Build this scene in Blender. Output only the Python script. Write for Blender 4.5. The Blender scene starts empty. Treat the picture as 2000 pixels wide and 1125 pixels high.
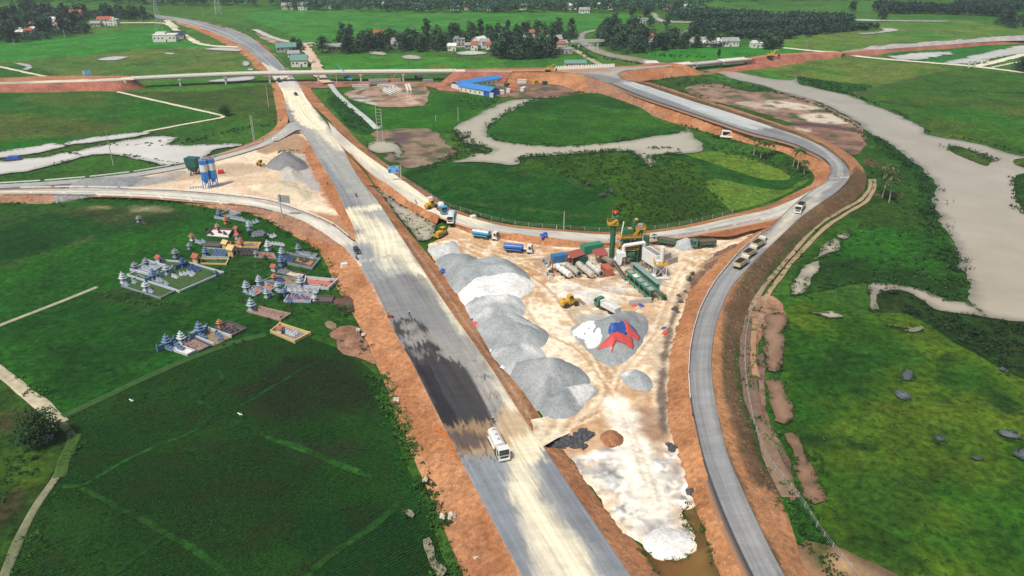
import bpy, bmesh, math, random
import numpy as np
from mathutils import Vector, Matrix
from mathutils.geometry import delaunay_2d_cdt
random.seed(7)
RNG = np.random.default_rng(11)
R = math.radians
scene = bpy.context.scene
COL = scene.collection

# ------------------------------------------------------------------ camera, sky, sun, exposure
CAM_H, FPX, PITCH = 103.0, 1500.0, R(25.87)
cd = bpy.data.cameras.new('camera'); cam = bpy.data.objects.new('camera', cd); COL.objects.link(cam)
cd.sensor_width = 36.0; cd.lens = 36.0 * FPX / 2000.0; cd.clip_start = 1.0; cd.clip_end = 20000.0
cam.location = (0, 0, CAM_H); cam.rotation_euler = (math.pi / 2 - PITCH, 0, 0)
scene.camera = cam
SUN_EL, SUN_AZ = R(58), R(215)          # azimuth from +Y clockwise: behind the camera, to its left
world = bpy.data.worlds.new('World'); scene.world = world; world.use_nodes = True
wn = world.node_tree.nodes; wl = world.node_tree.links; wn.clear()
sky = wn.new('ShaderNodeTexSky'); sky.sky_type = 'NISHITA'; sky.sun_disc = False
sky.sun_elevation = SUN_EL; sky.sun_rotation = SUN_AZ; sky.air_density = 1.3; sky.dust_density = 4.0; sky.ozone_density = 1.0
bg = wn.new('ShaderNodeBackground'); bg.inputs['Strength'].default_value = 0.08
wo = wn.new('ShaderNodeOutputWorld'); wl.new(sky.outputs[0], bg.inputs[0]); wl.new(bg.outputs[0], wo.inputs[0])
sl = bpy.data.lights.new('sun', 'SUN'); so = bpy.data.objects.new('sun', sl); COL.objects.link(so)
sl.energy = 2.9; sl.angle = R(7); sl.color = (1.0, 0.95, 0.86)
sd = Vector((math.sin(SUN_AZ) * math.cos(SUN_EL), math.cos(SUN_AZ) * math.cos(SUN_EL), math.sin(SUN_EL)))
so.rotation_euler = sd.to_track_quat('Z', 'Y').to_euler(); so.location = sd * 500
scene.view_settings.view_transform = 'Standard'; scene.view_settings.look = 'None'
scene.view_settings.exposure = 0.30; scene.view_settings.gamma = 1.0
scene.cycles.max_bounces = 5; scene.cycles.transparent_max_bounces = 12
scene.cycles.volume_bounces = 0

# ------------------------------------------------------------------ geometry helpers
SP, CP = math.sin(PITCH), math.cos(PITCH)
def W(px, py, z=0.0):
 """a place of the photograph, on the level z"""
 x = (px - 1000.0) / FPX; y = -(py - 562.5) / FPX
 d = (x, y * SP + CP, y * CP - SP)
 t = (z - CAM_H) / d[2]
 return Vector((d[0] * t, d[1] * t, z))
def smooth(pts, closed=False, step=2.0):
 """Catmull-Rom through the points, resampled to about one step"""
 P = [np.array(p, float) for p in pts]; n = len(P); out = []
 rng = range(n) if closed else range(n - 1)
 for i in rng:
  if closed: a, b, c, d = P[i - 1], P[i], P[(i + 1) % n], P[(i + 2) % n]
  else: a, b, c, d = P[max(i - 1, 0)], P[i], P[i + 1], P[min(i + 2, n - 1)]
  L = np.linalg.norm(c - b); k = max(1, int(L / step))
  la = np.linalg.norm(b - a) or L; ld = np.linalg.norm(d - c) or L
  m1 = (c - a) * (L / (la + L)); m2 = (d - b) * (L / (ld + L))
  if not closed and i == 0: m1 = (c - b)
  if not closed and i == n - 2: m2 = (c - b)
  for j in range(k):
   t = j / k; t2 = t * t; t3 = t2 * t
   out.append((2*t3 - 3*t2 + 1) * b + (t3 - 2*t2 + t) * m1 + (-2*t3 + 3*t2) * c + (t3 - t2) * m2)
 if not closed: out.append(P[-1])
 return np.array(out)
def resample(P, n):
 s = np.r_[0, np.cumsum(np.linalg.norm(np.diff(P, axis=0), axis=1))]
 t = np.linspace(0, s[-1], n)
 return np.stack([np.interp(t, s, P[:, k]) for k in range(P.shape[1])], 1)
def length(P): return float(np.linalg.norm(np.diff(P, axis=0), axis=1).sum())
def _h(ix, iy, seed):
 n = (ix.astype(np.int64) * 374761393 + iy.astype(np.int64) * 668265263 + seed * 1442695041) & 0xffffffff
 n = ((n ^ (n >> 13)) * 1274126177) & 0xffffffff
 return ((n ^ (n >> 16)) & 0xffff) / 65535.0
def vnoise(x, y, seed=0):
 ix, iy = np.floor(x), np.floor(y); fx, fy = x - ix, y - iy
 fx = fx * fx * (3 - 2 * fx); fy = fy * fy * (3 - 2 * fy)
 a, b, c, d = _h(ix, iy, seed), _h(ix + 1, iy, seed), _h(ix, iy + 1, seed), _h(ix + 1, iy + 1, seed)
 return (a * (1 - fx) + b * fx) * (1 - fy) + (c * (1 - fx) + d * fx) * fy
def fbm(x, y, scale, seed=0, octs=4):
 """0..1 fractal noise, features of about `scale` metres"""
 x = np.asarray(x, float) / scale; y = np.asarray(y, float) / scale; s = 0; a = 0.5; t = 0
 for o in range(octs):
  s = s + a * vnoise(x, y, seed + o * 17); t += a; a *= 0.5; x = x * 2.03 + 5.2; y = y * 2.03 + 1.7
 return s / t
def sstep(a, b, x):
 t = np.clip((x - a) / (b - a + 1e-9), 0, 1); return t * t * (3 - 2 * t)
def seg_dist(P, Q, closed=False):
 """distance of points P (n,2) to polyline Q"""
 A = Q; B = np.roll(Q, -1, 0)
 if not closed: A, B = Q[:-1], Q[1:]
 out = np.full(len(P), 1e9)
 for c in range(0, len(P), 4000):
  p = P[c:c + 4000, None, :]; ab = (B - A)[None]
  t = np.clip(((p - A[None]) * ab).sum(-1) / ((ab ** 2).sum(-1) + 1e-12), 0, 1)
  out[c:c + 4000] = np.sqrt((((A[None] + ab * t[..., None]) - p) ** 2).sum(-1)).min(1)
 return out
def inside(P, poly):
 x, y = P[:, 0], P[:, 1]; r = np.zeros(len(P), bool); j = len(poly) - 1
 for i in range(len(poly)):
  xi, yi = poly[i]; xj, yj = poly[j]
  if yi != yj:
   r ^= ((yi > y) != (yj > y)) & (x < (xj - xi) * (y - yi) / (yj - yi) + xi)
  j = i
 return r

# ------------------------------------------------------------------ object helpers
def tag(o, label=None, cat=None, group=None, kind=None):
 if label: o['label'] = label
 if cat: o['category'] = cat
 if group: o['group'] = group
 if kind: o['kind'] = kind
 return o
def empty(name, loc=(0, 0, 0), rz=0.0, label=None, cat=None, group=None, kind=None):
 o = bpy.data.objects.new(name, None); COL.objects.link(o); o.location = loc; o.rotation_euler = (0, 0, rz)
 o.empty_display_size = 0.5
 return tag(o, label, cat, group, kind)
def mesh_obj(name, verts, faces, m, parent=None, smooth_=False, cols=None, uvs=None, vec=None):
 me = bpy.data.meshes.new(name); me.from_pydata([tuple(v) for v in verts], [], [tuple(f) for f in faces])
 if m: me.materials.append(m)
 if cols is not None:
  c = np.ones((len(verts), 4), np.float32); c[:, :3] = cols
  a = me.color_attributes.new('Col', 'FLOAT_COLOR', 'POINT'); a.data.foreach_set('color', c.ravel())
 if uvs is not None:
  uvs = np.asarray(uvs, np.float32); lay = me.uv_layers.new(name='UVMap')
  li = np.empty(len(me.loops), np.int32); me.loops.foreach_get('vertex_index', li)
  lay.data.foreach_set('uv', uvs[li].ravel())
 if smooth_: me.polygons.foreach_set('use_smooth', [True] * len(me.polygons))
 me.update()
 o = bpy.data.objects.new(name, me); COL.objects.link(o)
 if parent: o.parent = parent
 return o
_children = {}
def copy_tree(o, parent=None, keep=True):
 c = o.copy(); COL.objects.link(c)
 if parent: c.parent = parent; c.matrix_parent_inverse = o.matrix_parent_inverse.copy()
 for ch in list(o.children): copy_tree(ch, c)
 return c
class MB:
 """collects shapes and links them as one mesh object"""
 def __init__(s): s.v = []; s.f = []
 def add(s, vs, fs, M=None):
  o = len(s.v)
  for v in vs:
   v = Vector(v); s.v.append(M @ v if M else v)
  s.f += [tuple(i + o for i in f) for f in fs]; return s
 def box(s, c, d, rz=0.0, M=None, taper=1.0, bev=0.0):
  x, y, z = d[0] / 2, d[1] / 2, d[2] / 2; t = taper
  T = Matrix.Translation(c) @ Matrix.Rotation(rz, 4, 'Z')
  if M: T = M @ T
  if bev > 0:
   b = min(bev, x * .45, y * .45, z * .45); vs = []
   rings = [(-z, b), (-z + b, 0), (z - b, 0), (z, b)]
   for zz, i in rings:
    k = t if zz > 0 else 1.0
    X, Y = (x - i) * k, (y - i) * k
    vs += [(-X + b*k, -Y, zz), (X - b*k, -Y, zz), (X, -Y + b*k, zz), (X, Y - b*k, zz), (X - b*k, Y, zz), (-X + b*k, Y, zz), (-X, Y - b*k, zz), (-X, -Y + b*k, zz)]
   fs = [tuple(range(7, -1, -1)), tuple(range(24, 32))]
   for r in range(3):
    for i in range(8):
     j = (i + 1) % 8; fs.append((r*8 + i, r*8 + j, r*8 + 8 + j, r*8 + 8 + i))
   return s.add(vs, fs, T)
  vs = [(-x, -y, -z), (x, -y, -z), (x, y, -z), (-x, y, -z), (-x*t, -y*t, z), (x*t, -y*t, z), (x*t, y*t, z), (-x*t, y*t, z)]
  return s.add(vs, [(3, 2, 1, 0), (4, 5, 6, 7), (0, 1, 5, 4), (1, 2, 6, 5), (2, 3, 7, 6), (3, 0, 4, 7)], T)
 def cyl(s, a, b, r1, r2=None, n=12, cap=True):
  a, b = Vector(a), Vector(b); r2 = r1 if r2 is None else r2
  ax = (b - a).normalized(); u = ax.orthogonal().normalized(); w = ax.cross(u)
  vs = []
  for c, r in ((a, r1), (b, r2)):
   for i in range(n):
    t = 2 * math.pi * i / n; vs.append(c + u * (r * math.cos(t)) + w * (r * math.sin(t)))
  fs = [(i, (i + 1) % n, n + (i + 1) % n, n + i) for i in range(n)]
  if cap: fs += [tuple(range(n - 1, -1, -1)), tuple(range(n, 2 * n))]
  return s.add(vs, fs)
 def bar(s, a, b, w, h=None):
  a, b = Vector(a), Vector(b); h = h or w
  d = b - a; L = d.length; q = d.to_track_quat('X', 'Z').to_matrix().to_4x4()
  return s.box((0, 0, 0), (L, w, h), M=Matrix.Translation((a + b) / 2) @ q)
 def prism(s, pts, y0, y1, M=None):
  """outline in x,z pushed along y"""
  n = len(pts); vs = [(p[0], y0, p[1]) for p in pts] + [(p[0], y1, p[1]) for p in pts]
  fs = [tuple(range(n)), tuple(range(2*n - 1, n - 1, -1))] + [(i, n + i, n + (i + 1) % n, (i + 1) % n) for i in range(n)]
  return s.add(vs, fs, M)
 def lathe(s, c, prof, n=16, M=None):
  vs = []; k = len(prof)
  for r, z in prof:
   for i in range(n):
    t = 2 * math.pi * i / n; vs.append((c[0] + r * math.cos(t), c[1] + r * math.sin(t), c[2] + z))
  fs = [(j*n + i, j*n + (i + 1) % n, (j+1)*n + (i + 1) % n, (j+1)*n + i) for j in range(k - 1) for i in range(n)]
  fs += [tuple(range(n - 1, -1, -1)), tuple(range((k-1)*n, k*n))]
  return s.add(vs, fs, M)
 def build(s, name, m, parent=None, smooth_=False, loc=None, rz=None):
  o = mesh_obj(name, s.v, s.f, m, parent, smooth_)
  if smooth_:
   try: o.data.set_sharp_from_angle(angle=R(35))
   except Exception: pass
  if loc is not None: o.location = loc
  if rz is not None: o.rotation_euler = (0, 0, rz)
  return o

# ------------------------------------------------------------------ materials
MATS = {}
def new_mat(name):
 m = bpy.data.materials.new(name); m.use_nodes = True; nt = m.node_tree
 b = nt.nodes['Principled BSDF']; MATS[name] = m
 return m, nt, b
def N(nt, t, **kw):
 n = nt.nodes.new(t)
 for k, v in kw.items():
  if k in n.inputs: n.inputs[k].default_value = v
  else: setattr(n, k, v)
 return n
def noise(nt, vec, scale, detail=4, rough=0.6, dist=0.0):
 n = N(nt, 'ShaderNodeTexNoise'); n.inputs['Scale'].default_value = scale; n.inputs['Detail'].default_value = detail
 n.inputs['Roughness'].default_value = rough; n.inputs['Distortion'].default_value = dist
 nt.links.new(vec, n.inputs['Vector']); return n.outputs[0]
def ramp(nt, f, stops):
 n = N(nt, 'ShaderNodeValToRGB'); e = n.color_ramp.elements
 while len(e) < len(stops): e.new(0.5)
 for i, (p, c) in enumerate(stops):
  e[i].position = p; e[i].color = (*c, 1) if len(c) == 3 else c
 nt.links.new(f, n.inputs[0]); return n.outputs[0]
def mix(nt, f, a, b, mode='MIX'):
 n = N(nt, 'ShaderNodeMix', data_type='RGBA', blend_type=mode)
 for s, k in ((f, 0), (a, 6), (b, 7)):
  if hasattr(s, 'is_output'): nt.links.new(s, n.inputs[k])
  elif k == 0: n.inputs[0].default_value = s
  else: n.inputs[k].default_value = (*s, 1) if len(s) == 3 else s
 return n.outputs[2]
def mapr(nt, f, a, b, c, d):
 n = N(nt, 'ShaderNodeMapRange'); nt.links.new(f, n.inputs[0])
 for i, v in enumerate((a, b, c, d)): n.inputs[i + 1].default_value = v
 return n.outputs[0]
def bump(nt, b, h, strength=0.5, dist=0.3):
 n = N(nt, 'ShaderNodeBump'); n.inputs['Strength'].default_value = strength; n.inputs['Distance'].default_value = dist
 nt.links.new(h, n.inputs['Height']); nt.links.new(n.outputs[0], b.inputs['Normal'])
def wpos(nt): return N(nt, 'ShaderNodeNewGeometry').outputs['Position']
def lpos(nt): return N(nt, 'ShaderNodeTexCoord').outputs['Object']
def spec(b, rough, s=0.3, metal=0.0):
 b.inputs['Roughness'].default_value = rough; b.inputs['Specular IOR Level'].default_value = s; b.inputs['Metallic'].default_value = metal

def ground_mat(name, contrast=0.5, fine=1.2, mid=0.12, bumpd=0.25, bstr=0.6, specks=None, rough=0.95, mid2=None):
 """colour from the attribute Col, broken up by two scales of noise in world metres"""
 m, nt, b = new_mat(name); p = wpos(nt)
 a = N(nt, 'ShaderNodeVertexColor', layer_name='Col').outputs[0]
 f = noise(nt, p, fine, 6, 0.7); g = noise(nt, p, mid, 5, 0.6, 0.6)
 c = mix(nt, 1.0, a, mapr(nt, f, 0.3, 0.7, 1 - contrast, 1 + contrast), 'MULTIPLY')
 c = mix(nt, 1.0, c, mapr(nt, g, 0.3, 0.7, 1 - contrast * .5, 1 + contrast * .5), 'MULTIPLY')
 if mid2:
  c = mix(nt, 1.0, c, (0.82, 0.80, 0.62), 'MULTIPLY')
  h = noise(nt, p, mid2, 6, 0.75, 0.8); c = mix(nt, 1.0, c, mapr(nt, h, 0.32, 0.68, .62, 1.38), 'MULTIPLY')
  h2 = noise(nt, p, mid2 * .3, 4, .6, 1.0); c = mix(nt, mapr(nt, h2, .52, .7, 0, .45), c, mix(nt, 1.0, c, (1.9, 1.15, 1.0), 'MULTIPLY'))
 if specks:
  v = N(nt, 'ShaderNodeTexVoronoi'); v.inputs['Scale'].default_value = specks[0]; nt.links.new(p, v.inputs['Vector'])
  v2 = noise(nt, p, specks[0] * .13, 3)
  s = mapr(nt, v.outputs['Distance'], 0.05, specks[1], 1, 0)
  s2 = N(nt, 'ShaderNodeMath', operation='MULTIPLY'); nt.links.new(s, s2.inputs[0]); nt.links.new(mapr(nt, v2, 0.43, 0.56, 0, 1), s2.inputs[1])
  c = mix(nt, s2.outputs[0], c, specks[2])
 nt.links.new(c, b.inputs['Base Color']); bump(nt, b, f, bstr, bumpd); spec(b, rough, 0.15)
 return m
M_soil = ground_mat('soil', 0.42, 0.8, 0.10, 0.5, 0.9, specks=(1.1, 0.22, (0.62, 0.50, 0.38)))
M_dirt = ground_mat('dirt', 0.26, 0.6, 0.14, 0.2, 0.7)
M_gravel = ground_mat('gravel', 0.26, 1.6, 0.35, 0.3, 0.8)
M_field = ground_mat('field', 0.62, 0.55, 0.05, 0.6, 0.9, mid2=0.22)
M_road = None
def road_mat():
 m, nt, b = new_mat('asphalt')
 a = N(nt, 'ShaderNodeVertexColor', layer_name='Col').outputs[0]
 uv = N(nt, 'ShaderNodeUVMap').outputs[0]
 mp = N(nt, 'ShaderNodeMapping'); nt.links.new(uv, mp.inputs[0]); mp.inputs['Scale'].default_value = (0.9, 0.018, 1)
 st = noise(nt, mp.outputs[0], 1.0, 6, 0.7, 0.25)
 mp2 = N(nt, 'ShaderNodeMapping'); nt.links.new(uv, mp2.inputs[0]); mp2.inputs['Scale'].default_value = (0.12, 0.35, 1)
 st2 = noise(nt, mp2.outputs[0], 1.0, 5, 0.65, 0.5)
 f = noise(nt, wpos(nt), 2.5, 5, 0.7)
 c = mix(nt, 1.0, a, mapr(nt, st, 0.3, 0.7, 0.72, 1.3), 'MULTIPLY')
 c = mix(nt, 1.0, c, mapr(nt, st2, 0.3, 0.7, 0.87, 1.13), 'MULTIPLY')
 c = mix(nt, 1.0, c, mapr(nt, f, 0.3, 0.7, 0.9, 1.1), 'MULTIPLY')
 nt.links.new(c, b.inputs['Base Color']); bump(nt, b, f, 0.25, 0.04); spec(b, 0.85, 0.2)
 return m
M_road = road_mat()
def crop_mat():
 m, nt, b = new_mat('crop_rows'); p = wpos(nt)
 a = N(nt, 'ShaderNodeVertexColor', layer_name='Col').outputs[0]
 mp = N(nt, 'ShaderNodeMapping'); mp.inputs['Rotation'].default_value = (0, 0, R(-38)); nt.links.new(p, mp.inputs[0])
 w = N(nt, 'ShaderNodeTexWave'); w.bands_direction = 'Y'; w.inputs['Scale'].default_value = 0.5; w.inputs['Distortion'].default_value = 7.0
 w.inputs['Detail'].default_value = 3; w.inputs['Detail Scale'].default_value = 0.35; nt.links.new(mp.outputs[0], w.inputs[0])
 f = noise(nt, p, 1.6, 6, 0.75); g = noise(nt, p, 0.05, 4, 0.6, 0.5)
 c = mix(nt, 1.0, a, mapr(nt, f, 0.3, 0.7, 0.25, 1.35), 'MULTIPLY')
 msk = mapr(nt, g, 0.40, 0.58, 0.1, 0.85)
 wv = mapr(nt, w.outputs[1], 0.1, 0.7, 0.25, 1.5)
 c2 = mix(nt, 1.0, c, wv, 'MULTIPLY'); c = mix(nt, msk, c, c2)
 g2 = noise(nt, p, 0.12, 4, 0.6, 0.5)
 c = mix(nt, mapr(nt, g2, 0.5, 0.75, 0, 0.6), c, (0.028, 0.024, 0.009))
 nt.links.new(c, b.inputs['Base Color']); bump(nt, b, f, 0.9, 0.5); spec(b, 0.95, 0.1)
 return m
M_crop = crop_mat()
def water_mat(name, c1, c2, rough=0.12, wave=1.2, bs=0.06):
 m, nt, b = new_mat(name); p = wpos(nt)
 c = ramp(nt, noise(nt, p, 0.03, 4), [(0.35, c1), (0.65, c2)]); c = mix(nt, 1.0, c, N(nt, 'ShaderNodeVertexColor', layer_name='Col').outputs[0], 'MULTIPLY')
 nt.links.new(c, b.inputs['Base Color']); bump(nt, b, noise(nt, p, wave, 3), bs, 0.1); spec(b, rough, 0.5)
 return m
M_river = water_mat('river_water', (0.375, 0.325, 0.235), (0.45, 0.395, 0.30), 0.14, .5, .12)
M_pond = water_mat('pond_water', (0.42, 0.375, 0.26), (0.50, 0.45, 0.325), 0.1, .6, .1)
M_mud_water = water_mat('muddy_water', (0.24, 0.135, 0.075), (0.33, 0.20, 0.12), 0.12)
M_bright_water = water_mat('shallow_water', (0.62, 0.59, 0.51), (0.74, 0.71, 0.64), 0.08)
M_grey_water = water_mat('grey_water', (0.10, 0.12, 0.13), (0.17, 0.19, 0.20), 0.1)
def paint(name, c, rough=0.5, metal=0.0, dirt=0.25, dscale=1.5, dirtc=None, s=0.4):
 """painted or bare surface with grime broken up by noise in the thing's own space"""
 m, nt, b = new_mat(name); p = lpos(nt)
 f = noise(nt, p, dscale, 6, 0.7); k = noise(nt, p, dscale * 6, 3)
 dc = dirtc or tuple(x * .45 + y * .55 for x, y in zip((0.30, 0.22, 0.14), c))
 col = mix(nt, mapr(nt, f, 0.45, 0.75, 0, dirt * 2), c, dc)
 col = mix(nt, 1.0, col, mapr(nt, k, 0.3, 0.7, 0.9, 1.1), 'MULTIPLY')
 nt.links.new(col, b.inputs['Base Color']); spec(b, rough, s, metal)
 return m
# ------------------------------------------------------------------ painted sheets, ribbons, mounds
def to_ground(poly, z=0.0): return [tuple(W(x, y, z))[:2] for x, y in poly]
def colour(P, cA, cB=None, vs=25.0, seed=0):
 c = np.tile(np.array(cA, float), (len(P), 1))
 if cB is not None:
  t = sstep(0.35, 0.65, fbm(P[:, 0], P[:, 1], vs, seed))[:, None]; c = c * (1 - t) + np.array(cB) * t
 return c
def strokes(P, c, S, z=0.0):
 """lay marks (tracks, dust, stains) on the colour of a surface: ('line', px, width m, colour, strength[, softness, wobble]) or ('area', px, ...)"""
 for i, s in enumerate(S or []):
  kind, px, w, cc, k = s[:5]; soft = s[5] if len(s) > 5 else 0.6; wob = s[6] if len(s) > 6 else 0.8
  Q = np.array(to_ground(px, z))
  if kind == 'mottle':
   a = inside(P, smooth(Q, True, 3.0)) * sstep(soft, soft + .06, fbm(P[:, 0], P[:, 1], w, 51 + i, 5)) * k; c[:] = c * (1 - a[:, None]) + np.array(cc) * a[:, None]; continue
  nz = (fbm(P[:, 0], P[:, 1], 3.0, 31 + i) - 0.5) * 2 * wob * max(w, 1.0) + (fbm(P[:, 0], P[:, 1], 14.0, 77 + i) - 0.5) * 2 * wob * max(w, 1)
  if kind == 'line':
   Q = smooth(Q, False, 3.0); d = seg_dist(P, Q) - w * .5 + nz * .35
  else:
   Q = smooth(Q, True, 3.0); d = seg_dist(P, Q, True); d = np.where(inside(P, Q), -d, d) + nz * .6
  a = (1 - sstep(-w * soft * .5, w * soft * .5, d)) * k
  c[:] = c * (1 - a[:, None]) + np.array(cc) * a[:, None]
 return c
_zoff = [0.012]
def next_z(): _zoff[0] += 0.006; return _zoff[0]
def sheet(name, poly, m, cA, cB=None, z=None, spacing=4.0, jit=0.8, S=None, height=None, vs=25.0, kind='structure', base=0.0, world_poly=None, smooth_=True, sm=True, rim=None):
 """a piece of ground: outline, inner points, colour; height(P, d) lifts it (d = metres in from the edge)"""
 if z is None: z = base + next_z()
 Q = np.array(world_poly if world_poly is not None else to_ground(poly, base)); Q = smooth(Q, True, spacing * .6) if sm else Q
 if jit:
  n = np.roll(Q, -1, 0) - np.roll(Q, 1, 0); n = np.stack([n[:, 1], -n[:, 0]], 1); n /= np.linalg.norm(n, axis=1)[:, None] + 1e-9
  Q = Q + n * ((fbm(Q[:, 0], Q[:, 1], spacing * 2.2, 5, 4) - 0.5) * 2 * jit)[:, None]
 lo, hi = Q.min(0), Q.max(0)
 gx, gy = np.meshgrid(np.arange(lo[0], hi[0], spacing), np.arange(lo[1], hi[1], spacing * .87))
 gx[1::2] += spacing * .5
 G = np.stack([gx.ravel(), gy.ravel()], 1); G += RNG.uniform(-.18, .18, G.shape) * spacing
 G = G[inside(G, Q)]
 if len(G): G = G[seg_dist(G, Q, True) > spacing * .45]
 P = np.vstack([Q, G]) if len(G) else Q
 nq = len(Q)
 v, e, f, *_ = delaunay_2d_cdt([Vector(p) for p in P], [(i, (i + 1) % nq) for i in range(nq)], [], 1, 1e-5)
 P = np.array([tuple(x) for x in v])
 cen = np.array([P[list(t)].mean(0) for t in f]); ok = inside(cen, Q)
 f = [t for t, k in zip(f, ok) if k]
 d = seg_dist(P, Q, True)
 Z = np.full(len(P), z) + (height(P, d) if height else 0)
 c = strokes(P, colour(P, cA, cB, vs, len(name)), S, z)
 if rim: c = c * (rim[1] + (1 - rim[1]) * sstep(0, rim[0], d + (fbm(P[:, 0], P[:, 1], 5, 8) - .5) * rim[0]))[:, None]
 fs = []
 for t in f:
  a, b, q = P[t[0]], P[t[1]], P[t[2]]
  fs.append(t if (b[0]-a[0])*(q[1]-a[1]) - (b[1]-a[1])*(q[0]-a[0]) > 0 else t[::-1])
 o = mesh_obj(name, np.c_[P, Z], fs, m, None, smooth_, cols=c)
 return tag(o, kind=kind) if kind else o
def zline(px, z):
 """photo points on one level, or with a level each"""
 if not hasattr(z, '__len__'): z = [z] * len(px)
 return smooth([tuple(W(x, y, k)) for (x, y), k in zip(px, z)], False, 2.5)
def ribbon(name, L, Rr, m, cA, cB=None, S=None, step=1.6, across=14, skirt=1.0, z_for=3.0, kind='structure', rough=None, vs=25, skc=(0.36, 0.17, 0.08)):
 """a strip of ground or road between two edges (arrays of 3-D points)"""
 n = max(3, int(max(length(L), length(Rr)) / step)); L, Rr = resample(L, n), resample(Rr, n)
 t = np.linspace(0, 1, across + 1)
 G = L[:, None, :] * (1 - t)[None, :, None] + Rr[:, None, :] * t[None, :, None]
 k = across + 1
 if rough: G[:, 1:-1, 2] += rough(G)[:, 1:-1]
 P = G.reshape(-1, 3)
 v = np.r_[0, np.cumsum(np.linalg.norm(np.diff((L + Rr) / 2, axis=0), axis=1))]
 wd = np.linalg.norm(L - Rr, axis=1)
 uv = np.stack([(t[None] * wd[:, None]).ravel(), np.repeat(v, k)], 1)
 c = strokes(P[:, :2], colour(P[:, :2], cA, cB, vs, len(name)), S, z_for)
 if m is M_road:
  ii = np.arange(n)[:, None]; jj = np.arange(k)[None]; off = (_h(jj + 0 * ii, ii // 9, 5) + _h(jj // 2 + 0 * ii, ii // 14, 9) - 1) * 2.6 / step; c = c.reshape(n, k, 3)[np.clip(np.rint(ii + off).astype(int), 0, n - 1), jj].reshape(-1, 3)
 F = [(i*k + j, i*k + j + 1, (i+1)*k + j + 1, (i+1)*k + j) for i in range(n - 1) for j in range(across)]
 d1 = P[1] - P[0]; d2 = P[k] - P[0]
 if d1[0]*d2[1] - d1[1]*d2[0] < 0: F = [f[::-1] for f in F]
 if skirt:
  o = len(P); e1 = L.copy(); e2 = Rr.copy(); out = L - Rr; out[:, 2] = 0; out /= np.linalg.norm(out, axis=1)[:, None]
  e1 = e1 + out * skirt * 1.2; e2 = e2 - out * skirt * 1.2; e1[:, 2] -= skirt; e2[:, 2] -= skirt
  P = np.vstack([P, e1, e2]); c = np.vstack([c, np.tile(skc, (2 * n, 1))]); uv = np.vstack([uv, np.zeros((2 * n, 2))])
  for i in range(n - 1):
   F.append((o + i, i*k, (i+1)*k, o + i + 1)); F.append((i*k + across, o + n + i, o + n + i + 1, (i+1)*k + across))
 ob = mesh_obj(name, P, F, m, None, True, cols=c, uvs=uv)
 return tag(ob, kind=kind) if kind else ob
def slope(name, top, toe, cA=(0.44, 0.21, 0.10), cB=(0.35, 0.15, 0.066), S=None, rows=0.35, across=8, step=1.4, m=None):
 """embankment face: gullied loft from the road edge down to its toe"""
 def rough(G):
  s = np.arange(G.shape[0])[:, None] * step; u = np.linspace(0, 1, G.shape[1])[None]
  g = fbm(G[..., 0], G[..., 1], 5, 3) - .5
  return g * 0.7 * np.sin(u * math.pi) + (fbm(s + 0 * u, u * 2 + 0 * s, 2.2, 9) - .5) * rows * 2.4 * np.sin(u * math.pi)
 return ribbon(name, top, toe, m or M_soil, cA, cB, S, step, across, 0, 0.0, rough=rough, vs=9)

GREEN = (0.022, 0.105, 0.012); GREEN2 = (0.040, 0.135, 0.018); DKGREEN = (0.012, 0.066, 0.010); OLIVE = (0.060, 0.105, 0.022)
SOIL = (0.42, 0.185, 0.08); SOIL2 = (0.33, 0.13, 0.055); CREAM = (0.78, 0.66, 0.47); DUST = (0.62, 0.56, 0.44); BROWN = (0.21, 0.13, 0.085)
ASPH = (0.20, 0.215, 0.225); WET = (0.035, 0.033, 0.036); LIME = (0.78, 0.74, 0.64)

# ------------------------------------------------------------------ ground to the horizon
def ground_colour(P):
 c = colour(P, GREEN, GREEN2, 90, 3)
 th = R(24); u = P[:, 0]*math.cos(th) + P[:, 1]*math.sin(th); v = -P[:, 0]*math.sin(th) + P[:, 1]*math.cos(th)
 plot = _h(np.floor(u / 85 + .3 * vnoise(u/200, v/200)), np.floor(v / 45), 4)
 t = (plot * .55)[:, None]; c = c * (1 - t) + np.array(OLIVE) * t
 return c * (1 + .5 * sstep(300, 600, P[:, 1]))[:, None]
xs = np.r_[-9000, -4000, np.arange(-1500, 1501, 9.0), 4000, 9000]; ys = np.r_[-1500, -300, np.arange(20, 1500, 9.0), 1700, 2200, 3500, 7000, 12000]
gx, gy = np.meshgrid(xs, ys); P = np.stack([gx.ravel(), gy.ravel()], 1); k = len(xs)
F = [(i*k + j, i*k + j + 1, (i+1)*k + j + 1, (i+1)*k + j) for i in range(len(ys) - 1) for j in range(k - 1)]
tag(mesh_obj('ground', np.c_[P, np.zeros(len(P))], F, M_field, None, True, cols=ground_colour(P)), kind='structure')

# fields -------------------------------------------------------------------------------------------------
def field(poly, cA, cB=None, m=None, sp=6.0, jit=0.6, S=None, vs=30):
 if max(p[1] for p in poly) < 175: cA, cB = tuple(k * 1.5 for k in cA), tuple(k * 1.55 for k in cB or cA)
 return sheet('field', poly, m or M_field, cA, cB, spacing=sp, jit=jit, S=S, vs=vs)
field([(0,182),(120,180),(230,180),(330,200),(432,222),(430,229),(280,258),(130,277),(-60,296),(-60,184)], (0.020,0.135,0.010), (0.035,0.13,0.014), sp=5, S=[
  ('area', [(40,188),(200,186),(180,205),(60,203)], 8, (0.085,0.125,0.03), .6), ('area', [(-40,225),(100,228),(240,240),(200,262),(60,272),(-40,280)], 10, (0.085,0.12,0.028), .8),
  ('area', [(0,222),(60,228),(40,238),(0,236)], 5, (0.10,0.15,0.03), .8)])
field([(238,181),(400,178),(528,166),(534,200),(536,235),(450,222)], (0.045,0.105,0.018), (0.075,0.115,0.028), sp=5)
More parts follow.
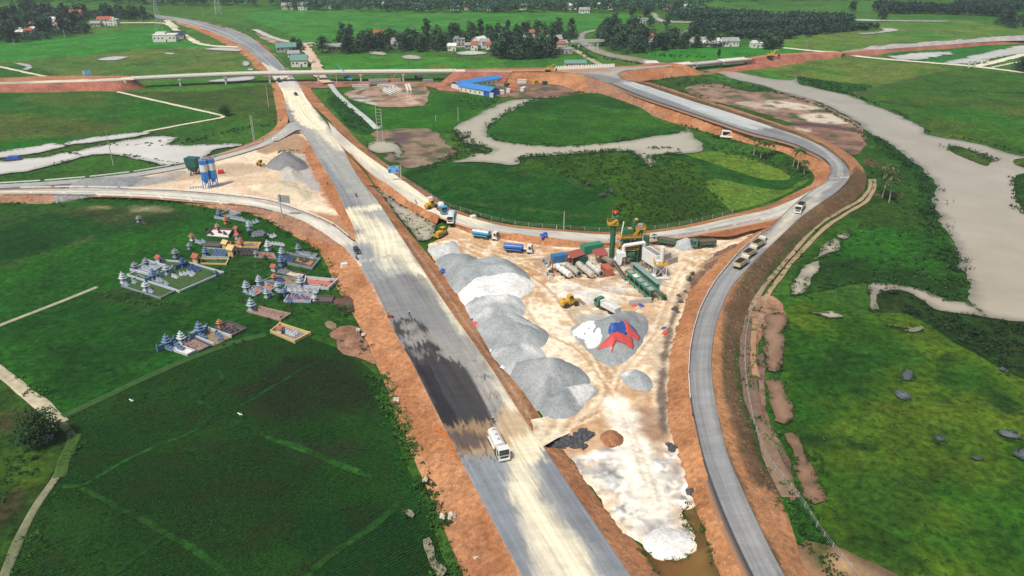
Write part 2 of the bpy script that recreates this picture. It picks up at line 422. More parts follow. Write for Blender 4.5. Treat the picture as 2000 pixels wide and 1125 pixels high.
field([(-60,84),(90,76),(180,68),(300,52),(335,62),(380,85),(470,95),(490,110),(480,98),(330,92),(200,104),(-60,130)], (0.022,0.15,0.016), (0.03,0.155,0.022), sp=8)
field([(-60,128),(200,104),(330,92),(480,98),(520,135),(250,148),(190,154),(-60,160)], (0.05,0.115,0.024), (0.075,0.12,0.03), sp=8, S=[
  ('area', [(-60,135),(40,130),(110,155),(-60,160)], 6, (0.018,0.12,0.012), .8)])
field([(480,28),(560,18),(700,24),(1000,25),(1240,28),(1275,38),(1230,58),(1130,62),(1060,66),(900,68),(700,70),(640,85),(600,90),(560,66)], (0.028,0.15,0.02), (0.04,0.155,0.028), sp=14)
field([(620,112),(720,106),(840,110),(960,118),(1060,122),(1120,128),(1060,134),(885,137),(640,136)], (0.022,0.14,0.014), (0.04,0.15,0.018), sp=7, S=[('area', [(840,128),(880,124),(870,133),(835,134)], 3, (0.13,0.18,0.03), .9)])
field([(990,118),(1090,108),(1150,116),(1160,128),(1060,136),(1000,136)], (0.02,0.11,0.012), (0.03,0.12,0.016), sp=7)
field([(1240,98),(1400,92),(1520,92),(1600,100),(1500,105),(1400,115),(1290,115)], (0.02,0.15,0.014), (0.03,0.16,0.018), sp=7)
field([(1520,88),(1600,75),(1700,68),(1760,70),(1690,95),(1640,100),(1560,100)], (0.035,0.15,0.015), (0.06,0.14,0.02), sp=7)
field([(1530,76),(1750,42),(2060,42),(2060,72),(1800,82),(1700,92),(1600,100)], (0.045,0.14,0.02), (0.08,0.14,0.03), sp=12)
field([(1505,130),(1600,115),(1690,112),(1850,132),(1840,140),(1720,166),(1640,160),(1540,148)], (0.045,0.125,0.016), (0.085,0.125,0.028), sp=6)
field([(1555,150),(1640,161),(1700,166),(1690,178),(1650,186),(1590,172),(1558,164)], (0.014,0.085,0.010), (0.02,0.10,0.012), sp=4)
field([(1655,186),(1720,168),(1840,140),(1920,138),(2080,160),(2080,330),(1980,298),(1900,278),(1815,262),(1750,222)], (0.04,0.13,0.014), (0.065,0.125,0.02), sp=6, S=[
  ('line', [(1770,172),(1900,178),(2010,181)], 4, (0.012,0.06,0.008), .8), ('line', [(1690,194),(1800,210),(1900,224),(2020,240)], 4, (0.012,0.06,0.008), .7),
  ('line', [(1660,188),(1720,168),(1860,130)], 9, (0.07,0.12,0.05), .8), ('area', [(1815,210),(2020,236),(2020,262),(1880,240)], 8, (0.025,0.15,0.01), .7)])
field([(1700,102),(1850,92),(1960,84),(2010,88),(1890,108),(1840,126),(1780,115)], (0.015,0.11,0.014), (0.022,0.12,0.018), sp=6)
# centre loop of wet meadow and grass
field([(640,190),(700,196),(820,178),(880,182),(975,190),(920,226),(880,256),(760,262),(700,262),(660,225)], (0.020,0.12,0.010), (0.030,0.15,0.010), sp=4, S=[
  ('area', [(640,186),(700,205),(740,262),(690,262),(650,222)], 6, (0.014,0.075,0.012), .8)])
field([(780,345),(850,318),(940,320),(1020,322),(1060,306),(1180,300),(1240,306),(1280,325),(1330,302),(1420,330),(1500,345),(1580,350),(1540,382),(1430,414),(1350,434),(1265,447),(1187,451),(1100,446),(1000,437),(940,425),(890,412),(830,372)],
  (0.012,0.080,0.010), (0.018,0.095,0.010), sp=3.5, vs=18, S=[
  ('area', [(1050,306),(1220,300),(1260,330),(1340,310),(1380,345),(1400,380),(1420,412),(1330,436),(1210,445),(1200,400),(1190,378),(1140,352),(1080,338),(1010,330)], 9, (0.040,0.110,0.008), .85),
  ('area', [(1240,330),(1300,345),(1390,395),(1400,425),(1280,440),(1215,420),(1230,370)], 9, (0.030,0.075,0.008), .7),
  ('line', [(1000,338),(1110,350),(1140,365),(1190,382),(1200,430)], 1.6, (0.05,0.12,0.02), .7), ('line', [(905,395),(1050,412),(1190,426)], 2.2, (0.05,0.13,0.025), .8),
  ('line', [(800,350),(870,372),(900,395)], 1.2, (0.06,0.15,0.03), .6), ('line', [(920,385),(1000,345)], 1.2, (0.05,0.14,0.02), .6)])
field([(1337,300),(1390,296),(1430,300),(1490,318),(1530,335),(1540,350),(1500,352),(1460,342),(1410,325),(1370,312)], (0.10,0.20,0.022), (0.12,0.22,0.028), sp=3)
field([(1378,360),(1400,350),(1460,362),(1530,372),(1560,356),(1580,350),(1560,366),(1500,394),(1430,412),(1420,405)], (0.05,0.14,0.018), (0.10,0.19,0.028), sp=3)
sheet('field', [(955,252),(975,232),(1010,212),(1050,198),(1110,188),(1150,183),(1210,190),(1245,200),(1262,215),(1280,235),(1320,248),(1338,254),(1317,263),(1270,268),(1190,280),(1100,288),(1030,284),(975,278),(958,268)], M_field, (0.022,0.115,0.010), (0.036,0.135,0.010), spacing=3, jit=1.5,
  height=lambda P, d: sstep(0, 4, d) * 1.2 + fbm(P[:,0], P[:,1], 4, 2) * .5, S=[('area', [(1000,215),(1110,190),(1250,205),(1240,220),(1120,205),(1030,225)], 6, (0.012,0.07,0.010), .8)])
# near left fields
field([(-80,398),(90,400),(200,388),(330,390),(520,430),(600,480),(640,540),(660,600),(690,660),(560,650),(350,708),(125,812),(60,770),(-80,690)], (0.012,0.085,0.008), (0.018,0.108,0.008), sp=4, jit=.5, vs=35, S=[
  ('area', [(-60,440),(110,415),(240,445),(150,480),(-60,520)], 6, (0.007,0.052,0.009), .7), ('area', [(100,405),(330,402),(360,420),(265,432),(230,445),(130,415)], 5, (0.05,0.075,0.03), .8),
  ('area', [(-60,420),(60,402),(110,412),(-10,445),(-60,450)], 5, (0.03,0.085,0.016), .7), ('area', [(175,402),(210,402),(205,408),(178,407)], 2, (0.45,0.40,0.25), .55), ('area', [(262,405),(330,407),(330,413),(265,411)], 3, (0.40,0.38,0.28), .5),
  ('line', [(-40,533),(80,500),(175,465),(250,445)], 1.4, (0.06,0.095,0.03), .9), ('line', [(30,445),(110,468),(170,480)], 1.0, (0.006,0.04,0.008), .7),
  ('line', [(130,412),(230,447)], 1.0, (0.02,0.09,0.012), .8), ('area', [(50,600),(300,600),(360,660),(200,760),(90,740)], 16, (0.008,0.058,0.006), .6),
  ('area', [(-60,560),(150,545),(120,600),(-60,640)], 10, (0.016,0.098,0.008), .5), ('area', [(430,500),(520,470),(640,540),(690,655),(560,640),(470,600)], 8, (0.024,0.085,0.014), .7),
  ('area', [(180,575),(250,560),(330,585),(380,590),(300,605),(230,595)], 3, (0.03,0.075,0.02), .7), ('area', [(270,432),(330,415),(400,410),(330,440),(300,445)], 3, (0.018,0.07,0.014), .8)])
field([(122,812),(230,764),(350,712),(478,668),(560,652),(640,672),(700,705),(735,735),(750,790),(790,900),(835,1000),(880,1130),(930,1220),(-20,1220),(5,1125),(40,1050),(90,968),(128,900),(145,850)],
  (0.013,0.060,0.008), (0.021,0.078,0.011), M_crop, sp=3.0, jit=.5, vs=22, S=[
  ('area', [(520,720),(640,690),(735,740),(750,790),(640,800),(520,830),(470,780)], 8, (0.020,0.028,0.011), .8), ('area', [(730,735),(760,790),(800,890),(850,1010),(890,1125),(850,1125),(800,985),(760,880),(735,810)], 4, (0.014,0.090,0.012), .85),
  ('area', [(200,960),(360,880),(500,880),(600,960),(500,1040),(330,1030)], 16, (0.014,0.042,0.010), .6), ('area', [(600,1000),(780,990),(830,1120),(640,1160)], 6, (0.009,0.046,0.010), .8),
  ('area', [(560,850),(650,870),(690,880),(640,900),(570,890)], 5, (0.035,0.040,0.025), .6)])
field([(-80,735),(0,732),(60,785),(110,828),(125,850),(115,900),(85,955),(45,1020),(15,1080),(-5,1125),(-40,1200),(-200,1200)], (0.014,0.055,0.008), (0.03,0.085,0.012), sp=3, jit=.5, S=[
  ('area', [(-20,820),(50,800),(60,822),(0,845)], 3, (0.08,0.06,0.035), .7), ('area', [(-20,890),(80,880),(100,910),(60,960),(-20,970)], 6, (0.045,0.105,0.012), .7), ('area', [(-20,1000),(40,960),(30,990),(-10,1040)], 4, (0.05,0.035,0.025), .8)])
# right meadow by the river, right foreground
field([(1690,270),(1740,285),(1800,335),(1825,368),(1820,402),(1850,465),(1870,500),(1885,545),(1892,596),(1840,584),(1790,564),(1700,550),(1600,570),(1550,575),(1560,520),(1600,470),(1660,400),(1690,360)],
  (0.018,0.085,0.010), (0.030,0.100,0.012), sp=3, jit=1.0, vs=14, S=[('area', [(1690,385),(1760,395),(1830,440),(1800,445),(1680,430)], 6, (0.03,0.068,0.010), .7), ('area', [(1640,450),(1760,448),(1800,480),(1800,520),(1640,500)], 8, (0.022,0.125,0.010), .85),
  ('area', [(1590,520),(1700,515),(1880,560),(1880,590),(1700,555),(1600,570)], 5, (0.014,0.050,0.010), .7), ('area', [(1670,300),(1730,325),(1720,330),(1660,310)], 2, (0.16,0.09,0.07), .7), ('line', [(1690,378),(1760,380)], 2.5, (0.17,0.09,0.07), .8)])
field([(1535,600),(1600,590),(1650,600),(1690,612),(1760,610),(1810,640),(1850,665),(1900,690),(1960,725),(2080,770),(2080,1220),(1720,1220),(1680,1125),(1600,1030),(1560,960),(1535,880),(1530,760),(1525,650)],
  (0.028,0.105,0.009), (0.070,0.140,0.012), sp=3.0, jit=.8, vs=16, S=[('area', [(1540,860),(1620,850),(1720,870),(1755,885),(1690,878),(1560,866)], 3, (0.008,0.040,0.010), .85), ('area', [(1560,700),(1760,690),(1700,800),(1560,830)], 14, (0.012,0.072,0.008), .6),
  ('area', [(1640,920),(1800,900),(1850,960),(1740,1010),(1620,980)], 12, (0.012,0.070,0.010), .6), ('line', [(1853,690),(1848,780)], 1.5, (0.010,0.05,0.008), .8), ('area', [(1920,765),(1960,765),(2000,790),(1990,810),(1940,800)], 3, (0.009,0.045,0.010), .85),
  ('area', [(1665,760),(1695,758),(1690,778),(1665,780)], 2, (0.008,0.040,0.009), .8), ('area', [(1710,860),(1900,840),(1990,900),(1900,930),(1760,900)], 10, (0.055,0.120,0.010), .5), ('area', [(1650,1030),(1760,1060),(1820,1120),(1740,1120)], 6, (0.010,0.05,0.008), .7)])
field([(1700,610),(1715,575),(1745,565),(1790,580),(1830,606),(1930,622),(2080,640),(2080,780),(1960,722),(1900,688),(1850,660),(1810,632),(1770,612)], (0.014,0.042,0.009), (0.022,0.055,0.011), sp=3, jit=1.0, vs=10)
field([(1190,140),(1300,142),(1420,160),(1500,175),(1590,200),(1640,222),(1680,250),(1690,275),(1662,300),(1600,262),(1500,238),(1380,200),(1290,172),(1240,158)], (0.028,0.092,0.014), (0.04,0.10,0.018), sp=4, jit=1, vs=12)

# bunds, tracks and paths ------------------------------------------------------------------------------------------
def path(px, w, cA, cB=None, name='path', m=None, z=0.0, skirt=0.12, lift=0.16, jit=0.25):
 C = zline(px, z); C = C[:, :2]; d = np.gradient(C, axis=0); n = np.stack([-d[:, 1], d[:, 0]], 1); n /= np.linalg.norm(n, axis=1)[:, None]
 s = np.arange(len(C)) * 2.5; a = (fbm(s, s * 0, 6, 3) - .5) * 2 * jit * w; b = (fbm(s, s * 0 + 50, 6, 8) - .5) * 2 * jit * w
 L = np.c_[C + n * (w / 2 + a)[:, None], np.full(len(C), z + lift + next_z())]; Q = np.c_[C - n * (w / 2 + b)[:, None], L[:, 2]]
 return ribbon(name, L, Q, m or M_dirt, cA, cB, None, 2.0, 4, skirt, z, skc=tuple(k * .7 for k in cA))
PATHC = (0.62, 0.57, 0.42)
path([(-40,655),(0,637),(95,600),(190,562)], 1.3, (0.33,0.33,0.22), (0.25,0.28,0.17), jit=.1)
path([(-40,700),(0,728),(50,765),(90,800),(122,828)], 3.0, (0.52,0.46,0.32), (0.40,0.36,0.24))
path([(122,828),(140,852),(132,888),(112,930),(85,970),(55,1020),(30,1070),(10,1125),(-10,1180)], 1.5, (0.22,0.22,0.13), (0.12,0.14,0.07), jit=.3)
path([(116,935),(125,905),(142,868),(150,850)], 2.4, (0.06,0.11,0.025), (0.05,0.10,0.02))
for px in ([(122,815),(200,780),(300,732),(400,690),(478,664),(520,655)],): path(px, 2.0, (0.055,0.11,0.045), (0.035,0.09,0.02), jit=.2)
BUND = (0.018, 0.082, 0.014), (0.010, 0.050, 0.010)
for px, w in (([(111,952),(160,950),(253,897),(380,842),(440,812),(500,775),(570,735),(640,700)], 1.8), ([(385,782),(437,745),(425,720)], 2.0), ([(385,782),(437,812),(490,835),(540,860),(620,890),(687,916),(728,934)], 2.4),
              ([(160,954),(253,1005),(329,1042),(380,1075),(448,1125),(480,1160)], 2.2), ([(324,1050),(270,1088),(220,1124),(190,1150)], 1.6), ([(786,984),(715,1037),(652,1080),(601,1124),(570,1160)], 3.0)):
 path(px, w * .6, *BUND, name='bund', m=M_field, lift=.04, skirt=.04, jit=.7)
path([(230,180),(290,194),(432,226),(437,230)], 2.2, PATHC); path([(437,230),(360,244),(280,259)], 2.2, PATHC)
path([(-30,125),(0,131),(60,144),(128,158)], 3.0, (0.60,0.58,0.44)); path([(575,168),(590,172)], 2, PATHC)
path([(235,45),(320,46),(345,60),(370,75),(400,88),(470,92),(490,84)], 6.0, PATHC, (0.68,0.62,0.48)); path([(325,40),(345,55)], 6, PATHC)
path([(645,165),(660,185),(690,212),(715,232),(737,253)], 3.2, (0.42,0.45,0.42), (0.50,0.52,0.48), jit=.05)
path([(610,86),(700,90),(800,93),(900,92),(1000,88),(1060,90)], 4, (0.45,0.40,0.32)); path([(1105,90),(1120,96),(1160,120),(1175,128)], 5, (0.36,0.35,0.22))
path([(1530,94),(1600,101),(1640,103),(1680,111),(1800,122),(1890,129),(1940,135),(2060,150)], 5.5, (0.66,0.62,0.50)); path([(1905,131),(1950,120),(2000,107),(2060,95)], 6, (0.70,0.65,0.50)); path([(1935,133),(1990,122),(2060,115)], 3, (0.5,0.48,0.36))
# tracks east of the loop road
path([(1700,352),(1697,372),(1680,392),(1640,415),(1600,440),(1570,470),(1540,505),(1505,545),(1480,580),(1465,610)], 1.3, (0.33,0.24,0.15), jit=.3)
path([(1708,352),(1706,372),(1690,396),(1650,420),(1610,448),(1580,478),(1545,515),(1515,555),(1490,590)], 1.3, (0.36,0.26,0.16), jit=.3)
path([(1462,620),(1455,680),(1462,740),(1475,800),(1495,860),(1520,920),(1545,975)], 3.4, (0.17,0.11,0.08), (0.22,0.15,0.10), jit=.25)
path([(1475,625),(1470,680),(1476,740)], 1.5, (0.36,0.22,0.12), jit=.3)

# bare earth -------------------------------------------------------------------------------------------------
def bare(poly, cA, cB=None, sp=3.0, jit=1.2, S=None, z=None, m=None, vs=9, height=None):
 S = [('mottle', poly, 9, tuple(k * .6 for k in cA), .6, .5), ('mottle', poly, 4, tuple(min(.7, k * 1.6) for k in cA), .6, .54)] + (S or []) + [('mottle', poly, 7, (0.035, 0.075, 0.018), .75, .58)]; jit *= 1.6
 return sheet('bare_earth', poly, m or M_dirt, cA, cB, spacing=sp, jit=jit, S=S, z=z, vs=vs, height=height)
bare([(1340,172),(1400,165),(1460,180),(1530,180),(1590,200),(1640,222),(1682,250),(1672,262),(1600,258),(1540,240),(1460,215),(1420,205),(1360,190)], (0.22,0.14,0.10), (0.30,0.20,0.15), S=[
  ('area', [(1500,195),(1600,210),(1570,215),(1500,208)], 5, (0.62,0.54,0.42), .8), ('area', [(1560,225),(1620,222),(1652,240),(1600,240)], 4, (0.62,0.54,0.42), .85), ('area', [(1440,195),(1500,205),(1520,215),(1450,208)], 4, (0.50,0.42,0.33), .7),
  ('area', [(1545,238),(1620,244),(1675,252),(1660,260),(1560,252)], 4, (0.09,0.055,0.06), .9)])
bare([(1520,248),(1600,250),(1678,262),(1690,280),(1668,305),(1640,290),(1590,266)], (0.17,0.10,0.08), (0.30,0.17,0.11), S=[('area', [(1530,252),(1580,252),(1575,262),(1545,258)], 3, (0.55,0.45,0.36), .8)])
bare([(680,180),(760,166),(825,166),(830,205),(780,210),(740,208),(700,200),(680,192)], (0.30,0.19,0.14), (0.38,0.27,0.20), S=[('area', [(685,186),(715,190),(735,210),(720,214),(700,200)], 3, (0.48,0.46,0.40), .9), ('area', [(800,186),(820,205),(805,206),(790,190)], 3, (0.60,0.42,0.30), .8)])
bare([(725,262),(790,252),(845,255),(860,270),(880,285),(890,305),(850,318),(800,328),(765,318),(740,285)], (0.20,0.14,0.10), (0.26,0.18,0.13), jit=2, S=[('area', [(770,258),(800,262),(790,280),(765,275)], 3, (0.11,0.07,0.075), .9)])
bare([(1000,150),(1060,155),(1110,165),(1142,175),(1120,188),(1040,193),(975,190),(960,178)], (0.20,0.12,0.09), (0.28,0.16,0.11), jit=1.5)
bare([(560,160),(700,160),(860,162),(900,165),(960,180),(880,180),(800,165),(640,172),(600,172)], (0.33,0.15,0.09), (0.25,0.13,0.09), jit=1.5)
bare([(645,655),(665,640),(700,640),(715,680),(735,715),(700,700),(660,690),(650,675)], (0.26,0.14,0.09), (0.38,0.20,0.10), jit=1.5, m=M_soil)
bare([(655,590),(672,578),(705,586),(700,604),(672,610),(660,602)], (0.10,0.055,0.045), (0.14,0.075,0.06), jit=1, height=lambda P, d: np.minimum(d*.4, .9)*fbm(P[:,0],P[:,1],1.6,2))
bare([(640,628),(660,634),(650,648),(632,642)], (0.20,0.15,0.08), jit=1.2)
bare([(1540,1080),(1600,1060),(1680,1090),(1760,1125),(1700,1190),(1600,1180)], (0.26,0.15,0.08), (0.12,0.08,0.05), jit=2, S=[('area', [(1620,1085),(1680,1100),(1720,1125),(1650,1110)], 3, (0.55,0.36,0.18), .9)])
bare([(1470,600),(1500,580),(1530,595),(1535,615),(1500,640),(1480,700),(1470,660)], (0.26,0.13,0.09), (0.34,0.19,0.11), jit=1.5, m=M_soil)
bare([(1475,700),(1495,690),(1495,760),(1500,830),(1530,870),(1560,960),(1545,985),(1510,900),(1485,820)], (0.17,0.10,0.08), (0.22,0.13,0.10), jit=1.2, m=M_soil)

# water -------------------------------------------------------------------------------------------------------
B_ISL = (0.018, 0.07, 0.012); RIMS = []
def water(name, poly, m, sp=6.0, jit=0.8, z=None):
 if name != 'river' and poly[0][1] > 240: RIMS.append(poly + poly[:1])
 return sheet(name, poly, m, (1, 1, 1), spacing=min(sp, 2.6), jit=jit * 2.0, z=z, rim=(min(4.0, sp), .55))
_zoff[0] = 0.45
water('river', [(1372,140),(1395,142),(1430,155),(1475,165),(1500,172),(1537,184),(1587,197),(1640,220),(1680,245),(1690,257),(1735,279),(1770,307),(1800,332),(1827,365),(1822,400),(1837,430),(1850,462),(1870,495),(1872,517),(1864,522),(1885,540),(1889,560),(1896,600),(1925,622),(2000,632),(2200,665),(2600,740),(2900,760),(2900,540),(2500,420),(2160,340),(2040,318),(2000,307),(1975,302),(1945,292),(1895,279),(1815,265),(1800,250),(1750,225),(1705,207),(1650,186),(1587,172),(1560,165),(1553,152),(1548,158),(1500,154),(1440,142),(1400,136)], M_river, jit=1.0)
water('river_inlet', [(1697,562),(1705,554),(1730,556),(1790,565),(1840,585),(1893,596),(1926,622),(1900,616),(1850,612),(1825,606),(1800,590),(1780,578),(1760,570),(1735,567),(1720,572),(1713,590),(1715,606),(1703,608),(1700,590)], M_river, 3.0, .6)
water('river', [(1132,84),(1150,84),(1175,96),(1200,106),(1240,112),(1290,122),(1330,128),(1360,136),(1320,136),(1270,128),(1220,118),(1180,110),(1155,101),(1140,92)], M_river, 4, .8)
water('river', [(1131,82),(1133,66),(1160,58),(1165,61),(1146,66),(1142,76),(1150,84)], M_river, 4, .6)
water('river', [(1272,26),(1282,27),(1300,40),(1380,44),(1380,46),(1296,44),(1278,36)], M_bright_water, 5, .4); water('river', [(1670,66),(1710,63),(1725,60),(1720,55),(1745,57),(1755,60),(1730,64),(1690,68)], M_bright_water, 4, .4); water('river', [(1672,38),(1760,40),(1850,41),(1850,43),(1740,42.5),(1672,41)], M_bright_water, 5, .4)
water('pond', [(1842,124),(1890,112),(1960,96),(2060,80),(2060,98),(1950,112),(1910,124),(1880,126)], M_bright_water, 4, 2.0); water('pond', [(1740,112),(1800,105),(1855,103),(1850,108),(1800,117),(1770,118)], M_bright_water, 3, 3.0)
water('oxbow_lake', [(1042,195),(1000,197),(960,212),(925,230),(895,245),(886,255),(897,272),(912,283),(940,285),(963,292),(955,302),(930,300),(905,312),(888,318),(940,318),(1000,324),(1017,321),(1015,310),(1050,307),(1125,302),(1225,297),(1245,307),(1268,328),(1279,323),(1277,305),(1325,302),(1370,297),(1372,285),(1358,272),(1340,253),(1317,263),(1270,268),(1212,279),(1190,281),(1100,288),(1025,284),(975,278),(957,270),(954,252),(975,232),(1007,214)], M_pond, 4, .9)
water('pond', [(717,285),(740,278),(770,280),(786,295),(775,312),(768,300),(745,300),(722,296)], M_pond, 3, 1)
water('pond', [(734,366),(745,372),(770,393),(800,412),(840,434),(848,440),(850,458),(838,470),(818,472),(797,445),(775,422),(760,398),(745,380)], M_pond, 2.5, .5)
water('pond', [(-40,345),(60,335),(125,318),(195,303),(250,307),(300,320),(345,323),(390,312),(430,293),(475,285),(440,283),(330,284),(345,272),(320,266),(240,276),(200,285),(140,298),(60,312),(-40,322)], M_bright_water, 4, 1.5)
water('pond', [(140,277),(210,266),(280,259),(296,262),(240,272),(130,285)], M_bright_water, 3, 1.0); water('pond', [(-40,303),(40,292),(100,283),(130,287),(60,303),(-40,314)], M_bright_water, 3, 1.2)
for q in ([(190,118),(215,112),(252,112),(240,116),(225,119)], [(25,124),(50,125),(63,132),(55,138),(44,137),(52,132),(38,128)], [(400,97),(430,94),(470,97),(469,101),(420,99)], [(475,121),(486,122),(485,130),(476,130)], [(484,135),(494,135),(494,139),(486,139)], [(322,104),(340,105),(338,108),(326,107)], [(405,160),(440,155),(490,150),(495,156),(470,160),(430,162)], [(720,103),(735,100),(755,106),(750,109),(728,107)], [(785,112),(800,108),(822,113),(820,117),(790,116)], [(893,104),(915,101),(950,103),(945,107),(900,108)]): water('pond', q, M_bright_water, 2.5, .5)
water('brown_pond', [(1240,1076),(1284,1090),(1330,1092),(1352,1060),(1345,1030),(1334,1002),(1352,984),(1366,1015),(1385,1070),(1402,1130),(1430,1200),(1300,1200),(1285,1125)], water_mat('brown_water', (0.16,0.075,0.02), (0.26,0.17,0.045), 0.08), 2.0, .4)
water('pond', [(1545,578),(1556,540),(1580,515),(1600,512),(1600,525),(1580,550),(1565,575)], M_pond, 2.5, .7); water('pond', [(1590,510),(1605,490),(1630,470),(1642,475),(1638,490),(1615,500)], M_pond, 2.5, .7); water('pond', [(1630,461),(1660,458),(1656,466),(1645,469)], M_pond, 2, .5)
water('muddy_pond', [(1492,630),(1500,618),(1528,614),(1538,624),(1528,650),(1526,700),(1522,728),(1500,728),(1496,690)], M_mud_water, 2.2, .7); water('muddy_pond', [(1492,745),(1510,742),(1528,748),(1540,790),(1548,818),(1530,830),(1512,826),(1506,790)], M_mud_water, 2.2, .7); water('muddy_pond', [(1532,852),(1560,856),(1572,880),(1580,905),(1595,945),(1612,978),(1590,984),(1568,975),(1556,940),(1552,900)], M_mud_water, 2.2, .7)
for q in ([(1853,287),(1872,288),(1902,299),(1934,317),(1926,326),(1890,313),(1857,297)], [(1983,314),(2030,312),(2030,334),(1988,326)], [(1984,346),(2030,338),(2030,430),(1992,405)]): sheet('islet', q, M_field, B_ISL, OLIVE, spacing=2.5, jit=.8, height=lambda P, d: np.minimum(d*.3, .7))
for q in ([(1576,612),(1600,614),(1625,612),(1645,622),(1620,624),(1600,618)], [(1728,637),(1775,642),(1800,640),(1806,646),(1780,654),(1760,648),(1775,646)]): water('puddle', q, M_pond, 1.8, .5)
for q in ([(1760,735),(1766,725),(1780,727),(1783,738),(1774,747),(1762,745)], [(1740,768),(1760,766),(1776,776),(1774,785),(1760,784)], [(1822,858),(1832,852),(1844,856),(1842,866),(1830,868)], [(1944,848),(1965,841),(1985,850),(1994,860),(1978,862),(1956,856)], [(1980,890),(1990,880),(2020,884),(2020,905),(1995,902)], [(1951,725),(1956,722),(1968,729),(1966,733)], [(1896,898),(1908,896),(1920,902),(1905,903)]): water('puddle', q, M_grey_water, 1.6, .35)
water('puddle', [(787,1002),(800,999),(811,1010),(806,1018),(794,1012)], M_pond, 1.5, .3); water('puddle', [(828,1060),(838,1056),(846,1075),(850,1100),(872,1118),(860,1135),(846,1120),(838,1095)], M_pond, 1.5, .4)
# ------------------------------------------------------------------ roads and embankments
HZ = 3.0
HL = [(1059,1200),(1020,1125),(958,1008),(895,888),(869,835),(835,767),(805,707),(775,655),(730,560),(704,515),(701,471),(685,430),(675,410),(660,375),(640,340),(622,310),(606,282),(590,256),(575,240),(562,222),(554,185),(541,161),(531,145),(510,122),(490,103),(462,84),(430,68),(390,53),(350,42),(300,32)]
HR = [(1282,1200),(1232,1125),(1167,1029),(1061,873),(1000,782),(965,727),(925,670),(882,610),(847,559),(825,525),(795,480),(762,430),(737,392),(712,362),(690,330),(672,296),(655,268),(640,245),(612,210),(597,190),(581,160),(562,140),(538,115),(518,96),(495,78),(460,62),(415,48),(360,36),(300,28)]
def cumz(px, z): return zline(px, z)
def hz(py): return .6 + 2.4 * min(1, max(0, (py - 165) / 165.0))
def hzl(px, d=0): return [hz(p[1]) + d for p in px]
hwL, hwR = cumz(HL, hzl(HL)), cumz(HR, hzl(HR))
TR = [(1110,1200),(1040,1060),(1000,950),(1010,880),(1060,850)]
cream = (0.79, 0.715, 0.515)
S_hw = [
 ('area', [(560,165),(585,165),(640,235),(680,282),(720,330),(770,400),(850,510),(870,560),(800,520),(700,400),(640,320),(590,250)], 5, (0.40,0.39,0.34), .6, .9),
 ('area', [(545,165),(585,168),(618,215),(640,250),(610,250),(580,232),(560,195)], 4, cream, .95),
 ('line', [(585,215),(640,262),(672,290)], 6, cream, .7, .9), ('area', [(500,112),(560,140),(590,170),(552,168),(520,140)], 3, (0.62,0.58,0.50), .85),
 # tracks over the junction
 ('line', [(675,412),(710,408),(770,396)], 4.5, cream, .85), ('line', [(690,420),(730,440),(790,500),(850,570),(900,635)], 6, cream, .75, .9), ('line', [(676,418),(735,460),(760,520)], 5, cream, .7, .9), ('line', [(668,470),(720,470),(780,490)], 5, cream, .65, .9), ('line', [(665,474),(760,450),(790,470)], 4, cream, .5),
 ('line', [(820,520),(880,600),(960,715),(1030,815)], 2.0, cream, .7), ('line', [(800,520),(862,600),(945,720),(1005,800)], 2.2, cream, .75), ('line', [(765,520),(800,570),(870,660),(960,770)], 6, (0.50,0.48,0.42), .55, .9),
 # new dark surface, wet stains
 ('area', [(728,548),(800,530),(840,570),(880,640),(800,640),(760,625)], 4, (0.36,0.36,0.33), .75), ('area', [(728,552),(830,538),(872,600),(930,690),(960,745),(890,720),(790,690)], 3, (0.17,0.175,0.18), .75, .9), ('area', [(770,630),(810,622),(838,645),(825,652),(780,660)], 1.2, WET, .85, .6, .5), ('area', [(786,632),(815,632),(818,643),(790,648)], 1.2, (0.30,0.29,0.26), .8),
 ('area', [(782,665),(830,640),(925,700),(960,745),(980,800),(985,850),(900,870),(865,835),(820,740)], 3, (0.30,0.28,0.25), .6), ('area', [(770,672),(800,676),(835,664),(862,680),(850,696),(895,706),(922,735),(948,790),(966,826),(975,850),(880,895),(845,845),(805,765)], 1.6, WET, .93, .6, .35), ('area', [(800,684),(845,682),(835,692),(808,697)], 1.0, (0.2,0.19,0.17), .7),
 ('area', [(812,712),(840,765),(870,833),(895,830),(860,760),(835,712)], 1.0, (0.022,0.022,0.028), .8), ('line', [(925,745),(968,737)], .5, WET, .8, .8, .3), ('line', [(935,775),(978,768)], .6, (0.2,0.14,0.10), .8, .8, .3), ('line', [(900,715),(935,708)], .6, (0.2,0.16,0.12), .8, .8, .3), ('line', [(945,795),(985,789)], .5, WET, .6, .8, .3), ('line', [(950,808),(995,800)], .5, WET, .6, .8, .3),
 ('area', [(868,838),(955,820),(985,840),(980,880),(900,885)], 2.5, (0.34,0.22,0.12), .85), ('area', [(875,845),(960,850),(955,878),(900,880)], 3, (0.06,0.055,0.06), .8), ('area', [(990,800),(1045,835),(1060,870),(1000,900),(975,850)], 4, (0.52,0.38,0.22), .85),
 ('line', [(905,904),(960,892)], .8, WET, .85, .7, .4), ('line', [(912,918),(968,908)], .8, WET, .85, .7, .4),
 # the sweep of cream dust through the yard entrance
 ('area', [(905,895),(975,905),(1000,1000),(1070,1210),(1050,1210),(955,1010)], 3, (0.21,0.235,0.26), .85), ('area', [(1075,890),(1150,990),(1240,1125),(1290,1210),(1230,1210),(1140,1050),(1085,960),(1058,910)], 3, (0.19,0.21,0.235), .8), ('area', [(1005,862),(1060,846),(1074,868),(1050,905),(1052,950),(1085,1010),(1135,1080),(1165,1140),(1190,1210),(1120,1210),(1075,1125),(1030,1040),(994,960),(986,910)], 3.5, cream, .9, 1.0), ('area', [(1030,1000),(1090,1100),(1140,1210),(1085,1210),(1040,1100)], 2, (0.60,0.55,0.44), .6),
 
]
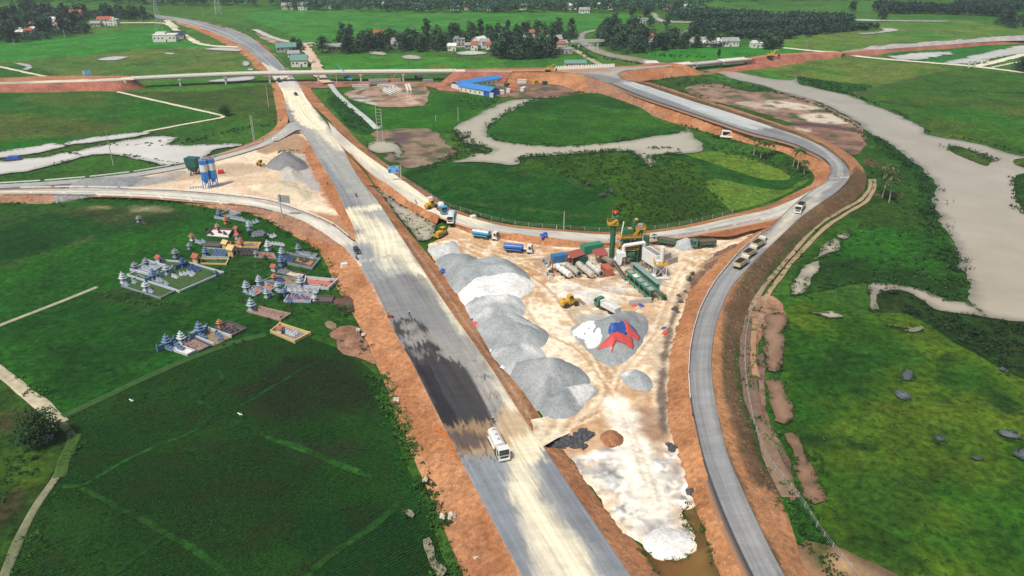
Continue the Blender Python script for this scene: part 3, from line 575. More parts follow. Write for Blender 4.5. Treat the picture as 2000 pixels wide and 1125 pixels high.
hw = ribbon('highway', hwL, hwR, M_road, (0.27,0.28,0.28), (0.225,0.235,0.245), S_hw, 1.0, 44, 1.0, HZ)
# right ramp (leaves the highway, runs round the meadow, joins the loop road)
RU = [(640,236),(655,250),(685,277),(725,308),(775,343),(825,379),(855,401),(890,416),(937,430),(1000,444),(1100,452),(1187,458),(1265,455),(1350,443),(1425,426),(1500,409),(1550,389),(1585,371)]
RD = [(650,262),(660,275),(685,299),(725,336),(762,362),(800,390),(827,405),(872,425),(925,442),(1000,453),(1075,462),(1187,469),(1265,466),(1350,455),(1425,441),(1490,428),(1540,415),(1590,385)]
raU, raD = zline(RU, hzl(RU, .05)), zline(RD, hzl(RD, .05))
ribbon('ramp_road', raU, raD, M_road, (0.56,0.53,0.44), (0.44,0.43,0.38), [('line', [(690,285),(775,348),(855,408),(940,433)], 6, cream, .8, .9), ('line', [(1350,449),(1425,433),(1500,417)], 1.2, (0.3,0.3,0.28), .7), ('line', [(1000,455),(1187,470),(1350,457)], 2.2, (0.33,0.33,0.31), .7)], 1.6, 10, 1.0, 3)
# loop road
LO = [(1247,135),(1217,140),(1209,146),(1217,154),(1236,160),(1275,172),(1350,197),(1425,220),(1500,245),(1550,262),(1592,279),(1620,295),(1645,315),(1659,335),(1660,346),(1640,370),(1610,392),(1570,420),(1537,450),(1500,485),(1460,526),(1430,560),(1410,600),(1397,642),(1390,700),(1392,747),(1400,797),(1409,840),(1425,898),(1448,951),(1471,1002),(1500,1062),(1533,1125),(1578,1200)]
LI = [(1100,141),(1135,146),(1160,153),(1178,158),(1193,163),(1250,187),(1325,212),(1400,237),(1470,260),(1520,272),(1557,283),(1582,295),(1610,310),(1621,325),(1621,338),(1612,355),(1585,372),(1548,402),(1507,442),(1487,457),(1450,487),(1412,530),(1390,560),(1367,607),(1355,647),(1349,685),(1346,735),(1350,785),(1361,840),(1375,898),(1405,982),(1436,1055),(1470,1125),(1512,1200)]
def lz(px):
 out = []
 for i in range(len(px)): out.append(max(3.5, 6.5 - 3.0 * max(0, i - 5) / 8.0))
 return out
loO, loI = zline(LO[4:], lz(LO)[4:]), zline(LI[4:], lz(LI)[4:])
ribbon('loop_road', loI, loO, M_road, (0.20,0.205,0.21), (0.25,0.25,0.245), [('line', [(1508,455),(1440,530),(1390,605),(1370,690),(1372,760),(1385,840),(1400,900),(1450,1010),(1500,1125)], 3, (0.30,0.30,0.295), .6), 
  ('area', [(1193,161),(1236,159),(1350,196),(1425,219),(1500,245),(1512,252),(1470,260),(1325,212)], 2, (0.44,0.46,0.45), .92, .5), ('area', [(1425,220),(1500,245),(1512,250),(1450,248)], 3, (0.52,0.52,0.48), .5),
  ('line', [(1530,262),(1590,285),(1635,318),(1640,340)], 2.4, (0.40,0.40,0.38), .6), ('area', [(1490,412),(1560,400),(1600,380),(1580,410),(1530,430)], 4, (0.50,0.47,0.38), .8), ('line', [(1540,430),(1515,462),(1490,480)], 4, (0.62,0.55,0.42), .6, .9), ('line', [(1585,380),(1610,365),(1625,355)], 3, (0.5,0.48,0.43), .6),
  ('line', [(1615,345),(1658,346)], 1.0, (0.6,0.58,0.52), .8), ('line', [(1368,702),(1388,703)], .5, (0.5,0.5,0.48), .7), ('line', [(1368,708),(1388,709)], .4, (0.5,0.5,0.48), .7)], 1.4, 12, 1.0, 3.5)
# junction at the top of the loop
tj = [(990,139.5),(1040,139.5),(1090,140),(1125,144),(1160,152),(1193,163.3),(1215,163),(1237,160.3),(1218,154),(1208,147),(1214,141),(1230,137.5),(1260,134),(1290,131),(1310,129),(1310,126.5),(1270,129),(1200,132),(1120,134.5),(1040,136),(990,136.5)]
sheet('junction_road', tj, M_dirt, (0.30,0.30,0.29), (0.36,0.35,0.31), z=6.5, base=6.5, spacing=3, jit=.2, S=[('area', [(990,136),(1110,135),(1180,134),(1200,138),(1120,141),(990,141)], 4, (0.42,0.22,0.12), .9), ('line', [(1250,136),(1222,139),(1211,146),(1218,153),(1237,160)], 2.0, (0.07,0.07,0.075), .9), ('line', [(1125,144),(1193,163),(1237,160)], 1.2, (0.08,0.08,0.085), .8), ('area', [(1130,143),(1200,150),(1215,160),(1192,162)], 3, (0.15,0.15,0.155), .7)])
# left ramps
AU = [(585,238),(575,236),(561,241),(550,252),(512,277),(500,283),(425,305),(350,322),(250,339),(125,352),(0,360),(-80,364)]
AD = [(598,262),(590,254),(580,254),(572,258),(537,278),(500,291),(425,313),(350,330),(225,350.5),(125,360),(0,368),(-80,371)]
za = [hz(238)+.05, hz(238)+.05, 1.85, 1.9, 2.0] + [2.2]*7
raAU, raAD = zline(AU, za), zline(AD, za)
ribbon('ramp_road', raAU, raAD, M_road, (0.34,0.34,0.33), (0.44,0.42,0.37), [('line', [(560,250),(500,288),(425,309)], 2, (0.5,0.48,0.42), .6)], 1.6, 8, 1.0, 2.2)
BU = [(-80,373),(0,371.5),(137,368),(250,370),(375,375),(500,388),(537,395),(600,417),(650,440),(685,467),(704,478)]
BD = [(-80,380),(0,377.5),(125,378),(250,380),(375,389),(500,403),(537,413),(587,430),(625,450),(652,469),(670,481),(706,520)]
BD2 = BD[:-1]; zb = [2.2]*6 + [2.5, 2.8, 3.0, 3.0, HZ + .014]
raBU, raBD = zline(BU, zb), zline(BD, zb + [HZ+.014])
ribbon('ramp_road', raBU, raBD, M_road, (0.66,0.62,0.52), (0.56,0.53,0.46), [('line', [(0,369),(250,371),(375,376),(500,390),(600,420),(650,444)], 2.0, (0.30,0.27,0.24), .7), ('area', [(668,482),(700,478),(715,520),(704,516)], 2, (0.26,0.27,0.27), .8)], 1.6, 8, 1.0, 2.5)

# embankment faces -----------------------------------------------------------------------------------------------
def shoulder(top, toe, tz=None, toez=-.05, **kw):
 if tz is None: tz = hzl(top, -.02)
 return slope('embankment', zline(top, tz), zline(toe, toez), **kw)
# highway, left face
shoulder([(670,481),(704,515),(730,560),(775,655),(805,707),(835,767),(869,835),(895,888),(958,1008),(1020,1125),(1059,1200)],
  [(560,455),(620,490),(655,559),(700,635),(725,695),(745,735),(765,797),(784,845),(835,960),(885,1080),(935,1200)], rows=.5, S=[('line', [(690,640),(745,740),(765,800),(784,850),(850,990),(900,1100)], 2.4, (0.52,0.27,0.13), .7), ('line', [(700,515),(775,655),(870,838),(958,1010),(1040,1165)], 1.2, (0.55,0.42,0.28), .6, .9), ('area', [(820,940),(870,960),(960,1120),(920,1150)], 5, (0.36,0.165,0.085), .6)])
shoulder([(-80,380),(0,377.5),(125,378),(250,380),(375,389),(500,403),(537,413),(587,430),(625,450),(652,469),(670,481)], [(-80,396),(0,396),(92,398),(190,388),(312,392),(425,411),(482,417),(515,428),(535,441),(558,452),(562,457)], tz=[2.2]*6 + [2.5,2.8,3.0,3.0,3.0], cA=(0.36,0.19,0.11), cB=(0.30,0.17,0.11), S=[('area', [(120,378),(190,380),(170,398),(110,398)], 2, (0.26,0.26,0.25), .9), ('area', [(190,380),(330,386),(340,395),(190,395)], 3, (0.10,0.10,0.04), .6)])
# highway, right face beside the yard and below it
shoulder([(712,362),(737,392),(762,430),(795,480),(825,525),(847,559),(882,610),(925,670),(965,727),(1000,782),(1040,842)], [(730,364),(745,380),(775,422),(815,472),(855,520),(885,558),(922,617),(957,672),(1000,738),(1032,775),(1062,825)], toez=0.5, rows=.4, S=[('line', [(800,480),(880,600),(965,722),(1035,830)], 1.0, (0.50,0.40,0.28), .6)])
shoulder([(1061,873),(1167,1029),(1232,1125),(1282,1200)], [(1105,880),(1195,1010),(1290,1110),(1340,1200)], toez=0.2, rows=.6, S=[('area', [(1250,1060),(1300,1110),(1330,1160),(1290,1140)], 1.5, (0.13,0.08,0.05), .7)])
# between highway and right ramp
shoulder([(672,296),(690,330),(712,362)], [(676,297),(715,340),(731,363)], toez=1.2)
shoulder([(685,299),(725,336),(762,362),(800,390),(827,405),(860,420)], [(678,298),(718,340),(735,364),(772,392),(812,418),(850,440)], tz=2.98, toez=.4, rows=.5)
# ramp, lower face to the yard
shoulder([(880,428),(925,442),(1000,453),(1075,462),(1187,469),(1265,466),(1350,455),(1425,441),(1490,428),(1530,418)], [(890,445),(930,460),(1000,471),(1075,482),(1187,485),(1265,480),(1350,468),(1425,455),(1485,443),(1525,425)], tz=2.98, toez=.5, rows=.5)
# ramp, outer face to the meadow
shoulder([(655,250),(685,277),(725,308),(775,343),(825,379),(855,401),(890,416),(937,430),(1000,444),(1100,452),(1187,458),(1265,455),(1350,443),(1425,426),(1500,409),(1548,389),(1585,371)], [(675,247),(702,277),(752,318),(800,352),(840,378),(878,405),(905,414),(942,427),(1000,439),(1100,448),(1187,453),(1265,450),(1350,437),(1425,419),(1500,400),(1545,379),(1582,362)], tz=2.98)
# highway upper part
shoulder([(581,160),(597,190),(612,207),(640,232),(655,250)], [(604,165),(620,190),(637,208),(662,235),(676,248)])
shoulder([(541,161),(554,185),(562,222),(561,241),(550,252),(512,277),(500,283),(425,305)], [(528,163),(535,195),(541,230),(540,242),(528,257),(496,275),(470,285),(418,303)], tz=[.58,.87,1.4,1.65,1.85,1.95,2.1,2.2])
shoulder([(531,145),(510,122),(490,103),(462,84),(430,68),(390,53),(350,42)], [(515,152),(492,128),(478,112),(448,92),(415,74),(375,57),(340,45)])
shoulder([(562,140),(538,115),(518,96),(495,78),(460,62),(415,48),(360,36)], [(572,142),(550,115),(528,96),(502,76),(464,58),(418,45),(364,34)], cA=(0.05,0.12,0.03), cB=(0.3,0.2,0.12))
# loop, inner and outer faces
shoulder([(1000,141),(1050,141),(1100,141.5),(1135,146),(1160,153),(1193,163),(1250,187),(1325,212),(1400,237),(1470,260),(1520,272),(1557,283),(1582,295),(1610,310),(1621,325),(1621,338),(1612,355),(1585,372)],
  [(985,163),(1040,163),(1090,168),(1120,178),(1150,185),(1170,190),(1235,212),(1305,237),(1380,258),(1440,275),(1490,287),(1530,298),(1560,315),(1585,335),(1590,345),(1588,355),(1580,365),(1575,372)], tz=[6.48]*6+[6.1,5.6,5.2,4.8,4.4,4.1,3.8,3.5,3.48,3.48,3.48,3.48], rows=.6, S=[('area', [(1150,165),(1240,205),(1300,235),(1230,212),(1150,185)], 3, (0.26,0.15,0.11), .6)])
shoulder([(1236,160),(1275,172),(1350,197),(1425,220),(1500,245),(1550,262),(1592,279),(1620,295),(1645,315),(1659,335),(1660,346),(1640,370),(1610,392),(1570,420),(1537,450),(1500,485),(1460,526),(1430,560),(1410,600),(1397,642),(1390,700),(1392,747),(1400,797),(1409,840),(1425,898),(1448,951),(1471,1002),(1500,1062),(1533,1125),(1578,1200)],
  [(1258,158),(1295,168),(1370,192),(1445,215),(1520,240),(1572,256),(1612,272),(1645,290),(1672,312),(1692,338),(1695,355),(1685,376),(1655,402),(1615,432),(1580,462),(1545,500),(1505,545),(1480,580),(1468,610),(1458,650),(1452,705),(1455,755),(1462,800),(1474,842),(1495,900),(1518,955),(1540,1005),(1552,1045),(1586,1125),(1625,1200)], tz=[6.48,6.3,5.8,5.2,4.7,4.2,3.9]+[3.48]*23, rows=.35, cA=(0.17,0.10,0.055), cB=(0.10,0.078,0.036),
  S=[('line', [(1270,170),(1425,219),(1550,261),(1645,315),(1662,346),(1610,394),(1537,453),(1462,528),(1412,602),(1393,700),(1402,797),(1428,897),(1476,1003),(1505,1062),(1540,1125)], 2.6, (0.46,0.22,0.10), .95, .7), ('area', [(1236,160),(1425,219),(1592,278),(1660,335),(1690,338),(1645,290),(1445,214),(1295,168)], 2, (0.38,0.18,0.09), .9), ('area', [(1455,975),(1510,965),(1560,1040),(1600,1200),(1560,1200),(1500,1065)], 2, (0.46,0.22,0.105), .95), ('area', [(1672,330),(1692,350),(1660,398),(1600,440),(1540,500),(1490,560),(1462,620),(1450,700),(1455,770),(1474,850),(1520,960),(1490,960),(1455,880),(1430,800),(1420,700),(1428,620),(1460,560),(1530,480),(1600,425),(1650,375)], 2.5, (0.125,0.075,0.04), .93, .8),
     ('area', [(1550,470),(1600,440),(1575,470),(1530,510),(1490,570),(1470,600),(1480,560)], 2, (0.045,0.07,0.02), .7), ('area', [(1440,660),(1458,650),(1455,760),(1480,850),(1510,930),(1495,925),(1460,850),(1440,760)], 2, (0.03,0.075,0.015), .8)])
shoulder([(1507,442),(1487,457),(1450,487),(1412,530),(1390,560),(1367,607),(1355,647),(1349,685),(1346,735),(1350,785),(1361,840),(1375,898),(1405,982),(1436,1055),(1470,1125),(1512,1200)],
  [(1497,438),(1455,466),(1415,492),(1372,532),(1348,562),(1330,612),(1316,650),(1307,688),(1302,735),(1300,785),(1305,840),(1326,895),(1352,985),(1378,1055),(1404,1125),(1436,1200)], tz=3.48, toez=.3, rows=.15, cA=(0.46,0.22,0.10), cB=(0.38,0.17,0.075))
# gore between ramp and loop, gores by the left ramps
sheet('gore', [(1535,421),(1505,426),(1430,441),(1350,456),(1420,462),(1470,450),(1505,442),(1530,430)], M_soil, SOIL, SOIL2, z=2.2, base=2.2, spacing=2.5, jit=.3)
# silo yard between the left ramps
YZ = 1.9
sheet('silo_yard', [(137,362),(225,352),(350,331),(425,314.5),(500,293),(545,275),(575,262),(590,262),(606,285),(622,312),(640,342),(660,377),(675,412),(685,432),(699,470),(686,466),(650,440),(600,416),(537,394),(500,387),(375,374),(250,369),(137,367)], M_dirt, (0.62,0.46,0.31), (0.74,0.60,0.43), z=YZ, base=YZ, spacing=2.0, jit=0, S=[
  ('area', [(330,340),(400,325),(470,318),(520,330),(460,345),(380,350),(330,355)], 5, (0.36,0.25,0.17), .6), ('area', [(140,364),(200,352),(300,345),(340,352),(250,368)], 3, (0.28,0.28,0.28), .9), ('area', [(300,340),(350,332),(380,338),(330,350)], 3, (0.3,0.28,0.26), .6), ('area', [(560,300),(600,305),(625,355),(625,375),(590,360),(570,330)], 4, (0.36,0.36,0.35), .85),
  ('area', [(500,290),(575,262),(605,285),(595,300),(540,295),(520,302)], 3, (0.30,0.17,0.09), .8), ('area', [(590,265),(606,285),(640,342),(662,380),(685,432),(699,470),(675,440),(645,408),(628,378),(618,350),(600,318)], 3, (0.40,0.17,0.075), .95), ('line', [(500,365),(560,385),(630,408),(690,418)], 4.5, (0.82,0.70,0.52), .9), ('area', [(600,412),(660,425),(690,450),(698,468),(680,462),(640,436)], 2.5, (0.40,0.18,0.085), .9)])
slope('embankment', zline([(606,282),(622,310),(640,340),(660,375),(675,410),(685,430),(701,471)], [2.25,2.65,2.98,2.98,2.98,2.98,2.98]), zline([(590,300),(604,325),(620,352),(640,385),(655,412),(672,436),(696,468)], YZ-.05), rows=.3)

# ------------------------------------------------------------------ yard of the asphalt plant
YARD = [(836,478),(870,462),(876,442),(890,444),(930,458),(1000,469),(1075,480),(1187,483),(1265,478),(1350,466),(1425,453),(1485,442),(1458,466),(1418,492),(1374,532),(1350,562),(1332,612),(1318,650),(1309,688),(1304,735),(1302,785),(1307,842),(1326,890),(1345,955),(1356,985),(1334,1002),(1356,1043),(1362,1068),(1330,1091),(1284,1093),(1256,1068),(1218,1040),(1192,1012),(1177,982),(1142,939),(1108,888),(1070,868),(1040,842),(1060,822),(1032,774),(1000,737),(957,671),(922,616),(885,557),(855,519)]
ORG = (0.50, 0.29, 0.145)
sheet('yard', YARD, M_dirt, (0.58,0.43,0.27), (0.72,0.59,0.41), z=.62, base=.6, spacing=.8, jit=.8, vs=12, height=lambda P, d: ((fbm(P[:,0],P[:,1],5,21)-.5)*.5 + (fbm(P[:,0],P[:,1],2,9)-.5)*.9*sstep(175,160,P[:,1]))*sstep(0,3,d), S=[
  ('area', [(836,478),(880,450),(950,466),(1080,484),(1100,500),(1040,520),(1060,560),(1000,560),(940,520),(870,500)], 5, ORG, .75, .9), ('area', [(1000,520),(1060,500),(1070,560),(1060,600),(1020,590),(1040,550)], 4, (0.46,0.25,0.12), .6),
  ('area', [(1060,500),(1190,480),(1310,480),(1290,560),(1180,560),(1080,545)], 4, (0.34,0.30,0.26), .7), ('area', [(1180,500),(1290,500),(1330,520),(1250,560),(1190,540)], 3, (0.20,0.18,0.17), .7), ('area', [(1290,500),(1330,510),(1300,530),(1260,545)], 3, (0.24,0.16,0.12), .6),
  ('area', [(1110,560),(1230,545),(1270,575),(1230,590),(1110,592)], 4, (0.60,0.60,0.57), .8), ('area', [(1080,550),(1160,565),(1130,590),(1070,580)], 4, (0.78,0.74,0.66), .6), ('area', [(1110,605),(1180,590),(1200,620),(1130,640)], 4, (0.42,0.34,0.25), .7), ('area', [(1095,625),(1260,610),(1280,630),(1240,690),(1190,715),(1150,690),(1110,660)], 2, (0.40,0.41,0.41), .9),
  ('area', [(1000,590),(1100,600),(1110,650),(1150,690),(1190,740),(1170,760),(1110,720),(1050,690)], 5, (0.86,0.76,0.58), .8), ('line', [(1250,640),(1230,700),(1200,730),(1180,770),(1170,810),(1100,838),(1050,850)], 5, (0.52,0.33,0.18), .6), ('line', [(1130,680),(1175,730),(1190,770),(1175,805),(1110,835),(1050,852)], 4, (0.55,0.35,0.19), .65), ('line', [(1185,720),(1178,780),(1160,810),(1080,845)], 1.0, (0.30,0.16,0.08), .7), ('line', [(1200,720),(1185,790),(1170,815),(1090,850)], .9, (0.33,0.18,0.09), .7), ('line', [(1170,715),(1182,780),(1200,830)], .8, (0.42,0.26,0.14), .7),
  ('line', [(1310,560),(1290,620),(1262,680),(1220,720)], 3.2, (0.76,0.62,0.44), .8), ('line', [(1318,560),(1300,620),(1275,680)], .7, (0.5,0.36,0.22), .6), ('line', [(1300,560),(1280,620),(1250,680)], .7, (0.5,0.36,0.22), .6), ('line', [(1300,530),(1380,495),(1450,465)], 6, (0.74,0.58,0.40), .7), ('line', [(1310,545),(1400,500)], 1.2, (0.55,0.37,0.22), .6),
  ('mottle', [(836,478),(1000,465),(1187,483),(1480,444),(1350,560),(1302,740),(1310,860),(1060,860),(1000,737),(885,557)], 9, (0.50,0.29,0.14), .55, .5), ('mottle', [(836,478),(1000,465),(1187,483),(1480,444),(1350,560),(1302,740),(1310,860),(1060,860),(1000,737),(885,557)], 3, (0.86,0.76,0.58), .6, .52), ('mottle', [(836,478),(1000,465),(1187,483),(1480,444),(1350,560),(1302,740),(1310,860),(1060,860),(1000,737),(885,557)], 1.6, (0.36,0.22,0.12), .4, .56),
  ('area', [(1200,770),(1260,760),(1270,800),(1210,820)], 3, ORG, .7), ('area', [(1160,820),(1240,815),(1300,840),(1310,870),(1220,870),(1110,885),(1060,865)], 3, (0.50,0.30,0.16), .8), ('area', [(1230,800),(1290,800),(1305,850),(1250,860)], 3, (0.30,0.19,0.13), .7),
  ('area', [(1275,590),(1300,640),(1292,700),(1285,760),(1275,740),(1272,690),(1290,640)], 2.5, (0.45,0.36,0.27), .6), ('area', [(1330,575),(1318,640),(1306,700),(1300,780),(1304,850),(1290,850),(1284,760),(1290,700),(1300,640)], 2.0, (0.12,0.085,0.07), .9), ('area', [(1390,495),(1430,490),(1380,530),(1345,575),(1320,600),(1335,560)], 2.5, (0.24,0.14,0.09), .8),
  ('line', [(873,471),(955,498),(1040,548),(1092,599),(1148,680),(1176,760),(1115,829)], .7, (0.84,0.72,0.52), .6, .8, .3), ('line', [(883,477),(965,503),(1055,551),(1102,602),(1156,685),(1185,767),(1125,838)], .7, (0.40,0.23,0.11), .6, .8, .3), ('line', [(877,477),(961,502),(1045,548),(1101,604),(1148,683),(1178,764),(1116,835)], .7, (0.84,0.72,0.52), .6, .8, .3), ('line', [(883,478),(965,509),(1053,549),(1105,608),(1155,686),(1184,764),(1125,836)], .7, (0.40,0.23,0.11), .6, .8, .3), ('line', [(1448,462),(1342,516),(1304,572),(1268,656),(1213,721),(1176,791),(1077,841)], .7, (0.84,0.72,0.52), .6, .8, .3), ('line', [(1459,475),(1358,524),(1320,584),(1282,666),(1225,735),(1185,809),(1088,857)], .7, (0.40,0.23,0.11), .6, .8, .3), ('line', [(1459,463),(1361,519),(1320,579),(1288,658),(1224,730),(1187,797),(1093,846)], .7, (0.84,0.72,0.52), .6, .8, .3), ('line', [(1450,459),(1347,514),(1312,571),(1277,653),(1218,722),(1183,795),(1077,839)], .7, (0.40,0.23,0.11), .6, .8, .3), ('line', [(1002,506),(1065,535),(1143,565),(1213,587),(1293,596)], .7, (0.84,0.72,0.52), .6, .8, .3), ('line', [(1007,495),(1065,522),(1149,552),(1214,573),(1298,581)], .7, (0.40,0.23,0.11), .6, .8, .3), ('line', [(998,497),(1059,526),(1134,559),(1209,577),(1284,585)], .7, (0.84,0.72,0.52), .6, .8, .3), ('line', [(1003,498),(1058,524),(1143,557),(1213,575),(1288,584)], .7, (0.40,0.23,0.11), .6, .8, .3), ('line', [(906,466),(1006,496),(1070,495)], .7, (0.84,0.72,0.52), .6, .8, .3), ('line', [(891,479),(988,509),(1052,505)], .7, (0.40,0.23,0.11), .6, .8, .3), ('line', [(907,475),(1004,504),(1064,502)], .7, (0.84,0.72,0.52), .6, .8, .3), ('line', [(905,464),(1005,498),(1066,499)], .7, (0.40,0.23,0.11), .6, .8, .3), ('line', [(1046,563),(1037,600),(1071,651),(1139,694),(1195,760),(1238,853),(1279,963)], .7, (0.84,0.72,0.52), .6, .8, .3), ('line', [(1037,558),(1024,598),(1060,648),(1129,683),(1182,758),(1223,844),(1265,956)], .7, (0.40,0.23,0.11), .6, .8, .3), ('line', [(1040,557),(1025,597),(1055,647),(1132,692),(1180,760),(1227,849),(1267,961)], .7, (0.84,0.72,0.52), .6, .8, .3), ('line', [(1040,557),(1029,598),(1064,647),(1129,686),(1186,759),(1234,847),(1274,959)], .7, (0.40,0.23,0.11), .6, .8, .3),
  # white lime ground below the entrance
  ('area', [(1108,888),(1145,885),(1218,868),(1260,862),(1300,866),(1325,890),(1345,955),(1356,985),(1334,1002),(1360,1060),(1330,1091),(1284,1093),(1256,1068),(1192,1012),(1142,939)], 2.5, LIME, .93, 1.0, 1.6), ('area', [(1108,888),(1140,890),(1150,930),(1190,975),(1210,1020),(1192,1012),(1142,939)], 2.5, (0.82,0.62,0.38), .85), ('area', [(1155,900),(1180,905),(1185,930),(1160,920)], 2, (0.50,0.40,0.35), .7), ('area', [(1175,925),(1205,920),(1225,945),(1190,955)], 3, (0.50,0.51,0.50), .8), ('area', [(1180,915),(1195,915),(1192,928),(1180,926)], 1.2, (0.22,0.22,0.24), .9),
  ('area', [(1275,930),(1290,930),(1308,955),(1295,960)], 1.4, (0.16,0.16,0.19), .9), ('area', [(1270,990),(1290,990),(1300,1028),(1285,1032)], 1.5, (0.17,0.17,0.19), .9), ('area', [(1315,1000),(1330,1010),(1342,1028),(1325,1022)], 1.2, (0.19,0.19,0.21), .9), ('area', [(1245,990),(1257,990),(1255,998)], 1, (0.2,0.2,0.22), .9), ('area', [(1280,965),(1330,975),(1335,1005),(1300,1000)], 3, (0.56,0.46,0.40), .7), ('area', [(1245,1030),(1290,1025),(1280,1050),(1255,1045)], 2, (0.52,0.47,0.42), .7), ('area', [(1270,880),(1310,885),(1305,910),(1280,905)], 2.5, (0.48,0.44,0.38), .6), ('area', [(1160,880),(1210,875),(1215,890),(1170,895)], 2.5, (0.45,0.44,0.42), .6),
  ('mottle', [(1108,888),(1145,885),(1218,868),(1290,862),(1325,890),(1345,955),(1356,985),(1334,1002),(1360,1060),(1330,1091),(1256,1068),(1192,1012),(1142,939)], 7, (0.40,0.38,0.36), .8, .52), ('mottle', [(1108,888),(1145,885),(1218,868),(1290,862),(1325,890),(1345,955),(1356,985),(1334,1002),(1360,1060),(1330,1091),(1256,1068),(1192,1012),(1142,939)], 3, (0.14,0.14,0.16), .85, .62), ('mottle', [(1108,888),(1145,885),(1218,868),(1290,862),(1325,890),(1345,955),(1356,985),(1334,1002),(1360,1060),(1330,1091),(1256,1068),(1192,1012),(1142,939)], 4, (0.62,0.45,0.30), .7, .58), ('mottle', [(1108,888),(1145,885),(1218,868),(1290,862),(1325,890),(1345,955),(1356,985),(1334,1002),(1360,1060),(1330,1091),(1256,1068),(1192,1012),(1142,939)], 2.5, (0.86,0.85,0.80), .7, .55), ('mottle', [(1108,888),(1145,885),(1218,868),(1290,862),(1325,890),(1345,955),(1356,985),(1334,1002),(1360,1060),(1330,1091),(1256,1068),(1192,1012),(1142,939)], 1.3, (0.30,0.28,0.26), .75, .60),
  ('line', [(1205,790),(1225,850),(1250,920),(1275,990)], 6, (0.84,0.79,0.66), .9), ('line', [(1210,800),(1240,880),(1262,950)], .6, (0.55,0.46,0.34), .7), ('line', [(1235,840),(1270,930),(1290,985)], .6, (0.52,0.43,0.32), .7)])
slope('dirt_ramp', zline([(1022,822),(1042,848),(1060,872)], 3.03), zline([(1076,812),(1096,828),(1118,843)], .64), (0.86,0.75,0.54), (0.74,0.57,0.37), [('line', [(1000,868),(1060,850),(1115,832)], 1.0, (0.42,0.25,0.13), .7), ('line', [(1010,880),(1070,862),(1120,842)], .9, (0.45,0.28,0.15), .6)], m=M_dirt, rows=.1)
# service road beside the highway beyond the bridge and the overpass approaches
path([(588,88),(600,100),(612,118),(618,130),(625,150),(640,165)], 8, (0.55,0.40,0.28), (0.62,0.48,0.36), lift=.6); path([(498,60),(540,78),(590,88),(612,86)], 6, (0.5,0.47,0.4), lift=.6)
bare([(500,66),(548,82),(590,84),(612,90),(590,96),(560,92),(520,82)], (0.3,0.22,0.15), (0.42,0.35,0.28))
# ------------------------------------------------------------------ heaps of stone and sand
HEAPS = {}
def heap(key, poly, cA, cB, hmax, label, cat='gravel heap', k=0.62, base=0.6, S=None, rough=0.5, name='gravel_heap', group=None, sp=1.0, m=None):
 Q = smooth(np.array(to_ground(poly, base)), True, 1.0)
 def hf(P, d=None):
  if d is None: d = np.where(inside(P, Q), seg_dist(P, Q, True), 0)
  H = hmax * (.7 + .8 * fbm(P[:, 0], P[:, 1], 7.5, 40 + len(poly), 2)); h = -np.log(np.exp(-d * k * 2.5) + np.exp(-H * 2.5)) / 2.5 + np.log(1 + np.exp(-H * 2.5)) / 2.5
  return h + np.abs(fbm(P[:, 0], P[:, 1], 3.2, 12, 2) - .5) * -1.6 * sstep(0, 2.5, d) + .25 * sstep(0, 2, d) + (fbm(P[:, 0], P[:, 1], 1.6, 5, 3) - .5) * rough * sstep(0, 1.5, d)
 HEAPS[key] = (hf, base)
 o = sheet(name, poly, m or M_gravel, cA, cB, z=base, base=base, spacing=sp, jit=.5, S=S, height=hf, vs=7, kind=None)
 return tag(o, label, cat, group)
GR, GR2, WHT, WHT2 = (0.27,0.295,0.30), (0.34,0.365,0.37), (0.68,0.68,0.65), (0.55,0.565,0.56)
GH = 'stone heaps in the plant yard'
heap('a', [(835,487),(857,480),(887,472),(898,485),(898,500),(880,512),(855,507)], GR2, WHT2, 2.6, 'small grey and white gravel heap nearest the yellow bulldozer', group=GH, S=[('area', [(872,490),(898,484),(898,500),(880,506)], 1, WHT, .8)])
heap('b', [(853,507),(880,500),(930,503),(940,522),(905,542),(880,550),(862,533)], GR, GR2, 3.0, 'long grey gravel ridge just behind the small blue tarpaulin', group=GH)
heap('c', [(872,545),(888,520),(940,508),(985,506),(1012,520),(1036,546),(1020,562),(950,556),(915,570),(890,574)], GR, GR2, 3.6, 'wide pale grey gravel heap with a rippled crest near the water tankers', group=GH)
heap('d', [(896,570),(925,546),(990,536),(1030,543),(1044,560),(1010,585),(950,600),(908,598)], WHT, (0.76,0.76,0.73), 2.6, 'low white stone dust heap beside the highway bank', cat='stone heap', group=GH)
heap('e', [(908,590),(945,582),(1004,578),(1026,600),(1016,622),(985,640),(938,648),(918,626)], GR2, WHT2, 3.2, 'grey gravel heap with a flat white top', group=GH, S=[('area', [(945,588),(1000,584),(1013,600),(985,612),(955,606)], 1.5, WHT, .9)])
heap('f', [(925,640),(958,622),(1004,614),(1046,634),(1074,656),(1050,682),(1000,690),(960,700),(940,668)], GR2, GR, 3.2, 'grey gravel heap halfway along the row, white where tipped last', group=GH, S=[('area', [(985,622),(1040,638),(1060,655),(1010,650)], 1.5, WHT2, .85)])
heap('g', [(950,690),(1000,672),(1050,676),(1066,702),(1040,726),(1000,734),(975,722)], GR2, WHT2, 2.4, 'low whitish gravel heap behind the biggest grey heap', group=GH, S=[('area', [(1015,670),(1070,680),(1060,705),(1020,705)], 2, WHT, .8)])
heap('h', [(990,718),(1025,706),(1070,702),(1110,708),(1144,728),(1152,748),(1124,768),(1090,782),(1066,800),(1046,802),(1014,758)], GR, (0.36,0.375,0.375), 5.0, 'biggest smooth grey gravel heap at the corner of the yard', group=GH, k=.7)
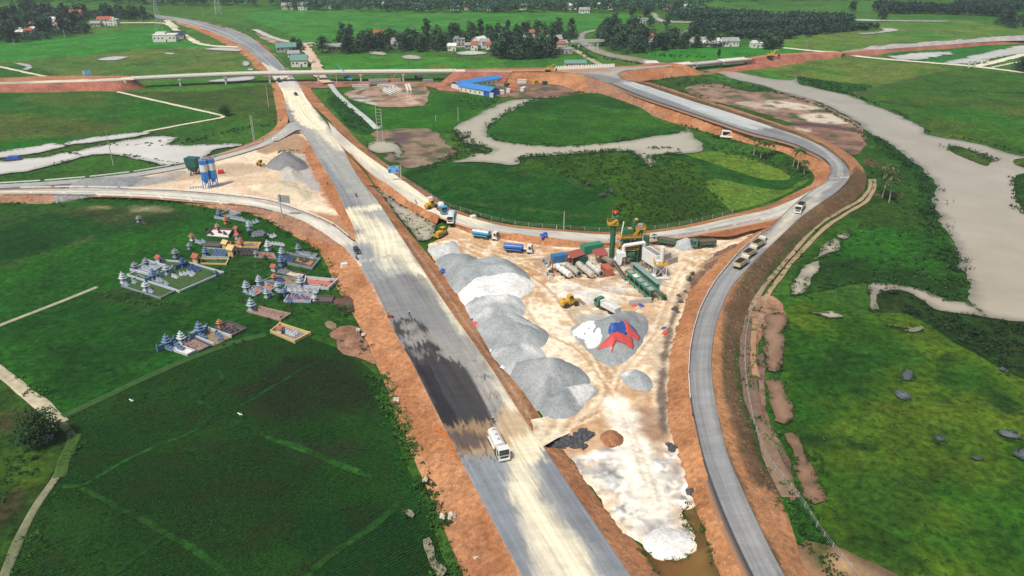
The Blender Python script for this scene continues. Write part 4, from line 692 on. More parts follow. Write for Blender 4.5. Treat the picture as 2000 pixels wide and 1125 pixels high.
heap('i', [(1052,790),(1068,772),(1105,757),(1140,750),(1165,757),(1157,777),(1137,797),(1130,810),(1100,819),(1065,818)], GR, GR2, 3.6, 'gravel heap half grey half white by the yard entrance track', group=GH, S=[('area', [(1085,766),(1140,750),(1165,757),(1150,782),(1130,795),(1110,775)], 1, WHT, .93, .4, .4)])
heap('j', [(1210,732),(1220,725),(1240,722),(1262,732),(1276,755),(1262,764),(1237,761),(1217,748)], GR2, WHT2, 2.6, 'lone round grey gravel heap right of the crossing tracks', group=GH, S=[('area', [(1211,734),(1222,725),(1242,722),(1262,732),(1240,730),(1222,742)], 1, WHT, .9)])
heap('k', [(1115,640),(1160,632),(1195,616),(1248,614),(1267,630),(1257,665),(1240,690),(1215,710),(1190,715),(1165,700),(1140,678)], GR, GR2, 7.0, 'dark grey gravel heap under the red and blue tarpaulins', group=GH, k=.72)
heap('l', [(1312,474),(1335,468),(1360,474),(1358,486),(1335,490),(1312,484)], GR2, WHT2, 2.6, 'small pale gravel heap between the two green tipper trucks', group=GH)
heap('m', [(520,322),(540,310),(568,304),(590,312),(602,328),(580,334),(550,334),(528,330)], (0.19,0.19,0.20), (0.23,0.23,0.24), 5.0, 'dark grey pointed gravel heap behind the silo yard', base=YZ, k=.7)
heap('n', [(545,338),(560,326),(575,330),(592,342),(580,352),(556,352)], (0.50,0.45,0.38), GR2, 2.6, 'pale sand and gravel heap in front of the dark grey heap', base=YZ, cat='sand heap', name='sand_heap')
heap('o', [(505,372),(530,358),(570,354),(588,368),(610,376),(600,394),(575,394),(550,386),(520,380)], (0.56,0.46,0.31), (0.62,0.53,0.38), 2.6, 'broad heap of yellow sand near the grey road sign', base=YZ, cat='sand heap', name='sand_heap', k=.4)
heap('p', [(137,366),(150,354),(185,350),(230,348),(290,346),(270,356),(250,368),(190,368)], (0.24,0.245,0.25), (0.29,0.295,0.30), 2.2, 'long low dark gravel heap between the two left ramps', base=YZ, k=.4)
heap('q', [(1170,858),(1180,842),(1205,842),(1218,855),(1210,870),(1190,876)], (0.33,0.15,0.075), (0.40,0.19,0.09), 2.0, 'round heap of red earth beside the black rubble', cat='earth heap', name='earth_heap', m=M_soil)
heap('r', [(1256,1068),(1268,1042),(1305,1030),(1342,1042),(1358,1066),(1338,1088),(1300,1094),(1275,1086)], (0.80,0.79,0.75), (0.72,0.71,0.67), 1.8, 'low heap of white lime tipped at the edge of the brown pond', cat='lime heap', name='lime_heap', k=.4)
for i, (q, l) in enumerate([([(1392,505),(1415,494),(1432,490),(1440,484),(1425,484),(1400,492)], 'brown earth heap at the yard edge nearest the green trucks'), ([(1374,520),(1400,507),(1405,516),(1380,532)], 'brown rubble heap at the yard edge below the parked tippers'), ([(1350,545),(1372,528),(1380,534),(1362,556),(1350,560)], 'dark rubble heap above the long cold feed bins'), ([(1416,484),(1440,478),(1442,486),(1425,490)], 'flat brown earth heap beside the merging ramp')]):
 heap('s%d' % i, q, (0.20,0.12,0.08), (0.13,0.08,0.07), 1.6, l, cat='earth heap', name='earth_heap', rough=1.4, m=M_soil, sp=.8)
rng = random.Random(5)
# black rubble by the entrance: one rock at a time
M_rock = paint('dark_rock', (0.055,0.058,0.066), .7, dirt=.3, dscale=1.2, dirtc=(0.16,0.16,0.17)); M_pale = paint('pale_rock', (0.52,0.46,0.38), .9, dirt=.2)
def rock_mesh(r, seed):
 bm = bmesh.new(); bmesh.ops.create_icosphere(bm, subdivisions=2, radius=r); g = random.Random(seed)
 ph = [g.uniform(0, 6) for _ in range(6)]
 for v in bm.verts:
  n = v.co.normalized(); k = 1 + .28*math.sin(2.3*n.x*2 + ph[0]) + .22*math.sin(3.1*n.y*2 + ph[1]) + .16*math.sin(4*n.z + ph[2])
  v.co = Vector((n.x*k*1.2, n.y*k, n.z*k*.7)) * r
 me = bpy.data.meshes.new('rock'); bm.to_mesh(me); bm.free(); return me
rocks = [rock_mesh(1.0, s) for s in range(5)]
for me in rocks: me.materials.append(M_rock)
def rock(px, py, r, z, label, group, m=None, name='rock'):
 me = rng.choice(rocks)
 if m: 
  key = me.name + m.name
  me2 = bpy.data.meshes.get(key) 
  if not me2: me2 = me.copy(); me2.name = key; me2.materials.clear(); me2.materials.append(m)
  me = me2
 o = bpy.data.objects.new(name, me); COL.objects.link(o); o.location = W(px, py, z) + Vector((0, 0, r*.25)); o.scale = (r * rng.uniform(.7, 1.3), r, r * rng.uniform(.7, 1.1)); o.rotation_euler = (rng.uniform(-.3, .3), rng.uniform(-.3, .3), rng.uniform(0, 6))
 return tag(o, label, 'rock', group)
for i in range(46):
 u = rng.random(); px = 1075 + u*70 + rng.uniform(-4, 4); py = 870 - u*14 + rng.gauss(0, 6)
 rock(px, py, rng.uniform(.45, 1.25), .65, 'black broken rock lying in the rubble beside the yard entrance', 'black rocks by the yard entrance')
for px, py in [(1308,870),(1316,874),(1312,880),(1352,958),(1345,962),(1326,578),(1338,570),(1330,590),(1318,604),(1324,610)]: rock(px, py, rng.uniform(.6, 1.0), .6, 'dark broken rock along the foot of the loop road bank', 'dark rocks under the loop road bank')
for px, py, l in [(1000,1010,''),(865,1010,''),(882,1010,''),(934,1092,''),(710,655,''),(830,938,''),(700,645,''),(775,782,'')]: rock(px - 40 if px == 1000 else px, py, rng.uniform(.5, .8), 1.0 if px != 710 else .3, 'pale boulder lying on the red earth bank of the highway', 'pale boulders on the highway bank', M_pale, 'boulder')
# ------------------------------------------------------------------ leaves
def leaf_mat(name, tint=(1, 1, 1), var=.35):
 m, nt, b = new_mat(name); p = wpos(nt)
 a = N(nt, 'ShaderNodeVertexColor', layer_name='Col').outputs[0]
 oi = N(nt, 'ShaderNodeObjectInfo').outputs['Random']
 c = mix(nt, 1.0, a, mapr(nt, oi, 0, 1, 1 - var, 1 + var), 'MULTIPLY'); c = mix(nt, 1.0, c, tint, 'MULTIPLY')
 nt.links.new(c, b.inputs['Base Color']); spec(b, .7, .25); return m
M_leaf = leaf_mat('leaves'); M_bark = paint('bark', (0.13,0.10,0.075), .9)
def quads_mesh(name, C, size, cols, rng_, up=.5, aspect=.7):
 """many leaf-sized faces: centres, sizes, one colour per face"""
 n = len(C); nrm = rng_.normal(size=(n, 3)); nrm[:, 2] = np.abs(nrm[:, 2]) + up; nrm /= np.linalg.norm(nrm, axis=1)[:, None]
 a = np.cross(nrm, rng_.normal(size=(n, 3))); a /= np.linalg.norm(a, axis=1)[:, None]; b = np.cross(nrm, a)
 s = size[:, None] * .5; a = a * s; b = b * s * aspect
 V = np.stack([C - a - b*.4, C - a*.1 - b, C + a + b*.2, C + a*.1 + b], 1).reshape(-1, 3)
 me = bpy.data.meshes.new(name); me.vertices.add(4*n); me.vertices.foreach_set('co', V.astype(np.float32).ravel())
 me.loops.add(4*n); me.loops.foreach_set('vertex_index', np.arange(4*n, dtype=np.int32))
 me.polygons.add(n); me.polygons.foreach_set('loop_start', np.arange(0, 4*n, 4, dtype=np.int32))
 try: me.polygons.foreach_set('loop_total', np.full(n, 4, np.int32))
 except Exception: pass
 me.update(calc_edges=True)
 c = np.ones((4*n, 4), np.float32); c[:, :3] = np.repeat(cols, 4, 0)
 at = me.color_attributes.new('Col', 'FLOAT_COLOR', 'POINT'); at.data.foreach_set('color', c.ravel()); me.materials.append(M_leaf)
 return me
def thicket(name, px, width, h, dens, c0, c1, label, seed=0, area=False, z=0.0, leaf=.5, cat='undergrowth', per=12, rows=None, many=None):
 g = np.random.default_rng(seed + 100); Q = np.array(to_ground(px, z)) if px else None
 if many:
  P = np.vstack([(lambda q: q[g.integers(0, len(q), int(length(q) * width * dens))])(smooth(np.array(to_ground(k, z)), False, .5)) for k in many]); P = P + g.normal(0, width * .3, P.shape); P = P[fbm(P[:, 0], P[:, 1], 4, seed) > .38]
 elif area:
  Q = smooth(Q, True, 3.0); lo, hi = Q.min(0), Q.max(0); A = (hi - lo).prod(); P = g.uniform(lo, hi, (int(A * dens), 2)); P = P[inside(P, Q)]
  P = P[fbm(P[:, 0], P[:, 1], 6, seed) > .36]
 else:
  Q = smooth(Q, False, 1.0); n = int(length(Q) * width * dens); i = g.integers(0, len(Q), n); P = Q[i] + g.normal(0, width * .36, (n, 2)); P = P[fbm(P[:, 0], P[:, 1], 7, seed) > .40]
 if rows:
  a = np.array([math.cos(rows[0]), math.sin(rows[0])]); b = np.array([-a[1], a[0]]); u = P @ a; v = P @ b; wv = (fbm(u, v, 22, 3) - .5) * 9; v = np.round((v + wv) / rows[1]) * rows[1] - wv; P = u[:, None] * a + v[:, None] * b
 n = len(P); hh = h * (.35 + .9 * fbm(P[:, 0], P[:, 1], 5, seed + 3)) * g.uniform(.6, 1.2, n); r = hh * .6 + .25
 C = np.repeat(np.c_[P, np.full(n, z)], per, 0); u = g.normal(size=C.shape) * .5; C += u * np.repeat(np.c_[r, r, hh * .5], per, 0); C[:, 2] = z + np.abs(C[:, 2] - z) + .1
 C[:, 2] += np.repeat(hh, per) * .35
 sh = np.clip(fbm(P[:, 0], P[:, 1], 9, seed + 8)[:, None] * 1.4 - .2 + g.normal(0, .15, (n, 1)), 0, 1); K = np.repeat(np.array(c0) * (1 - sh) + np.array(c1) * sh, per, 0) * g.uniform(.7, 1.3, (len(C), 1))
 o = bpy.data.objects.new(name, quads_mesh(name, C, g.uniform(.6, 1.3, len(C)) * leaf * (1 if h > .8 else .8), K, g)); COL.objects.link(o)
 return tag(o, label, cat, kind='stuff')
def crown_mesh(seed, h, w, n, c0, c1, leaf=.75, z0=.28):
 g = np.random.default_rng(seed); C = []; K = []
 nb = 9
 for i in range(nb):
  t = i / nb; zz = h * (z0 + .12 + (.95 - z0 - .12) * (t * .9)); rr = w * .5 * (1 - abs(t - .35) * .9) * .75
  th = i * 2.4 + g.uniform(0, 1.2); bx = np.array([math.cos(th) * rr * g.uniform(.4, 1), math.sin(th) * rr * g.uniform(.4, 1), zz])
  br = w * g.uniform(.19, .30)
  k = n // nb; d = g.normal(size=(k, 3)); d /= np.linalg.norm(d, axis=1)[:, None]; rad = br * g.uniform(.55, 1.08, (k, 1))
  C.append(bx + d * rad * np.array([1, 1, .8])); sh = g.uniform(0, 1); K.append(np.array(c0) * (1 - sh) + np.array(c1) * sh + g.normal(0, .006, (k, 3)))
 C = np.vstack(C); K = np.clip(np.vstack(K), .003, 1)
 C[:, 2] = np.maximum(C[:, 2], h * z0 * .6)
 return quads_mesh('crown', C, g.uniform(.6, 1.3, len(C)) * leaf, K, g)
def trunk_mesh(seed, h, r):
 g = random.Random(seed); mb = MB(); p = Vector((0, 0, -.2)); q = Vector((g.uniform(-.2, .2), g.uniform(-.2, .2), h * .45)); mb.cyl(p, q, r, r * .7, 7)
 for i in range(4):
  th = i * 1.6 + g.random(); e = q + Vector((math.cos(th) * h * .18, math.sin(th) * h * .18, h * g.uniform(.15, .3))); mb.cyl(q - Vector((0, 0, .3 * i)), e, r * .5, r * .2, 5)
 me = bpy.data.meshes.new('trunk'); me.from_pydata([tuple(v) for v in mb.v], [], mb.f); me.materials.append(M_bark); return me
PROTO = {}
def proto(kind, seed, h, w, n, c0, c1, leaf=.75, z0=.28): PROTO.setdefault(kind, []).append((crown_mesh(seed, h, w, n, c0, c1, leaf, z0), trunk_mesh(seed, h, .022 * h + .05)))
for s in range(4):
 proto('dark', s, 9.5 + s, 8 + s * .6, 460, (0.020,0.052,0.030), (0.054,0.110,0.044), 1.45, .12); proto('green', 20 + s, 8.5 + s, 7 + s * .5, 420, (0.030,0.078,0.026), (0.070,0.135,0.040), 1.4, .12); proto('tall', 40 + s, 13 + s, 5.5 + s * .4, 460, (0.022,0.060,0.032), (0.050,0.10,0.044), 1.35, .15); proto('bush', 60 + s, 2.6 + s * .4, 3.4, 200, (0.012,0.045,0.010), (0.030,0.085,0.014), .55, .05)
for s in (90, 91): proto('near', s, 9.0, 9.5, 2600, (0.012,0.040,0.012), (0.036,0.085,0.018), .55, .12)
def tree(px, py, kind, label, group, s=1.0, z=0.0, name='tree', cat='tree', world=None):
 cm, tm = rng.choice(PROTO[kind]); p = world or W(px, py, z)
 r = empty(name, p, rng.uniform(0, 6.28), label, cat, group); s *= rng.uniform(.8, 1.2); r.scale = (s * rng.uniform(.9, 1.12), s * rng.uniform(.9, 1.12), s)
 c = bpy.data.objects.new('crown', cm); COL.objects.link(c); c.parent = r
 t = bpy.data.objects.new('trunk', tm); COL.objects.link(t); t.parent = r
 return r
def grove(poly, n, mixk, what, where, group, s=1.0, sep=5.0):
 Q = np.array(to_ground(poly)); lo, hi = Q.min(0), Q.max(0); got = []; tries = 0
 while len(got) < n and tries < n * 60:
  tries += 1; p = (rng.uniform(lo[0], hi[0]), rng.uniform(lo[1], hi[1]))
  if inside(np.array([p]), Q)[0] and all((p[0]-a)**2 + (p[1]-b)**2 > sep * sep for a, b in got): got.append(p)
 g = thicket('undergrowth', poly, 0, 7.0, .075, (0.014,0.040,0.020), (0.036,0.080,0.030), 'bushes filling the ground between the trees ' + where, len(group), True, leaf=1.5, per=20)
 for p in got:
  k = rng.choice(mixk); tree(0, 0, k, '%s %s' % (what[k], where), group + ' (%s)' % k, s, world=Vector((p[0], p[1], 0)))
WH = {'dark': 'dark round broadleaf tree', 'green': 'mid green broadleaf tree', 'tall': 'tall narrow dark tree', 'bush': 'low leafy bush'}
grove([(-30,34),(60,22),(140,30),(165,52),(172,66),(110,74),(60,82),(0,84),(-30,84)], 56, ['dark','dark','green','tall'], WH, 'in the village wood at the far left', 'trees in the village wood', 1.3, 6)
grove([(150,30),(200,26),(290,33),(300,40),(235,40),(190,38),(150,46)], 20, ['dark','green'], WH, 'beside the road behind the far left village', 'trees behind the far left village', 1.2, 6)
grove([(640,98),(660,82),(720,80),(780,85),(860,84),(880,92),(870,100),(800,102),(740,103),(680,106)], 34, ['dark','dark','tall','green'], WH, 'in the hamlet behind the overpass', 'trees in the hamlet behind the overpass', 1.2, 5.5)
grove([(800,82),(850,72),(920,70),(960,72),(1100,64),(1128,76),(1080,84),(940,82),(870,88)], 30, ['dark','green','tall'], WH, 'along the back of the hamlet', 'trees along the back of the hamlet', 1.2, 7)
grove([(962,112),(970,96),(1010,92),(1060,98),(1090,106),(1080,115),(1000,118)], 24, ['dark','dark','tall'], WH, 'clustered by the hamlet road before the river', 'trees by the hamlet road', 1.3, 5)
grove([(1165,76),(1180,58),(1225,62),(1290,80),(1340,78),(1410,75),(1420,92),(1330,96),(1250,104),(1215,106),(1180,92)], 58, ['dark','dark','green','tall'], WH, 'on the far river bank', 'trees on the far river bank', 1.2, 5.5)
grove([(1480,92),(1500,86),(1520,90),(1530,96),(1500,98)], 5, ['dark','green'], WH, 'at the corner of the bright green field', 'trees at the corner of the bright field', 1.2, 5)
grove([(1945,52),(1965,38),(2020,36),(2030,54),(1985,56)], 8, ['dark','tall'], WH, 'at the far right edge of the paddies', 'trees at the far right edge', 1.4, 6)
grove([(565,94),(580,88),(590,95),(590,104),(570,104)], 5, ['green','bush'], WH, 'around the green roofed houses by the highway', 'trees round the green roofed houses', 1, 4)
grove([(1980,135),(2010,128),(2030,140),(2000,145)], 4, ['dark','green'], WH, 'right of the concrete gate frames', 'trees right of the gate frames', 1, 5)
for px, py, k, l, s in [(630,103,'dark','lone dark round tree left of the hamlet pond',1.15), (441,226,'near','lone dark tree at the corner of two concrete paths',.72), (1723,38,'dark','big dark tree standing in front of the plantation',1.3), (1403,114,'tall','slim tree standing behind the white river bridge',.75), (1235,32,'dark','dark tree by the far stream on the left',1.2), (1262,33,'dark','dark tree by the far stream on the right',1.3), (1270,52,'dark','round tree at the far river bend',1.0), (1302,53,'dark','broad tree right of the far river bend',1.0), (1665,22,'green','small lone tree in the distant meadow',1.2), (83,868,'near','dark tree spreading over the round well in the near left corner',.95)]: tree(px, py, k, l, None, s)
# plantations and far woods
def wood(poly, n, c0, c1, h, w, k=34, leaf=2.4, seed=0, name='forest'):
 g = np.random.default_rng(seed); Q = np.array(to_ground(poly)); lo, hi = Q.min(0), Q.max(0)
 P = g.uniform(lo, hi, (n * 6, 2)); P = P[inside(P, Q)][:n]
 hh = h * g.uniform(.75, 1.15, len(P)); C = np.repeat(np.c_[P, hh * .62], k, 0); d = g.normal(size=C.shape); d /= np.linalg.norm(d, axis=1)[:, None]
 C = C + d * np.c_[np.full(len(C), w / 2), np.full(len(C), w / 2), np.repeat(hh, k) * .40] * g.uniform(.5, 1, (len(C), 1)); C[:, 2] = np.maximum(C[:, 2], .4)
 sh = g.uniform(0, 1, (len(P), 1)); K = np.repeat(np.array(c0) * (1 - sh) + np.array(c1) * sh, k, 0) * g.uniform(.75, 1.25, (len(C), 1))
 o = bpy.data.objects.new(name, quads_mesh(name, C, g.uniform(.7, 1.2, len(C)) * leaf, K, g)); COL.objects.link(o)
 return o
DW0, DW1 = (0.019,0.054,0.033), (0.043,0.098,0.048)
for i, (q, n, h, w, l) in enumerate([([(520,10),(600,6),(760,8),(900,4),(1100,5),(1240,8),(1380,14),(1378,22),(1240,25),(1100,25),(900,26),(700,24),(560,20)], 1054, 11, 7.5, 'far belt of village trees across the top of the plain'),
   ([(500,-14),(760,-16),(1100,-12),(1500,-14),(2060,-10),(2060,0),(1600,2),(1380,6),(900,0),(520,4)], 1190, 11, 9, 'farthest wood on the horizon side of the plain'), ([(-40,-6),(200,-6),(340,4),(500,10),(520,14),(330,12),(175,6),(-40,8)], 408, 11, 8, 'wood beyond the curving far highway'),
   ([(1302,34),(1310,28),(1380,28),(1500,36),(1520,40),(1470,42),(1310,40)], 391, 9, 5, 'dark plantation block beside the far stream'), ([(1345,66),(1360,56),(1480,46),(1560,38),(1660,44),(1672,50),(1640,54),(1560,58),(1420,68)], 646, 10, 5, 'dark plantation block left of the river bend'), ([(1420,74),(1500,62),(1620,55),(1700,52),(1720,58),(1640,64),(1560,74),(1500,80)], 391, 6, 5, 'low scrub wood along the paddies edge'),
   ([(1702,22),(1720,16),(1860,22),(1960,28),(1960,34),(1840,29),(1720,28)], 442, 10, 5, 'long dark plantation row at the far right'), ([(1860,10),(2050,16),(2050,26),(1900,22)], 289, 10, 7, 'dark wood behind the far right plantation')]):
 tag(wood(q, n, DW0, DW1, h, w, seed=i), l, 'forest', kind='stuff')
# bushes, reeds and rough grass along banks and edges: nobody could count them
B0, B1 = (0.010,0.040,0.008), (0.026,0.085,0.014); R0, R1 = (0.018,0.075,0.008), (0.04,0.125,0.014)
thicket('undergrowth', [(1680,262),(1724,286),(1758,312),(1788,337),(1812,370),(1808,402),(1822,432),(1836,464),(1855,498),(1858,520),(1874,545),(1880,560)], 5.5, 3.0, .35, B0, B1, 'dense bushes along the near bank of the wide river', 1, leaf=.8)
thicket('undergrowth', [(1700,556),(1790,562),(1840,582),(1888,592)], 4, 2.2, .5, B0, B1, 'bushes on the upper side of the narrow inlet', 2, leaf=.7)
thicket('undergrowth', [(1722,592),(1745,572),(1785,582),(1825,612),(1900,622),(2000,640),(2060,650),(2060,760),(1960,718),(1900,682),(1840,650),(1770,612)], 0, 2.4, .16, (0.010,0.032,0.008), (0.028,0.062,0.014), 'dark scrub between the river inlet and the right meadow', 3, True, leaf=.8)
thicket('undergrowth', [(1690,300),(1760,345),(1815,400),(1840,460),(1868,520),(1880,560),(1800,560),(1750,480),(1760,420),(1700,370)], 0, 1.3, .10, B0, R1, 'rough tussocks on the meadow beside the river', 4, True, leaf=.6)
thicket('undergrowth', [(1857,292),(1900,302),(1930,320)], 7, 2.4, .6, B0, B1, 'bushes covering the small island in the wide river', 5, leaf=.8); thicket('undergrowth', [(1990,318),(2010,328)], 5, 2.0, .5, B0, B1, 'bushes on the islet at the right frame edge', 6, leaf=.8); thicket('undergrowth', [(1990,350),(1992,380),(1998,415)], 5, 2.0, .5, B0, B1, 'bushes on the far river shore at the right edge', 7, leaf=.8)
thicket('undergrowth', [(1560,150),(1606,169),(1656,183),(1712,204),(1757,222),(1822,261),(1900,274),(1950,287),(2004,300)], 2, 1.2, .35, B0, B1, 'low bushes along the far bank of the wide river', 8, leaf=.7)
thicket('undergrowth', [(1375,149),(1426,159),(1496,176),(1584,202),(1634,226),(1678,252)], 2.5, 1.6, .3, B0, B1, 'bushes on the near river bank beside the mud flat', 9, leaf=.8); thicket('undergrowth', [(1240,162),(1300,175),(1360,190),(1420,212)], 9, 1.6, .14, B0, B1, 'bushes beside the grey section of the loop road', 10, leaf=.8)
thicket('undergrowth', [(1255,146),(1340,150),(1400,163),(1480,170),(1540,190),(1500,182),(1400,172),(1300,166)], 0, 1.2, .05, B0, R1, 'rough grass between the loop road and the river', 11, True, leaf=.8)
thicket('undergrowth', [(955,254),(975,234),(1008,213),(1050,197),(1110,187),(1150,182),(1210,189),(1248,200)], 5, 2.2, .3, B0, B1, 'bushes round the back of the oxbow island', 12, leaf=.8); thicket('undergrowth', [(957,266),(975,276),(1030,283),(1100,287),(1190,280),(1270,267),(1318,262),(1340,252)], 5, 2.0, .35, B0, R1, 'reeds along the front of the oxbow island', 13, leaf=.7)
thicket('undergrowth', [(958,262),(1000,225),(1050,202),(1150,190),(1240,203),(1270,235),(1310,255),(1190,276),(1040,278)], 0, 1.0, .12, R0, R1, 'tussocky grass covering the oxbow island', 14, True, leaf=.6)
thicket('undergrowth', [(1020,318),(1018,310),(1060,305),(1130,301),(1225,296),(1246,308),(1268,328),(1280,322),(1280,306),(1325,302)], 3.5, 2.0, .5, B0, B1, 'reeds along the near shore of the oxbow lake', 15, leaf=.7); thicket('undergrowth', [(1262,295),(1290,292),(1322,296)], 5, 1.8, .6, B0, B1, 'reeds on the small islet in the oxbow lake', 16, leaf=.7)
thicket('undergrowth', [(890,285),(925,278),(960,292),(950,304),(905,310),(870,318),(850,330),(800,345),(880,300)], 0, 1.8, .28, B0, B1, 'dark bushes left of the oxbow lake', 17, True, leaf=.7); thicket('undergrowth', [(886,258),(900,274),(915,284)], 7, 2.2, .35, B0, B1, 'bushes at the bend of the oxbow lake', 18, leaf=.8)
thicket('undergrowth', [(1375,280),(1440,286),(1500,300),(1545,320),(1575,338),(1580,352),(1540,340),(1480,318),(1400,298)], 0, 1.8, .18, B0, B1, 'dark shrubs between the palms and the oxbow lake', 19, True, leaf=.7)
thicket('undergrowth', [(1335,245),(1380,262),(1430,276),(1500,290),(1550,312)], 4, 1.6, .25, B0, B1, 'shrubs at the foot of the loop road bank', 20, leaf=.7); thicket('undergrowth', [(790,350),(830,372),(860,396),(890,410),(940,424),(1000,436)], 4, 1.4, .3, B0, R1, 'rough grass at the foot of the ramp bank', 21, leaf=.6)
thicket('undergrowth', [(1020,310),(1220,300),(1330,312),(1380,345),(1410,410),(1330,434),(1210,444),(1195,385),(1100,345)], 0, 1.0, .16, (0.022,0.075,0.006), (0.05,0.115,0.010), 'tall wild grass in the middle of the loop meadow', 22, True, leaf=.7); thicket('undergrowth', [(640,180),(660,190),(700,225),(730,262),(690,255),(655,215)], 0, 1.4, .16, B0, B1, 'scrub between the highway and the concrete canal', 23, True, leaf=.7)
thicket('undergrowth', [(778,420),(800,418),(850,445),(848,468),(820,472),(800,448)], 0, 1.0, .6, B0, R1, 'reeds standing in the pond beside the highway', 24, True, leaf=.5)
thicket('undergrowth', [(745,740),(768,790),(800,880),(840,985),(868,1060),(895,1130)], 4.0, 1.5, .9, B0, R1, 'weeds along the foot of the near highway bank', 25, leaf=.6); thicket('undergrowth', [(520,428),(570,462),(620,495),(650,540),(665,590),(690,640),(720,690)], 4, 1.2, .45, B0, R1, 'weeds along the foot of the bank by the graves', 26, leaf=.5)
thicket('undergrowth', [(0,398),(90,402),(200,390),(330,396),(430,416),(510,428)], 4.5, 1.5, .3, B0, R1, 'weeds along the foot of the left ramp bank', 27, leaf=.6)
thicket('undergrowth', [(1480,600),(1470,640),(1462,700),(1468,760),(1485,830),(1510,890),(1535,960),(1550,1010)], 4.5, 1.3, .4, B0, R1, 'weeds between the loop road bank and the muddy track', 28, leaf=.5); thicket('undergrowth', [(1535,640),(1530,700),(1528,735),(1550,800),(1560,840),(1590,890),(1618,980),(1640,1020)], 1.6, .9, .9, B0, R1, 'weeds along the edge of the muddy ponds', 29, leaf=.45)
thicket('undergrowth', [(1560,990),(1580,1040),(1610,1090),(1650,1150)], 5, 1.4, .5, B0, R1, 'weeds beside the near end of the fence', 30, leaf=.55); thicket('undergrowth', [(1640,400),(1600,440),(1560,490),(1520,530),(1490,570)], 4, 1.2, .2, B0, B1, 'weeds along the twin wheel tracks', 31, leaf=.5)
thicket('undergrowth', [(430,470),(500,470),(560,500),(640,560),(640,620),(560,640),(480,600),(420,560),(400,510)], 0, .9, .16, B0, R1, 'rough grass growing between the grave plots', 32, True, leaf=.5); thicket('undergrowth', [(190,575),(250,568),(330,592),(370,585),(300,602),(230,590)], 0, .9, .3, B0, R1, 'rough grass at the corner of the large grave enclosure', 33, True, leaf=.5)
thicket('undergrowth', [(120,800),(90,775),(50,745),(10,712)], 3, 1.0, .5, B0, R1, 'weeds on the verge of the pale dirt road', 34, leaf=.5); thicket('undergrowth', [(60,835),(110,840),(105,880),(60,870),(50,850)], 0, 2.2, .25, B0, B1, 'dark bushes round the old well', 35, True, leaf=.6); thicket('undergrowth', [(150,850),(145,905),(115,955),(85,1010),(55,1070),(35,1130)], 2.5, .9, .6, B0, R1, 'grass verge along the narrow footpath', 36, leaf=.45)
thicket('undergrowth', [(-20,900),(70,880),(95,915),(55,965),(-20,980)], 0, 1.1, .35, (0.02,0.06,0.01), (0.05,0.11,0.012), 'yellow green garden plot left of the footpath', 37, True, leaf=.5)
thicket('undergrowth', [(60,330),(130,317),(200,302),(270,308),(350,322)], 2, 1.0, .4, B0, B1, 'reeds along the flooded pond on the left', 38, leaf=.7); thicket('undergrowth', [(140,278),(240,282),(340,274),(430,262),(520,250),(440,262),(350,284),(250,288)], 0, 1.4, .10, B0, B1, 'reeds between the flooded ponds on the left', 39, True, leaf=.8); thicket('undergrowth', [(100,302),(125,300),(160,304)], 3, 1.2, .5, B0, B1, 'reed clump standing in the flooded pond', 40, leaf=.7)
thicket('undergrowth', [(1180,115),(1230,122),(1290,130)], 4, 1.6, .25, B0, B1, 'bushes along the river below the village bridge', 41, leaf=1.0); thicket('undergrowth', [(1118,92),(1140,104),(1160,116)], 5, 2.2, .25, B0, B1, 'bushes beside the hamlet road at the river', 42, leaf=1.0); thicket('undergrowth', [(1240,98),(1300,106),(1400,112),(1290,112)], 0, 1.4, .06, B0, B1, 'scrub on the far river bank', 43, True, leaf=1.0)
thicket('undergrowth', [(1560,152),(1640,164),(1700,172),(1650,184),(1590,170)], 0, 1.5, .14, B0, B1, 'rows of tall crop on the far side of the river', 44, True, leaf=.8); thicket('undergrowth', [(540,300),(560,292),(585,296),(570,302)], 0, 1.2, .3, B0, B1, 'weeds beside the dark gravel heap', 45, True, z=YZ, leaf=.6)
thicket('undergrowth', [(570,230),(530,245),(480,255),(430,262),(350,275),(430,258)], 0, 1.2, .1, B0, B1, 'scrub beside the upper left ramp', 46, True, leaf=.8); thicket('undergrowth', [(885,186),(940,190),(975,196),(930,215),(900,200)], 0, 1.0, .12, B0, R1, 'rough grass in front of the blue roofed camp', 47, True, leaf=.7)
thicket('undergrowth', [(1545,620),(1680,605),(1810,645),(1960,730),(2060,775),(2060,1180),(1740,1180),(1640,1050),(1560,930)], 0, .55, .07, (0.008,0.036,0.006), (0.03,0.085,0.010), 'tufts scattered over the right foreground meadow', 48, True, leaf=.45, per=9)
thicket('undergrowth', [(135,820),(350,718),(560,658),(730,738),(800,900),(880,1130),(0,1130),(95,980)], 0, .55, .9, (0.009,0.040,0.006), (0.022,0.078,0.010), 'rows of the dark near left crop', 49, True, leaf=.36, per=6, rows=(R(38), 1.35))
thicket('undergrowth', [(1600,500),(1640,450),(1760,440),(1840,470),(1875,540),(1880,590),(1700,560),(1560,590)], 0, 2.0, .06, B0, B1, 'bushes and tall weeds between the wheel tracks and the river', 51, True, leaf=.7)
thicket('reeds', None, 1.2, .8, 1.3, B0, R1, 'reeds round the small ponds and puddles', 50, z=.35, leaf=.42, many=RIMS)
